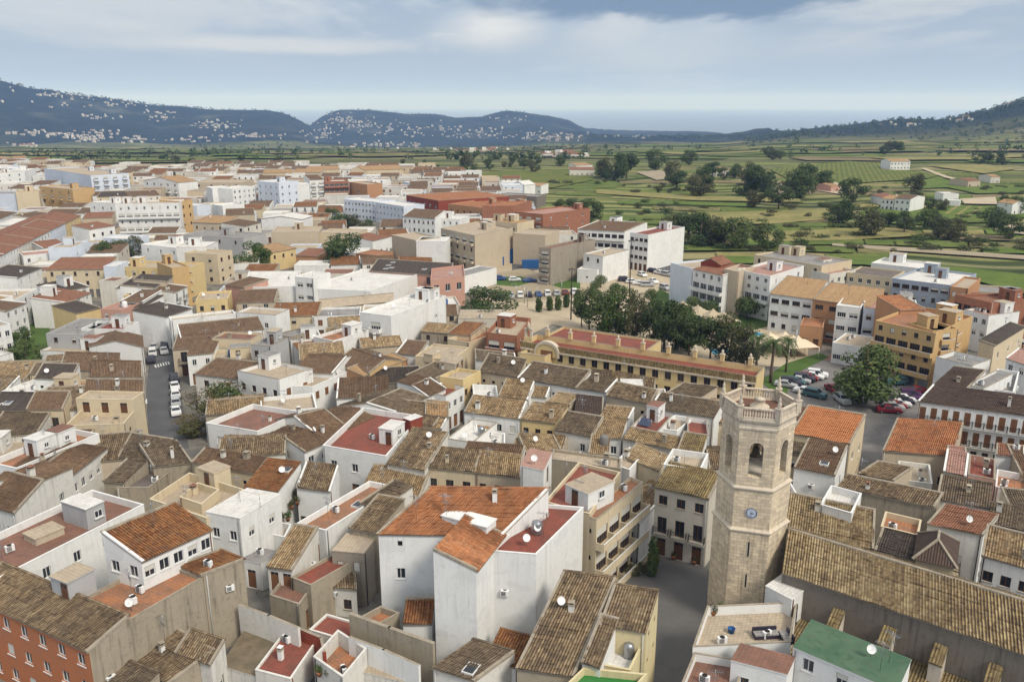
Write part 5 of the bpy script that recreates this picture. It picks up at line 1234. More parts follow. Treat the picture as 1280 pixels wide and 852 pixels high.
H('b', 705, 800, 860, 850, 850, 700, 5.2, 'white_worn', 's1.2 grey_old', 'x', 'low grey-brown roof with a skylight at the bottom', 'y')
H('c', 20, 770, 130, 800, 180, 690, 4.4, 'white', 's0.6 rust', 'x', 'low rust-red lean-to below the tall white block', '')
H('w', 866, 808, 988, 802, 884, 757, 6.4, 'white', 'f1.0 floor_tan', 'x', 'cluttered white roof terrace at the foot of the bell tower', 'u<')
H('w', 846, 868, 915, 880, 868, 815, 5.8, 'white', 'f0.8 floor_redbrown', 'x', 'red-brown roof terrace with white walls at the bottom edge', 'uu')
H('e', 92, 724, 470, 885, 522, 768, 8.2, 'white', 'f0.1 floor_green', 'F3:--w', 'white house with a green coated flat roof beside the church', 'va')
H('w', 914, 824, 984, 842, 926, 803, 7.3, 'white', 'f0.1 floor_redbrown', 'F2:-w', 'white stair box with a red-brown flat roof by the green roof', '')
H('d', 365, 722, 452, 768, 512, 722, 7.4, 'white', 'f0.1 floor_white', 'F1:-w', 'white block with a plain white roof against the bell tower', '')
H('a', 640, 745, 770, 790, 820, 705, 4.6, 'white_worn', 's1.1 old', 'R1:w', 'little white outhouse under a mossy brown roof by the concrete wall', '')
H('a', 480, 770, 620, 860, 780, 740, 4.0, 'rough_concrete', 's1.2 old', 'x', 'low mossy roof at the foot of the bare concrete wall', '')
H('a', 380, 850, 500, 900, 650, 860, 4.6, 'rough_concrete', 's1.0 grey_old', 'x', 'grey-brown low roof at the very bottom beside the terracotta house', '')
H('b', 440, 200, 510, 225, 560, 120, 7.4, 'white_worn', 's1.2 grey_old', 'x', 'mottled brown roof between the orange terrace and the orange roofs', 'a')
H('b', 400, 290, 500, 310, 600, 190, 7.6, 'rough_concrete', 's1.4 old', 'x', 'mottled brown roof touching the orange roof of the tall white house', '')
# ---- right foreground, behind the church
H('e', 55, 295, 385, 368, 75, 165, 7.2, 'white_worn', 's2.0 church_tile', 'x', 'broad ribbed brown roof right behind the bell tower', 'c')
H('e', 190, 205, 306, 238, 342, 165, 9.6, 'white', 'f0.9 floor_white', 'R1:--w', 'white roof pavilion with a balustrade behind the church', '')
H('e', 255, 142, 608, 216, 292, 98, 7.4, 'rough_concrete', 's1.6 old', 'x', 'long brown roof with a stone ridge behind the church', 'c')
H('e', 615, 186, 808, 222, 632, 100, 7.4, 'white', 's1.6 grey_old', 'R2:-w', 'grey-brown roof with white gable behind the church', 'c')
H('e', 390, 372, 542, 412, 418, 292, 6.6, 'cream', 's1.4 dark_tile', 'x', 'dark ribbed roof touching the church ridge', '')
H('e', 412, 285, 548, 318, 560, 262, 7.4, 'cream', 'f0.7 floor_orange', 'x', 'ochre-floored terrace with cream parapet behind the church', 'u')
H('e', 540, 402, 678, 434, 782, 366, 7.6, 'cream', 'h1.9 dark_brown', 'F2:-o R3:-wt', 'cream house with a dark pyramid roof behind the church', '')
H('e', 582, 276, 786, 318, 642, 208, 7.0, 'white', 's1.3 red_brown', 'x', 'red-brown roof behind the pyramid-roofed cream house', 'a')
H('e', 780, 392, 980, 448, 800, 282, 7.6, 'white', 's1.9 tan', 'F4:-w L2:-w', 'white house with a tan roof at the right edge beyond the church', 'c', fr='frame_brown')
H('e', 800, 275, 960, 310, 815, 200, 7.0, 'white', 's1.4 grey_old', 'F3:-w', 'grey-brown roof over a white wall at the right edge', 'c')
H('e', 640, 85, 722, 105, 732, 25, 8.4, 'white', 's0.7 floor_pink', 'x', 'small white roof pavilion under a pink sheet roof', '')
H('e', 730, 95, 830, 115, 830, 40, 7.4, 'pink', 'f0.9 floor_red', 'x', 'pink-walled terrace beside the pink sheet roof', 'l')
H('e', 830, 140, 960, 165, 960, 100, 5.8, 'white', 'f0.9 floor_orange', 'x', 'ochre terrace with a white wall by the right palm', 'u')
H('e', 480, 115, 600, 130, 590, 60, 5.4, 'white_worn', 'f0.8 floor_tan', 'x', 'pale courtyard terrace around a palm tree', '')
H('e', 330, 95, 460, 120, 400, 50, 6.6, 'beige', 's1.2 old', 'x', 'low brown roof below the orange-roofed cream house', '')
H('q', 620, 690, 800, 735, 730, 665, 5.8, 'pink', 'f0.6 floor_redbrown', 'x', 'red-brown terrace right of the tower belfry', '')
H('q', 640, 830, 830, 868, 705, 700, 7.2, 'white', 's1.5 brown', 'R1:-w', 'brown roof with a white skylight right of the belfry', 'y')
H('q', 625, 672, 900, 722, 705, 546, 8.0, 'cream', 's2.0 new_orange', 'F4:-w R2:ww', 'cream house with a clean bright orange roof', 'a')
H('u', 195, 822, 590, 852, 275, 645, 5.6, 'beige', 's1.6 orange_tile', 'F4:w', 'wide weathered orange roof in front of the white inn', '')
H('u', 395, 545, 1040, 632, 478, 455, 9.3, 'white', 's2.2 dark_brown', 'F10:btt L1:-ww', 'long white inn with a dark brown roof and shuttered balconies', 'c<', fr='frame_brown')
H('u', 476, 456, 664, 482, 594, 352, 10.4, 'white', 's0.7 dark_brown', 'x', 'dark brown rear wing of the white inn', 'c<')
H('u', 665, 450, 760, 475, 830, 370, 10.6, 'white', 'f0.4 floor_grey', 'F1:---w', 'white roof house rising behind the dark brown inn roof', 'ku')
H('u', 800, 475, 930, 495, 960, 380, 9.4, 'white', 'f0.8 floor_grey', 'F2:--w', 'cluttered white roof terrace behind the inn', 'uutl')
H('u', 888, 305, 1010, 345, 960, 250, 9.2, 'white', 's0.8 floor_pink', 'F2:--w', 'white house with pink roof at the right edge behind the inn', '')
H('u', 700, 345, 800, 310, 7, None, 8.0, 'white', 'f0.8 floor_grey', 'x', 'white-parapeted terrace behind the inn, beside the ochre block', 'u')
H('u', 820, 235, 990, 130, 990, 60, 8.4, 'cream', 's1.0 dark_tile', 'F3:-w', 'cream house with dark roof beside the red brick block', '')
H('u', 460, 705, 600, 738, 600, 660, 6.0, 'cream', 's0.6 floor_tan', 'F2:w', 'cream awning-roofed porch in front of the inn', '')
H('u', 560, 850, 665, 860, 660, 810, 6.4, 'pink', 's0.5 floor_pink', 'x', 'pink sheet-roofed lean-to below the inn', '')
H('u', 830, 845, 990, 860, 990, 800, 6.4, 'white', 's0.6 red_brown', 'F3:w', 'red-brown lean-to with white wall below the inn', 'u')
# ---- middle: rows between square and school
H('r', 15, 517, 188, 548, 132, 352, 7.6, 'white_worn', 's1.8 old', 'x', 'mottled brown roof beside the white house with red terrace', 'c')
H('r', 187, 532, 420, 556, 225, 440, 7.4, 'cream', 's1.7 old', 'F3:-w', 'brown roof over a cream wall behind the orange roofs', 'c')
H('r', 422, 556, 632, 582, 440, 458, 7.4, 'beige', 's1.6 tan', 'F3:-w', 'tan-brown roof left of the pink-roofed stair box', 'a')
H('r', 372, 278, 628, 310, 412, 203, 7.0, 'white', 's1.7 tan', 'F4:-w', 'tan roof over a white courtyard wall in the centre', '')
H('r', 630, 310, 795, 330, 690, 235, 7.0, 'yellow', 's1.7 tan', 'F3:-w', 'tan roof over a pale yellow wall in the centre', 'c')
H('r', 190, 290, 300, 302, 300, 235, 6.4, 'white', 's1.2 sand_tile', 'x', 'small sandy-orange roof at the end of the tan roofs', '')
H('r', 172, 345, 268, 355, 200, 298, 5.6, 'white', 's0.9 tan', 'x', 'little tan lean-to behind the white and red house', '')
H('r', 290, 400, 412, 418, 408, 310, 6.2, 'white', 'f0.9 floor_white', 'x', 'white terrace with a blue cover in the central courtyards', 't')
H('r', 412, 440, 560, 455, 560, 375, 5.0, 'white', 'f0.4 floor_white', 'F2:w', 'low white house with dark pergola in the central courtyards', 'u')
H('r', 425, 365, 500, 375, 500, 325, 5.0, 'white', 's0.6 sand_tile', 'x', 'tiny orange-tan roof in the central courtyards', '')
H('r', 590, 455, 828, 466, 620, 380, 5.8, 'beige', 's1.2 tan', 'x', 'low tan roof between the courtyards and the pink-roofed box', '')
H('r', 792, 362, 963, 392, 850, 276, 7.2, 'white_worn', 's1.8 grey_old', 'F2:-w', 'dark grey-brown roof with a worn white wall and two windows', '')
H('s', 300, 388, 430, 402, 332, 298, 7.0, 'white', 's1.7 tan', 'F2:-w', 'tan roof next to the dark grey-brown roof with two windows', '')
H('r', 440, 88, 618, 118, 485, 8, 7.4, 'beige', 's1.8 grey_old', 'F4:-o', 'long dark roof over a stone wall below the school', 'c')
H('r', 620, 120, 892, 168, 690, 45, 7.4, 'white', 's1.8 grey_old', 'F4:-w', 'long dark roof over a white wall below the school', 'c')
H('s', 226, 168, 362, 188, 282, 110, 7.4, 'white', 's1.7 grey_old', 'F2:-o', 'short dark roof continuing the row below the school', 'c')
H('s', 362, 202, 565, 244, 402, 140, 7.2, 'beige', 's1.8 old', 'F3:-o', 'mottled brown roof in the row below the school', 'c')
H('s', 565, 258, 862, 304, 612, 190, 7.2, 'white', 's1.9 grey_old', 'F5:-o', 'wide grey roof beside the bell tower below the school', 'c')
H('s', 640, 192, 800, 212, 720, 145, 7.4, 'beige', 's1.6 grey_old', 'x', 'peaked grey roof tucked under the school wall', '')
H('r', 530, 205, 665, 222, 565, 125, 6.8, 'white', 's1.4 tan', 'F2:-w', 'tan roof with a white gable end in the centre', '')
H('r', 415, 205, 530, 212, 520, 155, 6.2, 'white', 'f0.8 floor_white', 'x', 'white stepped terrace left of the small white gable', 'u')
H('r', 672, 205, 752, 212, 690, 160, 6.4, 'white', 's1.0 tan', 'x', 'small tan roof right of the small white gable', '')
H('r', 752, 232, 862, 246, 805, 188, 6.2, 'cream', 's0.9 pale', 'F2:-o', 'pale sandy roof in the middle of the centre rows', '')
H('s', 216, 280, 345, 296, 350, 215, 6.0, 'church_grey', 's0.9 dark_brown', 'x', 'dark brown shed with a sheet roof', '')
H('s', 335, 295, 468, 310, 362, 248, 6.4, 'white', 's1.1 tan', 'x', 'tan roof left of the red terrace with a solar panel', '')
H('s', 476, 345, 598, 372, 555, 265, 7.6, 'white', 'f0.5 floor_red', 'x', 'white house with red terrace and a solar panel', 'zk')
H('s', 600, 352, 690, 365, 680, 292, 7.0, 'white', 'f0.7 floor_tan', 'x', 'white terrace with low arches beside the red one', 'c')
H('s', 740, 370, 840, 385, 830, 310, 7.4, 'white', 'f0.8 floor_red', 'x', 'white roof terrace just left of the belfry', 'k')
H('s', 440, 402, 690, 455, 475, 350, 7.2, 'white_worn', 's1.6 tan', 'x', 'long tan-brown roof behind the town house terrace', 'c')
H('s', 690, 460, 800, 480, 722, 372, 7.4, 'white', 's1.7 moss', 'x', 'mossy yellow-brown roof left of the bell tower', '')
H('s', 452, 488, 605, 552, 502, 425, 6.8, 'cream', 's1.3 pale', 'x', 'pale jumbled tile roof above the narrow street', '')
H('s', 395, 520, 470, 545, 470, 440, 7.0, 'white', 'f0.5 floor_tan', 'x', 'white parapet roof at the head of the narrow street', 'c')
H('s', 108, 495, 430, 540, 430, 492, 8.6, 'rough_concrete', 'f0.3 floor_tan', 'x', 'long tan terrace above a bare grey wall behind the red terraces', 'c')
H('s', 280, 470, 370, 480, 380, 400, 7.0, 'white_worn', 's1.0 tan', 'F2:-w', 'worn house with a white dome vent above the long terrace', 't')
H('s', -10, 470, 160, 470, 120, 390, 6.2, 'beige', 's1.2 tan', 'x', 'tan roof just behind the pink-roofed stair box', '')
H('w', 776, 640, 800, 655, 812, 600, 6.0, 'white', 's1.0 tan', 'x', 'small tan roof at the mouth of the narrow street', '')
# ---- centre left: the long diagonal row and what surrounds it
H('h', 12, 728, 306, 778, 466, 592, 7.6, 'white', 'f0.9 floor_red', 'F3:dw', 'white house with a sunken red roof terrace', '')
H('h', -20, 680, 120, 640, 20, 560, 6.6, 'white', 'g1.7 brown', 'F3:-w', 'brown roof left of the white and red house', 'c')
H('g', 668, 760, 1010, 610, 580, 700, 6.4, 'white', 'g1.9 brown', 'F6:-w L1:-w', 'long brown roof with a white gable end in the diagonal row', 'cc')
H('h', 345, 575, 497, 505, 215, 535, 6.6, 'white', 'g1.9 grey_old', 'F4:dw', 'brown-grey roof with white street wall in the diagonal row', 'c')
H('h', 497, 505, 582, 466, 425, 455, 6.6, 'white', 'g1.7 brown', 'F3:db', 'brown roof with balcony windows in the diagonal row', 'c')
H('h', 582, 500, 668, 455, 545, 432, 6.6, 'white', 'f0.8 floor_red', 'F3:dw', 'red terrace between brown roofs in the diagonal row', '')
H('h', 662, 425, 745, 385, 640, 370, 7.8, 'yellow', 'f0.5 floor_tan', 'F3:-w', 'pale yellow end house of the diagonal row', '')
H('h', 235, 442, 470, 430, 330, 370, 5.4, 'church_grey', 's1.0 dark_tile', 'x', 'dark corrugated shed roof in the centre', '')
H('h', 400, 405, 540, 420, 520, 350, 6.0, 'rough_concrete', 's0.9 grey_old', 'x', 'grey mottled roof behind the dark shed', 'c')
H('h', 75, 340, 230, 395, 150, 282, 6.6, 'ochre', 'g1.6 brown', 'R2:-d', 'brown gable over an ochre wall in the centre left', 'c')
H('h', 200, 408, 405, 330, 330, 300, 6.4, 'orange', 's0.8 sand_tile', 'F3:-d', 'sandy-orange sloping roof over an ochre courtyard', '')
H('h', 552, 338, 626, 350, 668, 318, 8.2, 'beige', 'f0.1 floor_tan', 'R2:--d F1:---', 'tan stair box with a brown door', 'a')
H('h', 440, 315, 610, 335, 690, 275, 7.0, 'cream', 'f0.3 floor_tan', 'x', 'broad pale cream roof in front of the big white block', 'a')
H('h', 352, 302, 458, 312, 400, 242, 6.6, 'white', 's1.0 brown', 'x', 'brown roof at the foot of the big white block', '')
H('h', 590, 235, 690, 252, 760, 180, 6.6, 'cream', 'f0.7 floor_orange', 'x', 'cream walls with an orange-tiled patio before the balconied corner house', 'c')
H('h', 590, 210, 700, 220, 770, 165, 7.0, 'cream', 's0.6 rust', 'x', 'rust-red roof beside the balconied corner house', '')
H('i', 28, 205, 172, 222, 235, 140, 9.5, 'brick', 'f0.9 floor_tan', 'F2:BBB R2:--w', 'narrow brick corner house with long balconies left of the school', 'k')
H('i', -20, 330, 170, 350, 160, 305, 7.0, 'white', 's1.2 grey_old', 'x', 'grey roof at the left end of the row below the school', 'c')
H('i', 175, 300, 300, 315, 290, 255, 8.0, 'yellow', 'f0.5 floor_tan', 'F2:-c', 'yellow annexe at the left end of the school', '')
H('h', 183, 112, 328, 130, 583, 36, 10.8, 'white', 'f0.6 floor_white', 'F1:BBB', 'big white block with a blank white side wall', 'kku')
H('h', -10, 95, 340, 62, 340, 25, 5.4, 'cream', 's1.6 floor_tan', 'x', 'long cream lean-to with buttress ribs beside the white hall', '')
H('g', 358, 382, 552, 422, 706, 372, 8.2, 'white', 'f0.6 floor_tan', 'F4:ow R2:-s', 'white house with an ornate grey front and a stair tower', 'k')
H('g', 705, 458, 872, 386, 740, 380, 6.2, 'white', 'f0.6 floor_tan', 'F4:-s R2:-s', 'white house with yellow shutters beside the ornate front', '')
H('g', 620, 385, 800, 395, 690, 310, 6.6, 'white', 'g1.4 brown', 'x', 'brown roof behind the house with yellow shutters', 'a')
H('g', 212, 624, 450, 664, 658, 572, 7.4, 'white', 'f0.8 floor_redbrown', 'F2:-w', 'white house with a square red-brown roof terrace', 'c')
H('g', 162, 398, 362, 420, 262, 325, 6.4, 'white_worn', 'g1.6 brown', 'F2:-w', 'wide brown roof beside the sloping street', 'c<')
H('g', 125, 312, 248, 300, 160, 242, 6.4, 'white', 's1.2 brown', 'F2:dw', 'brown-roofed white house lining the sloping street', '<')
H('g', 240, 232, 418, 240, 402, 205, 8.0, 'cream', 'f0.4 floor_redbrown', 'F3:-w', 'cream house with a thin red cornice in the centre left', 'c')
H('g', 420, 262, 512, 268, 505, 225, 9.2, 'grey', 'f0.4 floor_grey', 'F2:--w', 'slender grey house with a roof turret', 'k')
H('g', 530, 215, 605, 225, 640, 185, 7.6, 'concrete', 'f0.3 floor_grey', 'x', 'bare concrete box in the centre left', '')
H('g', 605, 245, 755, 235, 730, 195, 6.8, 'white', 'f0.6 floor_white', 'x', 'white terrace roofs beside the concrete box', 'ku')
H('g', 640, 290, 755, 285, 720, 240, 5.6, 'white', 's1.0 rust', 'x', 'rust-brown roof in a white courtyard in the centre left', '')
H('h', -30, 225, 62, 245, 225, 195, 7.6, 'white', 'f0.6 floor_orange', 'F1:-w', 'white house with a long blank wall and orange terrace', 'kl')
H('g', 50, 150, 350, 118, 4, None, 8.4, 'white', 'f0.5 floor_tan', 'F3:-w', 'long white curved-looking wall with small windows by the street', '')
H('g', 350, 112, 535, 125, 500, 90, 8.0, 'white', 'f0.5 floor_tan', 'F2:-w', 'white wall continuing towards the palm trees', '')
H('g', 95, 232, 480, 190, 300, 150, 6.8, 'white', 's1.1 brown', 'x', 'low broad brown roof below the long white wall', 'c')
H('l', 330, 692, 600, 690, 600, 615, 7.4, 'white', 'f0.5 floor_white', 'F1:---', 'large plain white hall with flat white roof', 'u')
H('l', 602, 698, 935, 712, 905, 605, 7.2, 'white', 'f0.4 floor_white', 'x', 'right half of the large white hall', 'u')
H('l', 575, 642, 664, 650, 660, 615, 10.4, 'white', 'f0.2 floor_white', 'F2:nnn', 'white tower block with three rows of dark windows in the hall', '')
H('l', 238, 682, 332, 696, 352, 645, 7.6, 'pink', 's0.9 brown', 'F2:ww', 'pink house with a brown roof at the end of the hall', '')
H('m', 85, 615, 470, 640, 490, 580, 7.2, 'pink', 's0.8 dark_tile', 'F6:-a', 'pink arcaded hall with a dark roof and skylights', 'yyyyyy')
H('m', 380, 660, 545, 640, 540, 585, 8.4, 'pink', 'f0.5 floor_pink', 'F3:-a R2:-a', 'taller pink arcaded wing with arched openings', '')
H('m', 545, 640, 700, 600, 690, 570, 5.2, 'white', 'f0.3 floor_grey', 'x', 'white low wall-sided shed right of the pink hall', '')
# ---- left: yellow houses and roofs between street and green strip
H('f', 300, 638, 572, 628, 668, 515, 6.6, 'cream', 'f1.0 floor_tan', 'R2:-w', 'cream corner house with a walled terrace by the street end', '')
H('f', 350, 512, 612, 518, 4.0, None, 8.6, 'cream', 'f0.3 floor_tan', 'F3:---d', 'cream rear wall with brown doors above the walled terrace', '')
H('f', 122, 562, 290, 562, 165, 480, 7.4, 'cream', 's1.6 brown', 'F2:db', 'cream house with brown roof and two balconies', '', fr='frame_brown')
H('f', -90, 566, 120, 568, 0, 486, 7.2, 'cream', 's1.6 dark_tile', 'F3:-w', 'cream house with a dark roof and two skylights at the left edge', 'yy')
H('f', -60, 805, 75, 835, 330, 650, 8.2, 'white', 'f0.8 floor_orange', 'F2:-w R3:-w', 'white house with a peach-coloured terrace at the left edge', 'kk')
H('f', 160, 418, 332, 422, 200, 350, 7.2, 'white', 's1.2 dark_tile', 'F3:-o', 'dark patchy roof with a loggia below the green strip', '')
H('f', 275, 378, 540, 384, 300, 300, 6.6, 'beige', 's1.4 brown', 'x', 'wide brown roof left of the street', 'c')
H('f', 420, 408, 660, 414, 657, 342, 6.6, 'beige', 's1.3 brown', 'F3:-o', 'brown roof bordering the street', '>')
H('f', 395, 502, 664, 504, 661, 425, 6.8, 'white', 's1.4 brown', 'x', 'brown roof behind the cream corner house', 'c>')
H('f', 230, 475, 400, 480, 410, 425, 6.2, 'cream', 'f0.6 floor_orange', 'x', 'peach terrace in front of the dark patchy roof', 'k')
H('f', 0, 480, 160, 480, 150, 425, 5.8, 'white', 'f0.6 floor_white', 'x', 'white terrace at the left edge below the green strip', 'u')
H('f', 375, 188, 572, 192, 560, 155, 7.4, 'white', 'f0.5 floor_red', 'F2:-w', 'white house with a dark red parapet wall', 'k')
H('f', 412, 272, 662, 274, 657, 222, 5.6, 'white', 'G1.4 brown', 'x', 'broad white gable wall left of the street', '>')
H('f', 212, 212, 380, 216, 372, 140, 7.4, 'grey', 'f0.5 floor_grey', 'F2:--w', 'plain grey-white block beside the green strip', 'u')
H('f', 185, 288, 410, 300, 400, 255, 4.6, 'white', 'f0.4 floor_tan', 'x', 'low white terraces beside the green strip', 'k')
H('f', 465, 98, 560, 102, 9, None, 8.6, 'pink', 'f0.3 floor_pink', 'F2:--w', 'pink house with a white tank on its roof', 't')
H('f', 352, 118, 465, 92, 9, None, 7.2, 'yellow', 's0.8 dark_tile', 'F1:---', 'yellow gable house with dark roof in the left town', '')
H('f', 562, 88, 662, 92, 9, None, 8.0, 'white', 's0.9 dark_tile', 'F3:-pp', 'white house with brown bands left of the street', '')
H('f', 560, 62, 662, 65, 9, None, 8.8, 'white', 's0.8 brown', 'x', 'brown-roofed house behind the banded white one', '')
H('f', -70, 190, 48, 168, 10, None, 9.2, 'white', 'f0.5 floor_tan', 'F3:www', 'tall white house left of the green strip', 'u')
H('f', -60, 330, 60, 300, 9, None, 6.2, 'white', 'f0.5 floor_white', 'F3:ww', 'lower white house left of the green strip', '')
H('f', 20, 110, 120, 70, 9, None, 8.4, 'white', 's0.9 brown', 'F3:www', 'white house with blue doors above the green strip', '')
H('f', -60, 70, 60, 40, 9, None, 8.6, 'white', 'f0.5 floor_tan', 'F3:wbb', 'white house with balconies at the left edge above the green strip', 'k')
# ---- far left town
H('k', 212, 118, 438, 152, 22, None, 15, 'white_blue', 'f0.5 floor_tan', 'R4:BBBBB', 'tall pale blue and cream apartment block in the far left town', 'kk', 'apartment_block', 'apartment block')
H('k', 188, 205, 350, 220, 12, None, 12, 'ochre', 'f0.5 floor_tan', 'F4:BwBw', 'ochre apartment block in the far left town', 'k', 'apartment_block', 'apartment block')
H('k', 75, 232, 186, 228, 12, None, 12, 'cream', 'f0.5 floor_tan', 'F1:----', 'beige blank-walled apartment block', 'k', 'apartment_block', 'apartment block')
H('k', -90, 238, 75, 240, 12, None, 11, 'white_blue', 'f0.4 floor_grey', 'x', 'pale blue blank wall block at the left edge', '', 'apartment_block', 'apartment block')
H('k', -80, 145, 115, 132, 14, None, 13, 'white', 'f0.5 floor_tan', 'F4:wwww', 'white apartment block farthest at the left edge', 'kk', 'apartment_block', 'apartment block')
H('k', 118, 132, 172, 118, 12, None, 13, 'white', 'f0.4 floor_white', 'x', 'white narrow block in the far left town', 'k', 'apartment_block', 'apartment block')
H('k', 562, 290, 866, 284, 12, None, 15, 'white', 'f0.6 floor_tan', 'F8:wBwBw', 'white modern apartment block with grids of balconies', 'kk', 'apartment_block', 'apartment block')
H('k', 869, 278, 930, 270, 14, None, 15, 'ochre', 'f0.5 floor_tan', 'F2:-www', 'ochre side block next to the white modern apartments', '', 'apartment_block', 'apartment block')
H('k', 432, 282, 556, 288, 10, None, 11, 'white', 'f0.5 floor_white', 'F3:--w', 'white house left of the white modern apartments', 'k')
H('k', 695, 178, 862, 188, 14, None, 12, 'white', 'G2.5 sand_tile', 'F5:-wBw', 'white villa-like block with a low gable', '')
H('k', 545, 152, 642, 140, 12, None, 12, 'cream', 'f0.5 floor_tan', 'F3:-ww', 'cream block left of the low-gabled white one', 'k')
H('k', 470, 258, 620, 254, 12, None, 9, 'cream', 's1.6 dark_tile', 'F5:-ww', 'cream house with a long dark roof in the far town', 'c'); H('k', 622, 256, 775, 248, 12, None, 9, 'offwhite', 's1.6 brown', 'F5:-ww', 'off-white house with brown roof behind the white modern apartments', 'c')
for i in range(6):   # the long white row house going up the far left
    f0, f1 = i / 6, (i + 1) / 6; xa, ya = 0 - 60 + 450 * f0, 572 - 226 * f0; xb, yb = -60 + 450 * f1, 572 - 226 * f1
    H('k', xa, ya, xb, yb, 9.5, None, 8.6, ['white', 'white', 'offwhite', 'white', 'white_blue', 'yellow'][i], 'g1.9 red_brown', 'F5:www', ['nearest house of the long red-brown roofed row at the left', 'second house of the long red-brown roofed row', 'cream-white house amid the long red-brown roofed row', 'white house past the middle of the red-brown roofed row', 'bluish-white house near the end of the red-brown roofed row', 'yellow house at the far end of the red-brown roofed row'][i], '', group='row houses with red-brown roofs')
H('k', 220, 610, 500, 606, 11, None, 8.4, 'cream', 's1.6 red_brown', 'F5:gww', 'cream house with a long red-brown roof above the green strip', '')
H('k', 500, 592, 560, 592, 8, None, 10, 'white_blue', 'f0.3 floor_white', 'x', 'pale gable-sided house beside the long cream one', '')
H('k', 682, 485, 870, 505, 12, None, 9, 'white', 'f0.5 floor_white', 'F3:--w', 'plain white block with blank walls left of the street', 'ku')
H('k', 575, 594, 905, 604, 10, None, 8.8, 'yellow', 'f0.5 floor_tan', 'F7:-ww', 'long pale yellow block left of the street', 'k')
H('k', 478, 662, 560, 664, 6, None, 9.6, 'offwhite', 'f0.3 floor_redbrown', 'x', 'square off-white stair block in the left town', '')
H('k', 562, 696, 735, 698, 9, None, 7.8, 'white', 's1.0 dark_tile', 'F3:-ww', 'white house with a dark roof before the pale yellow block', 'c')
H('k', 740, 700, 800, 660, 8, None, 9.8, 'white', 's0.9 dark_tile', 'L2:www F2:www', 'white house at the left kerb of the street', '')
H('k', 742, 738, 798, 715, 8, None, 8.6, 'yellow', 'f0.4 floor_tan', 'L2:bbb F2:bbb', 'bright yellow narrow house on the street', '')
H('k', 800, 668, 835, 640, 8, None, 10.4, 'beige', 's0.8 dark_tile', 'F2:bbb', 'beige narrow house with balconies on the street', '')
H('k', 838, 720, 905, 690, 8, None, 8.6, 'white', 's0.8 brown', 'F2:wbb', 'white narrow house with balconies on the street', 'u')
H('k', 800, 840, 930, 795, 9, None, 7.6, 'white', 's0.9 dark_tile', 'F3:dw', 'white house with dark roof at the bend of the street', '')
H('k', 430, 415, 555, 395, 9, None, 8, 'white', 's1.0 red_brown', 'F3:-w', 'white house with a red-brown roof below the ochre block', 'c'); H('k', 400, 360, 545, 355, 9, None, 7.4, 'beige', 's1.2 red_brown', 'x', 'low red-brown roof below the ochre block', '')
H('k', 500, 455, 640, 460, 10, None, 7, 'white_blue', 'f0.4 floor_white', 'x', 'pale blue flat-roofed house before the white modern apartments', ''); H('k', 350, 500, 430, 470, 8, None, 8.6, 'white_blue', 'f0.4 floor_tan', 'F2:-w', 'pale blue-white house in the left town', 'k')
H('k', 205, 505, 330, 490, 9, None, 6.6, 'white', 's1.1 red_brown', 'F3:-w', 'low red-brown roofed house right of the long row', '')
H('k', 110, 540, 270, 525, 9, None, 6.4, 'white', 'f0.4 floor_pink', 'F3:-w', 'white house with flat pinkish roof right of the long row', '')
for i, (xa, ya, xb, yb, h, wm, rf, lb) in enumerate([(-40, 380, 80, 330, 9, 'white', 's1 brown', 'white house behind the long row at the left edge'), (-40, 430, 90, 390, 8, 'white', 'f0.5 floor_tan', 'white flat-roofed house behind the long row'), (60, 400, 170, 360, 8, 'white', 'f0.5 floor_white', 'white terrace house behind the middle of the long row'), (160, 360, 260, 340, 8, 'offwhite', 's1 brown', 'off-white house behind the far part of the long row'), (-60, 690, 90, 640, 8, 'white', 'f0.5 floor_tan', 'white house in front of the long row at the left edge'), (80, 650, 200, 600, 9, 'white', 's1 dark_tile', 'tall white house left of the cream red-roofed one'), (-60, 790, 60, 740, 8, 'white', 's1.2 sand_tile', 'white house with tan roof at the left edge'), (60, 760, 180, 700, 8, 'white', 'f0.5 floor_tan', 'white balcony house above the top of the green strip'), (250, 740, 380, 720, 7, 'white', 'f0.5 floor_grey', 'grey-white terraces behind the green strip'), (320, 770, 440, 720, 6.6, 'white', 's1.1 red_brown', 'red-brown roof right of the green strip'), (280, 720, 430, 690, 7, 'white', 's1 dark_tile', 'dark-roofed white house beside the cream red-roofed one')]):
    H('k', xa, ya, xb, yb, 9, None, h, wm, rf, 'F3:www', lb, random.choice(['c', 'k', 'u', '']))
# ---- far centre
AB = dict(name='apartment_block', cat='apartment block')
H('l', 80, 188, 320, 188, 24, None, 9, 'beige', 'f0.4 floor_tan', 'F4:--w', 'broad tan flat-roofed block at the far edge of town', '')
H('l', 175, 215, 270, 210, 12, None, 12, 'white', 'f0.4 floor_white', 'F1:-nn', 'white block with a large dark glass front', '')
H('l', 272, 218, 385, 205, 12, None, 12, 'white', 'f0.4 floor_white', 'F5:-www', 'white block with many small windows in the far centre', '', **AB)
H('l', 392, 180, 496, 188, 14, None, 15, 'white_blue', 'f0.5 floor_white', 'F4:wwww R3:wwww', 'pale blue-white tall block in the far centre', 'k', **AB)
H('l', 492, 200, 645, 196, 12, None, 13, 'white', 'f0.4 floor_white', 'x', 'tall blank white wall in the far centre', '', **AB)
H('l', 646, 175, 716, 172, 12, None, 14, 'white', 's1.6 brown', 'F2:BBBB', 'white balconied block with dark roof in the far centre', '', **AB)
H('l', 718, 182, 836, 178, 12, None, 13, 'brick', 'f0.5 floor_white', 'F5:BBBB', 'brick-red balconied block in the far centre', 'k', **AB)
H('l', 838, 185, 925, 196, 10, None, 12, 'orange', 'f0.4 floor_tan', 'F1:-n', 'orange-walled block right of the brick-red one', '')
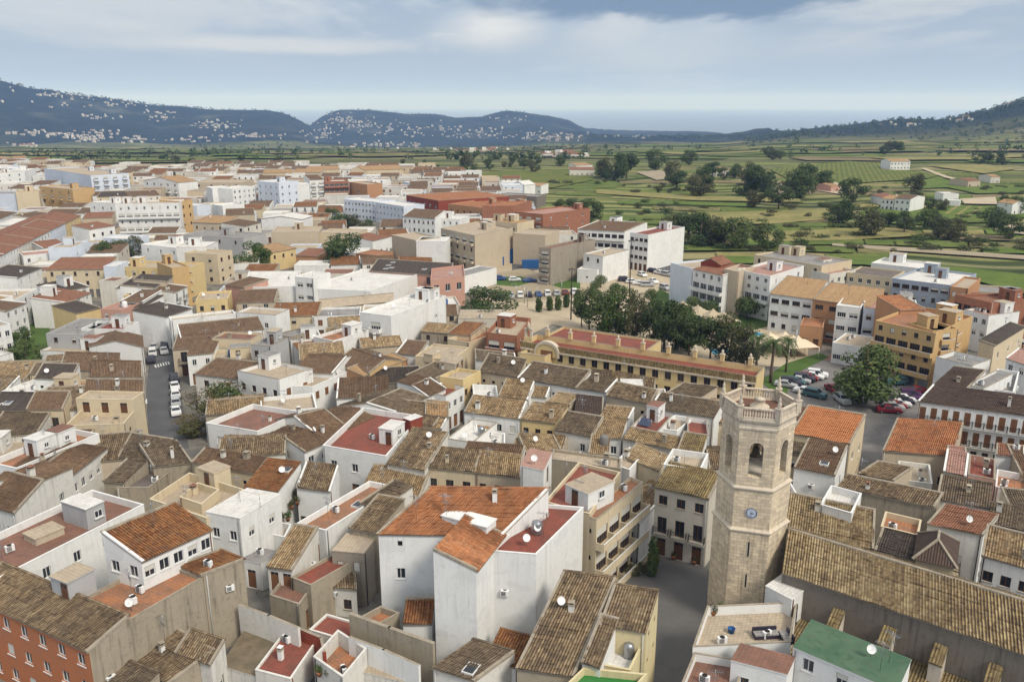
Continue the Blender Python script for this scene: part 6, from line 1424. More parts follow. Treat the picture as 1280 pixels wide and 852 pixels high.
H('m', -40, 268, 110, 280, 12, None, 9.4, 'white_blue', 'f0.4 floor_white', 'F9:www', 'left half of the long pale blue building', ''); H('m', 112, 282, 250, 302, 12, None, 9.4, 'white_blue', 'f0.4 floor_white', 'F8:www', 'right half of the long pale blue building', '')
H('m', 62, 128, 248, 122, 12, None, 9, 'cream', 's2.2 sand_tile', 'F9:ww', 'long cream convent-like building at the far edge of town', ''); H('m', -10, 130, 62, 130, 14, None, 9.4, 'cream', 'G3 sand_tile', 'F3:-w', 'cream gable-fronted hall beside the long cream building', '')
H('l', 420, 142, 560, 140, 12, None, 9, 'cream', 's1.5 sand_tile', 'F6:ww', 'cream house with sandy roof at the far edge of town', 'c'); H('l', 562, 138, 700, 138, 12, None, 9, 'beige', 's1.5 sand_tile', 'F6:ww', 'beige house with sandy roof at the far edge of town', 'c'); H('l', 640, 125, 790, 122, 12, None, 9, 'cream', 's1.4 sand_tile', 'F6:ww', 'farther cream house with sandy roof', '')
H('l', 460, 428, 690, 424, 15, None, 8.6, 'beige', 'f0.4 floor_tan', 'x', 'large blank tan-coloured wall block behind the trees', 'k'); H('l', 692, 430, 880, 434, 12, None, 8, 'cream', 'f0.4 floor_tan', 'x', 'lower blank ochre wall block behind the umbrella tree', '')
H('l', 455, 528, 580, 505, 9, None, 6.4, 'yellow', 's1 sand_tile', 'F3:-w', 'yellow house below the blank tan wall', ''); H('l', 580, 540, 690, 545, 9, None, 5.4, 'orange', 's1 red_brown', 'F3:w', 'low orange house beside the umbrella tree', '')
H('l', 412, 362, 610, 366, 12, None, 8, 'white', 'G1.2 floor_white', 'x', 'white gable shed in the far centre', ''); H('l', 330, 400, 410, 380, 10, None, 9, 'offwhite', 's1 brown', 'L3:www F2:www', 'off-white house at the far end of the street', '')
H('l', 20, 440, 325, 458, 14, None, 8.6, 'grey', 'f0.4 floor_grey', 'F4:--w', 'long light grey flat-roofed block right of the street', 'ku'); H('l', 0, 500, 142, 500, 12, None, 10.4, 'white', 'f0.4 floor_white', 'R2:BBB', 'white block with balconies over the street', 'k', **AB)
H('l', 200, 535, 272, 515, 12, None, 9.6, 'cream', 'f0.4 floor_tan', 'F2:www L2:www', 'pale yellow narrow house over the street', ''); H('l', -20, 600, 62, 590, 12, None, 11.4, 'ochre', 'f0.4 floor_tan', 'R3:BBBB', 'ochre balconied house over the street', 'k', **AB)
H('l', 95, 755, 250, 748, 10, None, 7.2, 'yellow', 'f0.5 floor_tan', 'F3:-w', 'yellow flat-roofed house at the bend of the street', 'c'); H('l', 80, 380, 230, 385, 12, None, 7, 'beige', 's1.3 sand_tile', 'F4:-w', 'beige house with sandy roof right of the modern apartments', 'c'); H('l', 240, 345, 380, 340, 12, None, 7, 'beige', 's1.3 brown', 'x', 'brown-roofed beige house in the far centre', 'c')
H('l', 225, 300, 330, 290, 10, None, 8, 'white', 'f0.5 floor_white', 'F3:-w', 'white flat house before the dark glass front', ''); H('l', 100, 300, 165, 290, 10, None, 9, 'white_blue', 'f0.4 floor_white', 'x', 'pale blue wall house left of the dark glass front', '')
H('m', 262, 248, 418, 275, 590, 228, 9, 'dark_red', 's0.6 orange_tile', 'F6:-n', 'big dark red building with an orange roof', '')
H('m', 465, 290, 688, 316, 866, 288, 8.4, 'orange', 'f0.5 orange_tile', 'F7:-w R4:-w', 'wide orange-brick building with flat orange roofs', 'kk'); H('m', 630, 300, 780, 300, 870, 275, 10, 'brick', 'f0.3 orange_tile', 'x', 'upper storey of orange brick behind the wide one', '')
H('n', 15, 328, 150, 340, 246, 300, 10.5, 'brick', 'f0.5 floor_pink', 'F3:BBB R3:-ww', 'raw red-brick block under construction', 'k', **AB)
H('m', 245, 350, 402, 362, 450, 325, 10, 'white', 's1.5 brown', 'F7:www', 'white house with blue-tinted windows and brown roof', ''); H('m', 402, 360, 520, 365, 12, None, 9, 'white', 'f0.4 floor_white', 'F4:-ww', 'white house right of the blue-windowed one', 'k')
H('m', 430, 408, 594, 444, 778, 405, 12.6, 'beige', 'f0.5 floor_tan', 'F5:wBwB', 'beige apartment block with balconies and a blank side wall', 'kk', **AB)
H('m', 310, 470, 452, 472, 10, None, 11, 'white', 'f0.3 floor_white', 'x', 'tall blank white box behind the pink hall', '', **AB); H('m', 192, 440, 308, 466, 10, None, 11, 'beige', 'f0.3 floor_tan', 'x', 'beige-white blank box behind the pink hall', '', **AB)
H('m', 780, 432, 935, 442, 14, None, 11, 'beige', 'f0.4 floor_tan', 'x', 'blank beige-grey wall block above the blue containers', '', **AB); H('m', 640, 370, 800, 385, 12, None, 10, 'cream', 'f0.5 sand_tile', 'F5:-ww', 'cream block with sandy roofs behind the beige apartments', 'kk')
H('m', 120, 540, 200, 520, 9, None, 5.6, 'orange', 'f0.3 floor_orange', 'x', 'low orange shed beside the umbrella tree', ''); H('m', 100, 470, 180, 450, 9, None, 6, 'white', 's1 red_brown', 'F3:w', 'white house with red-brown roof behind the umbrella tree', '')
H('n', 130, 500, 188, 506, 404, 462, 11.6, 'concrete', 'f0.4 floor_redbrown', 'F1:BBBB', 'bare concrete apartment block with orange front', 'kk', **AB)
H('n', 345, 530, 440, 545, 566, 512, 8.6, 'white', 'f0.4 floor_tan', 'F2:--w', 'white stepped house with a beige blank side', 'u'); H('n', 316, 605, 412, 612, 6, None, 4.4, 'white', 'f0.4 floor_white', 'F1:o', 'low white front step of the stepped house', '')
H('n', 318, 412, 545, 424, 420, 372, 10.4, 'white', 's1.8 brown', 'F7:wBB', 'white balconied apartments with a brown roof by the fields', 'cc', **AB); H('n', 410, 385, 590, 400, 12, None, 11.4, 'white', 'f0.8 floor_white', 'F5:-ww', 'white rooftop block behind the brown-roofed apartments', 'kk', **AB)
H('n', 572, 428, 660, 440, 836, 402, 12.6, 'white', 'f0.5 floor_red', 'F4:dnnn', 'white block with a large blank white side wall by the fields', 'k', **AB)
H('n', 768, 575, 872, 603, 12, None, 11, 'white_blue', 'f0.5 floor_tan', 'x', 'pale blue blank wall at the corner of the park', '', **AB); H('o', 102, 606, 248, 638, 11, None, 11, 'white', 's1.0 red_brown', 'F4:wBBw', 'white balconied block with a thin red roof at the corner of the park', '', **AB); H('o', 140, 572, 235, 586, 6, None, 12.4, 'dark_red', 'G1.4 red_brown', 'x', 'dark red gabled roof room behind the pale blue block', '')
H('o', 252, 605, 320, 618, 330, 580, 12.4, 'beige', 'f0.4 floor_tan', 'x', 'beige stair tower beside the white window-grid block', '', **AB)
H('o', 318, 608, 476, 640, 640, 590, 12, 'white', 'f0.6 floor_pink', 'F4:wwBww R3:---w', 'white block with rows of windows and a pink terrace', 'k', **AB)
H('o', 476, 725, 682, 752, 560, 640, 9.4, 'white', 's1.2 sand_tile', 'F4:wnn', 'white block with a sand-coloured pitched roof', 'a', **AB); H('o', 682, 752, 960, 790, 765, 672, 9.6, 'orange', 's1.2 sand_tile', 'F4:Bnn', 'orange-brown block with a sand-coloured pitched roof', 'a', **AB)
H('o', 398, 535, 725, 590, 15, None, 11.4, 'cream', 'f0.4 floor_grey', 'F6:-www', 'cream block with a wide grey flat roof and white stair boxes', 'kk', **AB)
H('p', -10, 630, 115, 610, 12, None, 9.6, 'offwhite', 'f0.5 floor_pink', 'F4:-ww', 'off-white block with pinkish flat roof', 'k', **AB); H('p', 75, 622, 292, 648, 12, None, 9.4, 'cream', 'f0.4 floor_dark', 'F5:-ww', 'cream block with a brown-grey flat roof', '', **AB)
H('p', 292, 650, 572, 684, 700, 628, 11.4, 'bluegrey', 'f0.5 floor_white', 'F6:wnwn', 'long blue-grey apartment block with white roof', 'kkuu', **AB); H('p', 190, 575, 440, 604, 12, None, 10, 'white', 'f0.5 floor_white', 'F6:-ww', 'white block behind the blue-grey one', 'k', **AB)
H('p', 596, 728, 772, 768, 858, 722, 11, 'brick', 'f0.5 red_brown', 'F4:BwB R2:BwB', 'red brick apartment block with white bands near the right edge', 'kk', **AB); H('p', 575, 690, 660, 700, 720, 650, 12, 'orange', 'f0.4 floor_tan', 'F2:-www', 'orange block beside the blue-grey one', 'k', **AB)
H('j', 95, 80, 205, 92, 10, None, 10, 'white', 'f0.4 floor_white', 'F2:nnn', 'white narrow block with three window bands', '', **AB); H('j', 222, 92, 330, 100, 12, None, 10, 'white_blue', 'f0.4 floor_pink', 'F2:nnw', 'pale blue block left of the ochre apartment block', '', **AB)
H('u', 155, 92, 492, 165, 700, 70, 11.6, 'ochre', 'f0.5 floor_orange', 'F5:gBwBw R1:-BBBB', 'large ochre apartment block with dark eaves over the car park', 'kkc', **AB)
H('u', 478, 150, 622, 138, 790, 70, 11.6, 'ochre', 'f0.5 floor_redbrown', 'F1:gBBBB R3:-BwBw', 'balconied corner of the ochre apartment block', 'k', **AB)
H('p', 700, 800, 860, 790, 10, None, 8, 'ochre', 'f0.5 floor_orange', 'F3:wB', 'ochre house with an orange terrace below the red brick block', 'k')
H('p', 640, 800, 760, 830, 10, None, 9, 'white', 'f0.5 floor_pink', 'F3:-ww', 'white roof house right behind the ochre block', 'ku'); H('p', 290, 790, 420, 800, 10, None, 10, 'white', 'f0.5 floor_pink', 'F3:-w', 'white terrace house between the blue-grey and ochre blocks', 'k'); H('p', 330, 805, 450, 800, 9, None, 12, 'orange', 's1 orange_tile', 'x', 'orange roof room on top of the ochre block', '')
H('q', 668, 172, 772, 182, 8, None, 5.4, 'orange', 'f0.4 floor_orange', 'F2:d', 'small orange kiosk with a dark doorway', ''); H('q', 818, 252, 962, 275, 10, None, 4.6, 'white', 'f0.3 floor_tan', 'F3:n', 'low white pavilion above the car park', 'u')
# ---- farmhouses among the fields
VL = dict(name='farmhouse', cat='farmhouse')
H('p', 285, 85, 380, 85, 10, None, 7, 'white', 'g1.5 sand_tile', 'F6:ww', 'white country house on the low hill', 'c', **VL); H('p', 190, 245, 250, 262, 8, None, 4.5, 'white', 's1 red_brown', 'F3:w', 'white farm shed with a red-brown roof', '', **VL)
H('p', 240, 265, 300, 270, 9, None, 6, 'white', 'g1.4 sand_tile', 'F3:ww', 'white farmhouse with small dark windows', 'c', **VL); H('p', 305, 262, 380, 268, 9, None, 7, 'white', 'g1.4 brown', 'F3:ww', 'taller white farmhouse beside the small-windowed one', 'c', **VL)
H('p', 540, 240, 615, 240, 10, None, 5, 'white', 'f0.4 floor_white', 'F3:n', 'modern white villa with a flat roof', '', **VL); H('p', 560, 272, 620, 275, 8, None, 3.6, 'white', 'f0.3 floor_white', 'x', 'low white outbuilding of the modern villa', '', **VL)
H('p', 660, 180, 720, 178, 8, None, 4.5, 'beige', 'g1.2 red_brown', 'F3:w', 'beige farmhouse along the track', '', **VL); H('p', 770, 160, 815, 160, 8, None, 4.5, 'offwhite', 'g1.2 sand_tile', 'F2:w', 'off-white farmhouse near the right edge', '', **VL); H('p', 875, 290, 935, 285, 8, None, 6, 'white', 'G1.4 sand_tile', 'F2:w', 'white house at the right edge among the fields', '', **VL)
H('o', 215, 125, 275, 125, 8, None, 5.5, 'offwhite', 'g1.4 sand_tile', 'F3:w', 'pale farmhouse hidden among dark trees', '', **VL); H('o', 770, 205, 810, 203, 8, None, 4, 'pink', 'g1.2 sand_tile', 'F2:w', 'pinkish farmhouse on bare ground', '', **VL)
H('n', 0, 195, 60, 200, 10, None, 8, 'white', 'G2 floor_white', 'F2:w', 'white gabled villa just beyond the orange brick building', '', **VL); H('n', 60, 200, 140, 205, 9, None, 5, 'white', 's1 sand_tile', 'F4:w', 'low white wing of the gabled villa', '', **VL); H('n', -70, 245, 120, 255, 12, None, 6, 'church_grey', 'f0.3 floor_grey', 'F4:n', 'grey modern villa with wide dark windows', '', **VL)
H('m', 430, 195, 590, 195, 12, None, 6, 'white', 's1.2 red_brown', 'F6:w', 'white low houses with red roofs beyond the dark red building', '', **VL); H('m', 300, 190, 370, 185, 12, None, 9, 'white_blue', 'f0.3 floor_white', 'x', 'pale blue block among trees beyond the long cream building', '', **VL)
H('n', 280, 125, 400, 125, 12, None, 5, 'offwhite', 's1.2 red_brown', 'F5:w', 'long off-white farm buildings in the valley', '', **VL); H('n', 310, 105, 390, 102, 12, None, 5, 'white', 's1.2 sand_tile', 'F4:w', 'farther white farm buildings in the valley', '', **VL)

# ---- huts, skylights and walls that stand on particular roofs
def rbox(key, t, p0, p1, p2, z, hh, wm, top, name='stair_tower', door=None, win=None):
    h = next(q for q in HOUSES if q['o'].get('label', '').startswith(key)); e = h['o']
    a, b, c = P(t, *p0, z + hh), P(t, *p1, z + hh), P(t, *p2, z + hh)
    ex_ = (b - a); w = ex_.length; ex_.normalize(); ey = Vector((-ex_.y, ex_.x, 0)); d = max(1.0, (c - a).dot(ey))
    rz = math.atan2(ex_.y, ex_.x); mb = MB(); mb.box(0, 0, -.6, w, d, hh - .12, wm); mb.box(-.1, -.1, hh - .12, w + .1, d + .1, hh, wm, top=top)
    M_ = Matrix.Translation((h['A'].x, h['A'].y, 0)) @ Matrix.Rotation(math.atan2(h['v1'].y, h['v1'].x), 4, 'Z')
    q = M_.inverted() @ Vector((a.x, a.y, z)); o = mb.build(name, e, q, rz - math.atan2(h['v1'].y, h['v1'].x))
    if door: link('door', win_mesh('d', .9, 2.0, 'frame_brown'), o, (w * door, -.185, .02))
    if win: link('window', win_mesh('w', 1.0, .9, 'frame_white'), o, (w + .185, d * .4, 1.0), math.pi / 2)
rbox('large red-brown roof', 'a', (222, 192), (312, 222), (372, 190), 8.5, 2.6, 'grey', 'floor_white', win=True)
rbox('large red-brown roof', 'a', (84, 308), (128, 330), (240, 290), 8.5, .9, 'beige', 'floor_tan', 'skylight')
rbox('terracotta-coloured', 'a', (182, 465), (245, 490), (345, 440), 9.0, 2.3, 'grey', 'floor_tan', door=.6)
rbox('tall white house with a broad', 'b', (736, 243), (900, 286), (800, 222), 13.2, .5, 'white', 'white', 'light_well')
rbox('ochre-cream walled', 'v', (395, 235), (470, 262), (560, 235), 6.8, 2.4, 'cream', 'floor_tan', door=.4)
rbox('white house with a sunken', 'h', (272, 645), (335, 655), (385, 615), 6.7, 2.5, 'white', 'floor_white', door=.5, win=True)
rbox('white house with a sunken', 'h', (385, 600), (420, 612), (468, 590), 6.7, 2.6, 'dark_red', 'floor_white')
rbox('red roof terrace with stair', 'c', (312, 130), (395, 165), (440, 100), 10.4, 2.3, 'white', 'floor_tan', door=.3, win=True)
rbox('broad pale cream', 'h', (480, 300), (520, 308), (540, 290), 6.7, 1.2, 'cream', 'floor_tan', 'light_well')

for i, (x0, y0, x1, y1, h, wm, rf, lb) in enumerate([(-20, 55, 60, 50, 9, 'cream', 's1.2 sand_tile', 'cream house at the farthest top left of the town'), (65, 50, 130, 48, 8, 'offwhite', 's1.2 sand_tile', 'off-white house at the farthest top left of the town'), (-10, 85, 60, 82, 12, 'white', 'f0.5 floor_tan', 'white flat-roofed block behind the leftmost white block'), (130, 95, 200, 92, 9, 'white', 's1.2 brown', 'white house with brown roof behind the tall blue-and-cream block'), (60, 100, 130, 96, 13, 'white_blue', 'f0.4 floor_white', 'pale blue block between the leftmost white blocks')]):
    H('k', x0, y0 + 20, x1, y1 + 20, 12, None, h, wm, rf, 'F4:www', lb, '')
# ------------------------------------------------------------ houses that fill the rest of the old and new town
def overlap(c, r):
    for h in HOUSES:
        q = c - h['A']; x, y = q.dot(h['v1']), q.dot(h['v2'])
        if -r < x < h['L'] + r and -r < y < h['D'] + r: return True
    return False
ROADS = [[tuple(at(u, v).xy) for u, v in pl] for pl in ([(150, 630), (172, 500), (178, 430), (186, 395), (216, 355), (256, 318), (296, 290), (350, 262), (328, 290), (296, 318), (250, 355), (218, 395), (218, 420), (228, 460), (262, 540), (310, 560), (310, 630)], [(690, 740), (775, 600), (800, 550), (840, 550), (815, 620), (805, 680), (890, 690), (900, 905), (740, 905)], [(930, 520), (940, 440), (1000, 415), (1270, 450), (1160, 560), (1090, 620), (1000, 545)], [(560, 410), (590, 330), (650, 325), (770, 305), (860, 330), (1040, 400), (1060, 460), (900, 460), (680, 415)], [(0, 480), (30, 380), (75, 360), (70, 450), (40, 490)], [(690, 345), (640, 300), (700, 310), (760, 345)], [(420, 300), (430, 262), (560, 262), (560, 290)], [(630, 395), (980, 440), (980, 520), (800, 480), (630, 450)])]
def fill():
    rng = random.Random(42); n = 0; cnt = {}
    for ring, (u0, u1, v0, v1, step) in enumerate([(-40, 700, 203, 262, 13), (-40, 700, 262, 330, 13), (-60, 700, 330, 430, 11.5), (1080, 1300, 380, 470, 11), (-80, 480, 430, 640, 9.5), (460, 960, 440, 700, 9), (960, 1300, 540, 760, 9)]):
        pts = [at(u, v) for u in (u0, u1) for v in (v0, v1)]
        xs = [p.x for p in pts]; ys = [p.y for p in pts]; y = min(ys)
        while y < max(ys):
            x = min(xs)
            while x < max(xs):
                p = Vector((x + rng.uniform(-2, 2), y + rng.uniform(-2, 2), 0)); x += step * 1.05
                u, v = uvof(p.x, p.y, 0)
                if not (u0 <= u < u1 and v0 <= v < v1): continue
                if not inside(p.x, p.y, TOWN) or any(inside(p.x, p.y, r_) for r_ in ROADS): continue
                s = step * (.36 if ring < 4 else .16)
                if overlap(p, s): continue
                ang = {0: .06, 1: .1, 2: .12, 3: -.25, 4: .2, 5: -.18, 6: -.25}[ring] + rng.uniform(-.12, .12); L = step * rng.uniform(.82, 1.0); D = step * rng.uniform(.75, .95)
                d = math.hypot(p.x, p.y)
                wm = rng.choice(['white', 'white', 'white', 'white_worn', 'offwhite', 'cream', 'beige', 'white_blue', 'white', 'facade_stone'] if ring < 4 else ['white_worn', 'white', 'rough_concrete', 'cream', 'beige'])
                if ring < 4: rf = rng.choice(['f0.5 floor_tan', 'f0.5 floor_white', 'f0.4 floor_redbrown', 's1.3 brown', 'f0.4 floor_white', 'g1.3 brown', 's1.0 rust', 'f0.5 floor_grey', 'f0.5 floor_tan']); h = (rng.choice([6, 7, 8, 9]) if v < 226 else rng.choice([5, 6, 7, 8, 9])) if ring == 0 else rng.choice([4.2, 4.6, 5, 5.6])
                else: rf = rng.choice(['s1.2 old', 's1.2 tan', 's1.2 grey_old', 's1.0 brown', 'g1.0 old', 'g1.0 tan', 'g1.0 grey_old', 'f0.6 floor_tan']); h = rng.uniform(5.0, 6.2)
                rt = rf.split(); typ = rt[0].rstrip('0123456789.'); v1_ = Vector((math.cos(ang), math.sin(ang), 0)); v2_ = Vector((-v1_.y, v1_.x, 0))
                A = p - v1_ * L / 2 - v2_ * D / 2
                house_world(A, ang, L, D, h, wm, typ, float(rt[0][len(typ):]), rt[1]); HOUSES[-1]['fill'] = True; n += 1; cnt[ring] = cnt.get(ring, 0) + 1
            y += step * 1.0
    print('filled', n, cnt)
fill()

# ------------------------------------------------------------ far white villas on the mountainsides
def villas():
    rng = random.Random(9); protos = []
    for i in range(3):
        mb = MB(); L, D, h = [(11, 8, 5), (15, 9, 6), (9, 8, 7)][i]
        mb.box(-L / 2, -D / 2, -4, L / 2, D / 2, h, 'offwhite'); mb.box(-L / 2 + 1, -D / 2 - .2, 1, L / 2 - 1, -D / 2 - .02, 2.6, 'glass')
        if i != 2: tileplane(mb, (-L / 2 - .5, -D / 2 - .5, h), (L + 1, 0, 0), (0, D / 2 + .5, 1.6), 'red_brown', False); tileplane(mb, (L / 2 + .5, D / 2 + .5, h), (-L - 1, 0, 0), (0, -D / 2 - .5, 1.6), 'red_brown', False)
        else: mb.box(-L / 2, -D / 2, h + .01, L / 4, D / 4, h + 2.6, 'white')
        protos.append(mb.mesh('villa'))
    clusters = [(0, 100, 40, 12, 30), (75, 122, 60, 10, 30), (150, 132, 60, 8, 24), (60, 168, 70, 5, 46), (110, 174, 26, 7, 60), (165, 176, 30, 4, 26), (200, 142, 20, 4, 14), (125, 147, 20, 4, 14), (200, 148, 14, 4, 16), (270, 158, 30, 9, 44), (310, 172, 50, 6, 30), (230, 177, 40, 3, 20), (425, 150, 26, 10, 44), (400, 170, 24, 10, 50), (460, 160, 40, 12, 60), (520, 165, 50, 12, 50), (590, 168, 50, 10, 50), (660, 170, 40, 9, 40), (700, 172, 30, 8, 30), (640, 150, 30, 5, 12), (480, 182, 60, 4, 34), (600, 190, 50, 4, 18), (700, 200, 40, 5, 14), (1262, 131, 8, 4, 8), (1200, 152, 30, 3, 8), (1120, 158, 40, 3, 8), (985, 160, 20, 3, 5), (1265, 260, 3, 2, 0), (790, 172, 30, 2, 12), (30, 182, 30, 3, 16)]
    spots = []
    for (u, v, su, sv, n) in clusters:
        for _ in range(n):
            uu, vv = rng.gauss(u, su * .5), rng.gauss(v, sv * .42)
            # walk along the view ray until it meets the terrain
            r_ = ray(uu, vv); k = math.hypot(r_.x, r_.y); d = 1000.0; hit = None
            while d < 7000:
                x, y = r_.x / k * d, r_.y / k * d
                if zt(x, y) > CAMZ + r_.z / k * d: hit = (x, y); break
                d += 45
            if hit: spots.append((d, hit))
    spots.sort(key=lambda s: s[0]); rest = MB()
    for i, (d, (x, y)) in enumerate(spots):
        z = zt(x, y); rz = rng.uniform(-.6, .6); sc = rng.uniform(.55, 1.1)
        if i < 290:
            e = tag(link('villa', protos[i % 3], None, (x, y, z), rz, (sc,) * 3), 'small white villa among the woods of the far mountainside', 'villa', 'white villas on the far mountainsides')
        else:
            me = protos[i % 3]; c, s = math.cos(rz), math.sin(rz); base = len(rest.v)
            for vv in me.vertices: q = vv.co * sc; rest.v.append((x + q.x * c - q.y * s, y + q.x * s + q.y * c, z + q.z))
            for p in me.polygons:
                rest.f.append(tuple(base + k for k in p.vertices)); rest.m.append(rest.mi(me.materials[p.material_index].name)); rest.uv.extend([(0, 0)] * len(p.vertices))
    if rest.v: tag(rest.build('far_villas'), kind='stuff')
    print('villas', len(spots))
villas()

# ------------------------------------------------------------ poles, lamps, canopies, containers, pots
def lamp(t, x, y, h, label, g=None):
    p = P(t, x, y); e = empty('street_lamp', (p.x, p.y, 0), random.uniform(0, 6), label, 'street lamp', g)
    mb = MB(); mb.tube([(0, 0, -.2), (0, 0, h)], [.11, .06], 'metal', 7); mb.build('pole', e)
    mb = MB(); mb.tube([(0, 0, h - .05), (.5, 0, h + .15), (1.0, 0, h + .15)], .04, 'metal', 6); mb.box(.8, -.15, h + .08, 1.5, .15, h + .2, 'metal'); mb.build('lamp_head', e)
def mast(t, x, y, h, label):
    p = P(t, x, y); e = empty('lighting_mast', (p.x, p.y, 0), 0, label, 'lighting mast')
    mb = MB(); mb.tube([(0, 0, -.2), (0, 0, h)], [.2, .09], 'rubber', 8); mb.build('pole', e)
    mb = MB(); mb.box(-.9, -.08, h - .5, .9, .08, h - .35, 'rubber'); [mb.box(q - .2, -.25, h - .85, q + .2, .1, h - .5, 'metal') for q in (-.7, 0, .7)]; mb.build('floodlights', e)
mast('n', 285, 850, 14, 'dark lighting mast in the sandy park'); mast('n', 568, 735, 17, 'tall lighting mast by the sandy car park')
for i, (x, y) in enumerate([(60, 770), (120, 765), (200, 745), (240, 740), (20, 760), (75, 790)]): lamp('n', x, y, 5, 'thin street lamp beside the cars of the park', 'street lamps in the park')
for i, (x, y) in enumerate([(505, 470), (640, 330)]): lamp('u' if i == 0 else 'q', (435 if i == 0 else x), (440 if i == 0 else y), 7, ['street lamp before the ochre apartment block', 'street lamp behind the car park hedge'][i])
def canopy(t, x, y, r, label, h=2.7, mat='canvas'):
    p = P(t, x, y); e = empty('canopy', (p.x, p.y, 0), random.uniform(0, .8), label, 'canopy', 'cream tent canopies'); mb = MB()
    n = 10
    def g(i, j):
        a, b = (i / n * 2 - 1), (j / n * 2 - 1); m = max(abs(a), abs(b)); return (a * r, b * r, h + 2.0 * (1 - m) ** 1.6 - .5 * (1 - m) * m + .02)
    for i in range(n):
        for j in range(n): mb.poly([g(i, j), g(i + 1, j), g(i + 1, j + 1), g(i, j + 1)], mat)
    for a, b in ((-1, -1), (1, -1), (1, 1), (-1, 1)):
        q = (a * r, b * r); mb.poly([(a * r * (1 if a * b > 0 else 1), b * r, h), (a * r, b * r, h - .3), (-b * r * -1 * 0 + a * r * .98, b * r * .98, h - .3)], 'canvas')
    mb.build('awning', e)
    for a in (-1, 1):
        for b in (-1, 1): m2 = MB(); m2.tube([(0, 0, -.1), (0, 0, h)], .06, 'white_paint', 6); m2.build('post', e, (a * (r - .1), b * (r - .1), 0))
for i, (x, y) in enumerate([(520, 290), (590, 290), (650, 310)]): canopy('q', x, y, 3.6, ['cream tent canopy nearest the swimming pool', 'middle cream tent canopy of the three', 'cream tent canopy nearest the car park'][i])
for i, (x, y) in enumerate([(120, 130), (190, 150), (260, 170), (310, 185)]): canopy('q', x, y, 3.2, ['sandy canopy at the left end of the park row', 'second sandy canopy of the park row', 'third sandy canopy of the park row', 'sandy canopy at the right end of the park row'][i], 2.4, 'sand')
def container(t, x, y, mat, label, L=6, h=2.6, rz=.1, w=2.4):
    p = P(t, x, y); e = empty('container', (p.x, p.y, 0), rz, label, 'container', 'containers by the beige walls'); mb = MB()
    n = int(L / .3)
    for i in range(n):
        a, b = -L / 2 + L * i / n, -L / 2 + L * (i + 1) / n; k = .05 if i % 2 else 0
        mb.box(a, -w / 2 + k, .12, b, w / 2 - k, h, mat)
    mb.box(-L / 2, -w / 2, h, L / 2, w / 2, h + .08, mat); mb.box(-L / 2, -w / 2, 0, L / 2, w / 2, .12, 'iron'); mb.build('shell', e)
    d = MB(); [d.box(L / 2 + .002, -w / 2 + .06 + s * (w / 2 - .03), .2, L / 2 + .05, -.06 + s * (w / 2) + .03, h - .1, mat) for s in (0, 1)]; d.build('door', e)
for i, (x, y, m, L, h, lb) in enumerate([(700, 585, 'plastic_blue', 5, 3, 'blue container nearest the blank beige wall'), (735, 575, 'yellow_paint', 3, 4.5, 'tall yellow container between blue ones'), (775, 575, 'plastic_blue', 4, 5, 'tall stack-like blue container'), (830, 575, 'plastic_blue', 3.4, 4.2, 'narrow blue container beside the dirt lot'), (865, 600, 'plastic_blue', 6, 2.8, 'largest blue container on the dirt lot')]): container('m', x, y, m, lb, L, h)
def pot(t, x, y, z, h, label, kind='bush'):
    p = P(t, x, y, z); e = empty('potted_plant', (p.x, p.y, z), random.uniform(0, 6), label, 'potted plant', 'potted plants'); mb = MB()
    mb.lathe([(.2, 0), (.3, .4), (.33, .42), (.33, .5), (.27, .5), (.25, .44)], 'terracotta_pot', (0, 0, 0), 12); mb.build('pot', e)
    cr, tr = tree_proto(kind, random.randint(0, 2)); o = link('foliage', cr, e, (0, 0, .4)); o.scale = (h * .6, h * .6, h)
for i, (t, x, y, z, h, lb) in enumerate([('v', 755, 480, 3.0, 1.3, 'leafy potted plant at the edge of the planted courtyard'), ('v', 785, 490, 3.0, 1.2, 'bushy potted plant in the middle of the planted courtyard'), ('v', 815, 485, 3.0, 1.4, 'yellowish potted plant by the courtyard wall'), ('v', 830, 430, 3.5, 1.2, 'potted plant behind the planted courtyard'), ('v', 860, 410, 4, 1.4, 'potted shrub before the dark doors'), ('v', 850, 385, 4, 1.3, 'dark potted shrub under the small white house'), ('d', 190, 820, 5.4, 1.1, 'potted plant on the white terrace by the tower'), ('d', 215, 812, 5.4, 1.0, 'second pot in the corner of the white terrace by the tower'), ('c', 705, 405, .1, .9, 'round pot plant left of the town house door'), ('c', 780, 422, .1, .9, 'round pot plant right of the town house door'), ('b', 290, 830, 3, 1.2, 'potted plant beside the orange-floored patio'), ('b', 330, 840, 3, 1.1, 'potted plant in the yard below the patio')]): pot(t, x, y, z, h, lb)
def sofa(t, x, y, z, rz, L, label):
    q = P(t, x, y, z); e = empty('garden_sofa', (q.x, q.y, z), rz, label, 'sofa')
    mb = MB(); mb.box(0, 0, .08, L, .8, .38, 'car_dark'); [mb.box(a, b, 0, a + .08, b + .08, .08, 'iron') for a in (.05, L - .13) for b in (.05, .67)]; mb.build('seat', e)
    mb = MB(); mb.box(0, .8, .1, L, .98, .85, 'car_dark'); mb.build('backrest', e)
    for i in range(int(L / .8)): mb = MB(); mb.box(i * L / int(L / .8) + .03, .03, .385, (i + 1) * L / int(L / .8) - .03, .78, .52, 'floor_grey'); mb.build('cushion', e)
sofa('w', 944, 800, 5.42, .1, 2.4, 'dark grey garden sofa on the terrace at the foot of the tower'); sofa('w', 972, 793, 5.42, -1.5, 1.7, 'shorter dark garden sofa at a right angle to the longer one')
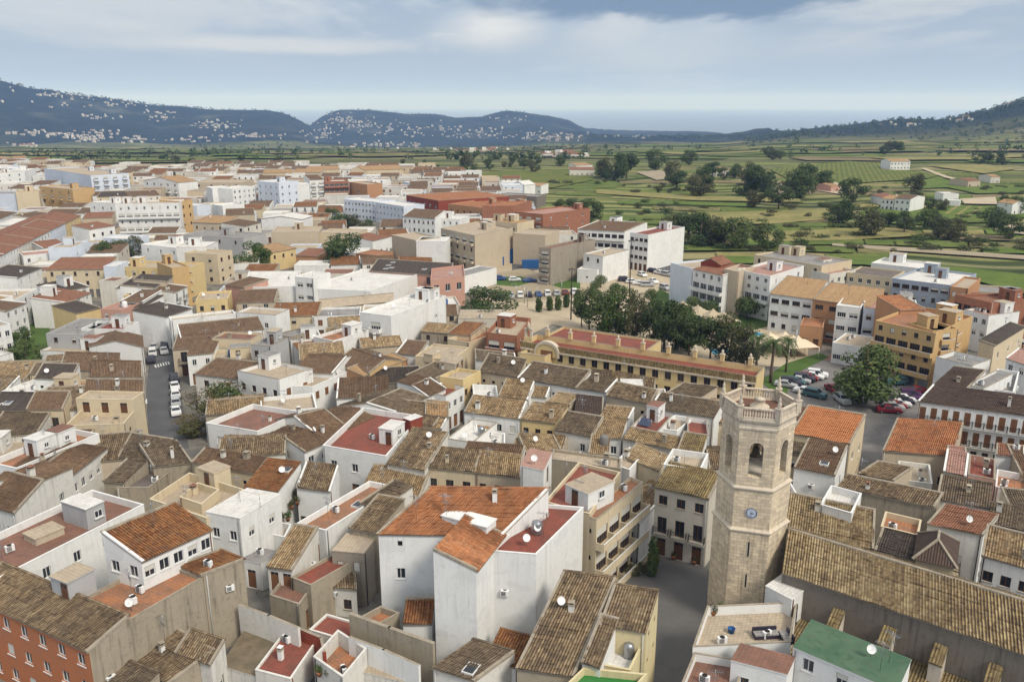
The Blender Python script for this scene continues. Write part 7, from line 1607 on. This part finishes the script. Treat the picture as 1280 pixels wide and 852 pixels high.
q_ = P('w', 914, 790, 5.42); tb_ = MB(); tb_.lathe([(.28, 0), (.36, .5), (.38, .5), (.33, .42), (.26, .05)], 'plastic_blue', (0, 0, 0), 14); tag(tb_.build('bucket', None, q_), 'bright blue tub on the terrace at the foot of the tower', 'tub')
tpx('cypress', 'c', 628, 465, 5.2, 'slim dark cypress in the square', .9); tree('bush', P('c', 575, 455), 1.3, 'trimmed green bush beside the cypress in the square', 1.6)

# ------------------------------------------------------------ of the filling houses, those that show largest stay single; the rest become one mass
def thin_out():
    bpy.context.view_layer.update()
    # how much of each filling house shows: its roof points against the boxes of all other houses
    O = np.array([[h['A'].x, h['A'].y] for h in HOUSES]); V1 = np.array([[h['v1'].x, h['v1'].y] for h in HOUSES]); V2 = np.array([[h['v2'].x, h['v2'].y] for h in HOUSES])
    S = np.array([[h['L'], h['D'], h['h'] + .8] for h in HOUSES]); hits = {}
    cl = np.stack([(-O * V1).sum(1), (-O * V2).sum(1), np.full(len(O), CAMZ)], 1)
    for i, h in enumerate(HOUSES):
        if not h.get('fill'): continue
        n = 0
        for fx in (.05, .35, .65, .95):
            for fy in (.0, .3, .6, .95):
                p = h['A'] + h['v1'] * (h['L'] * fx) + h['v2'] * (h['D'] * fy); u, v = uvof(p.x, p.y, h['h'])
                if not (0 < u < 1280 and v < 852): continue
                q = np.array([p.x, p.y]); pl = np.stack([((q - O) * V1).sum(1), ((q - O) * V2).sum(1), np.full(len(O), h['h'] + .9)], 1); d = pl - cl
                with np.errstate(divide='ignore', invalid='ignore'): t0 = (0 - cl) / d; t1 = (S - cl) / d
                lo = np.minimum(t0, t1).max(1); hi = np.maximum(t0, t1).min(1); blk = (lo < hi) & (lo > 0) & (lo < .995); blk[i] = False
                n += not blk.any()
        hits[h['o'].name] = n / 16 * h['L'] * h['D'] / h['dist'] ** 2 * 1e4
    own = [h for h in HOUSES if h['o'].name.startswith('house') and not h.get('fill')]
    fl = sorted((h for h in HOUSES if h.get('fill')), key=lambda h: -hits.get(h['o'].name, 0))
    keep = max(0, 300 - len(own)); print('houses by hand', len(own), 'kept', keep, 'seen', sum(1 for h in fl if hits.get(h['o'].name)))
    rest = MB(); gone = []
    for h in fl[keep:]:
        root = h['o']; HOUSES.remove(h)
        for c in list(root.children):
            m = root.matrix_world @ Matrix.LocRotScale(c.location, c.rotation_euler, c.scale)
            for cc, mm in [(c, m)] + [(g, m @ Matrix.LocRotScale(g.location, g.rotation_euler, g.scale)) for g in c.children]:
                me = cc.data; base = len(rest.v); uvl = me.uv_layers[0].data
                rest.v.extend([tuple(mm @ q.co) for q in me.vertices]); mi = [rest.mi(x.name) for x in me.materials]
                for p in me.polygons:
                    rest.f.append(tuple(base + k for k in p.vertices)); rest.m.append(mi[p.material_index]); rest.uv.extend([tuple(uvl[k].uv) for k in p.loop_indices])
                gone.append(cc)
        gone.append(root)
    bpy.data.batch_remove(gone)
    if rest.v: tag(rest.build('town_houses'), kind='stuff')
thin_out()
if HAZE: build_haze()

# ------------------------------------------------------------ labels for the houses that have none yet
MARKS = [('the bell tower', TC)]
for key, ph in (('long yellow school', 'the yellow school'), ('large plain white hall', 'the white hall'), ('pink arcaded hall', 'the pink hall'), ('white modern apartment', 'the white modern apartments'), ('long white inn', 'the white inn'), ('large ochre apartment', 'the ochre apartment block'), ('tall pale blue and cream', 'the tall blue-and-cream block'), ('big dark red', 'the dark red building'), ('white cube house', 'the white cube house'), ('cream corner house', 'the cream corner house'), ('tall white house with a broad', 'the orange-roofed white house'), ('long pale yellow block', 'the long pale yellow block'), ('long stone church', 'the church'), ('big white block with a blank', 'the big blank white block'), ('brick-red balconied', 'the brick-red block'), ('beige apartment block with balconies', 'the beige apartments'), ('white house with an ornate', 'the ornate grey front'), ('broad tan flat-roofed', 'the broad tan block'), ('large blank tan', 'the blank tan wall')):
    for h in HOUSES:
        if h['o'].get('label', '').startswith(key): MARKS.append((ph, h['c'])); break
WN = dict(white='white', white_worn='worn white', white_blue='pale blue', offwhite='off-white', cream='cream', yellow='yellow', pink='pink', beige='beige', rough_concrete='bare grey', concrete='grey', grey='grey')
RN = dict(floor_tan='flat tan roof', floor_white='flat white roof', floor_redbrown='flat red-brown roof', floor_grey='flat grey roof', brown='brown tile roof', sand_tile='sandy tile roof', red_brown='red-brown tile roof', old='mottled old roof', tan='tan tile roof', grey_old='grey-brown roof')
XN = {'c': 'a chimney', 'k': 'a stair hut', 'a': 'an aerial', 'u': 'a cooling unit', 't': 'a tank', 'v': 'a dish'}
used = {o.get('label') for o in bpy.data.objects if o.get('label')}
def rel(c, skip=0):
    ds = sorted(MARKS, key=lambda m: (m[1] - c).length); ph, q = ds[skip]; d = c - q
    a = 'right of' if d.x > abs(d.y) else 'left of' if -d.x > abs(d.y) else 'behind' if d.y > 0 else 'in front of'
    n = (d.length); return ('' if n < 28 else 'some way ' if n < 60 else 'far ') + a + ' ' + ph
for h in HOUSES:
    o = h['o']
    if o.get('label'): continue
    size = 'tall' if h['h'] > 8.5 else 'low' if h['h'] < 5.6 else ''
    base = f"{size} {WN.get(h['wm'], h['wm'])} house with {'gabled ' if h['typ'] == 'g' else ''}{RN.get(h['rm'], 'roof')}".strip()
    ex = ' and ' + XN[h['ex'][0]] if h['ex'] and h['ex'][0] in XN else ''
    cands = [base + ' ' + rel(h['c']), base + ex + ' ' + rel(h['c']), base + ' ' + rel(h['c'], 1), base + ex + ' ' + rel(h['c'], 1), base + ' ' + rel(h['c'], 2)]
    for l in cands:
        l = ' '.join(l.split()); 
        if l not in used and len(l.split()) <= 16: break
    else: l = ' '.join(cands[0].split()); l = l if len(l.split()) <= 16 else l.replace('some way ', '').replace('far ', ''); o['group'] = 'town houses nothing tells apart'
    used.add(l); o['label'] = l
    if 'group' not in o: o['group'] = 'houses filling the town'
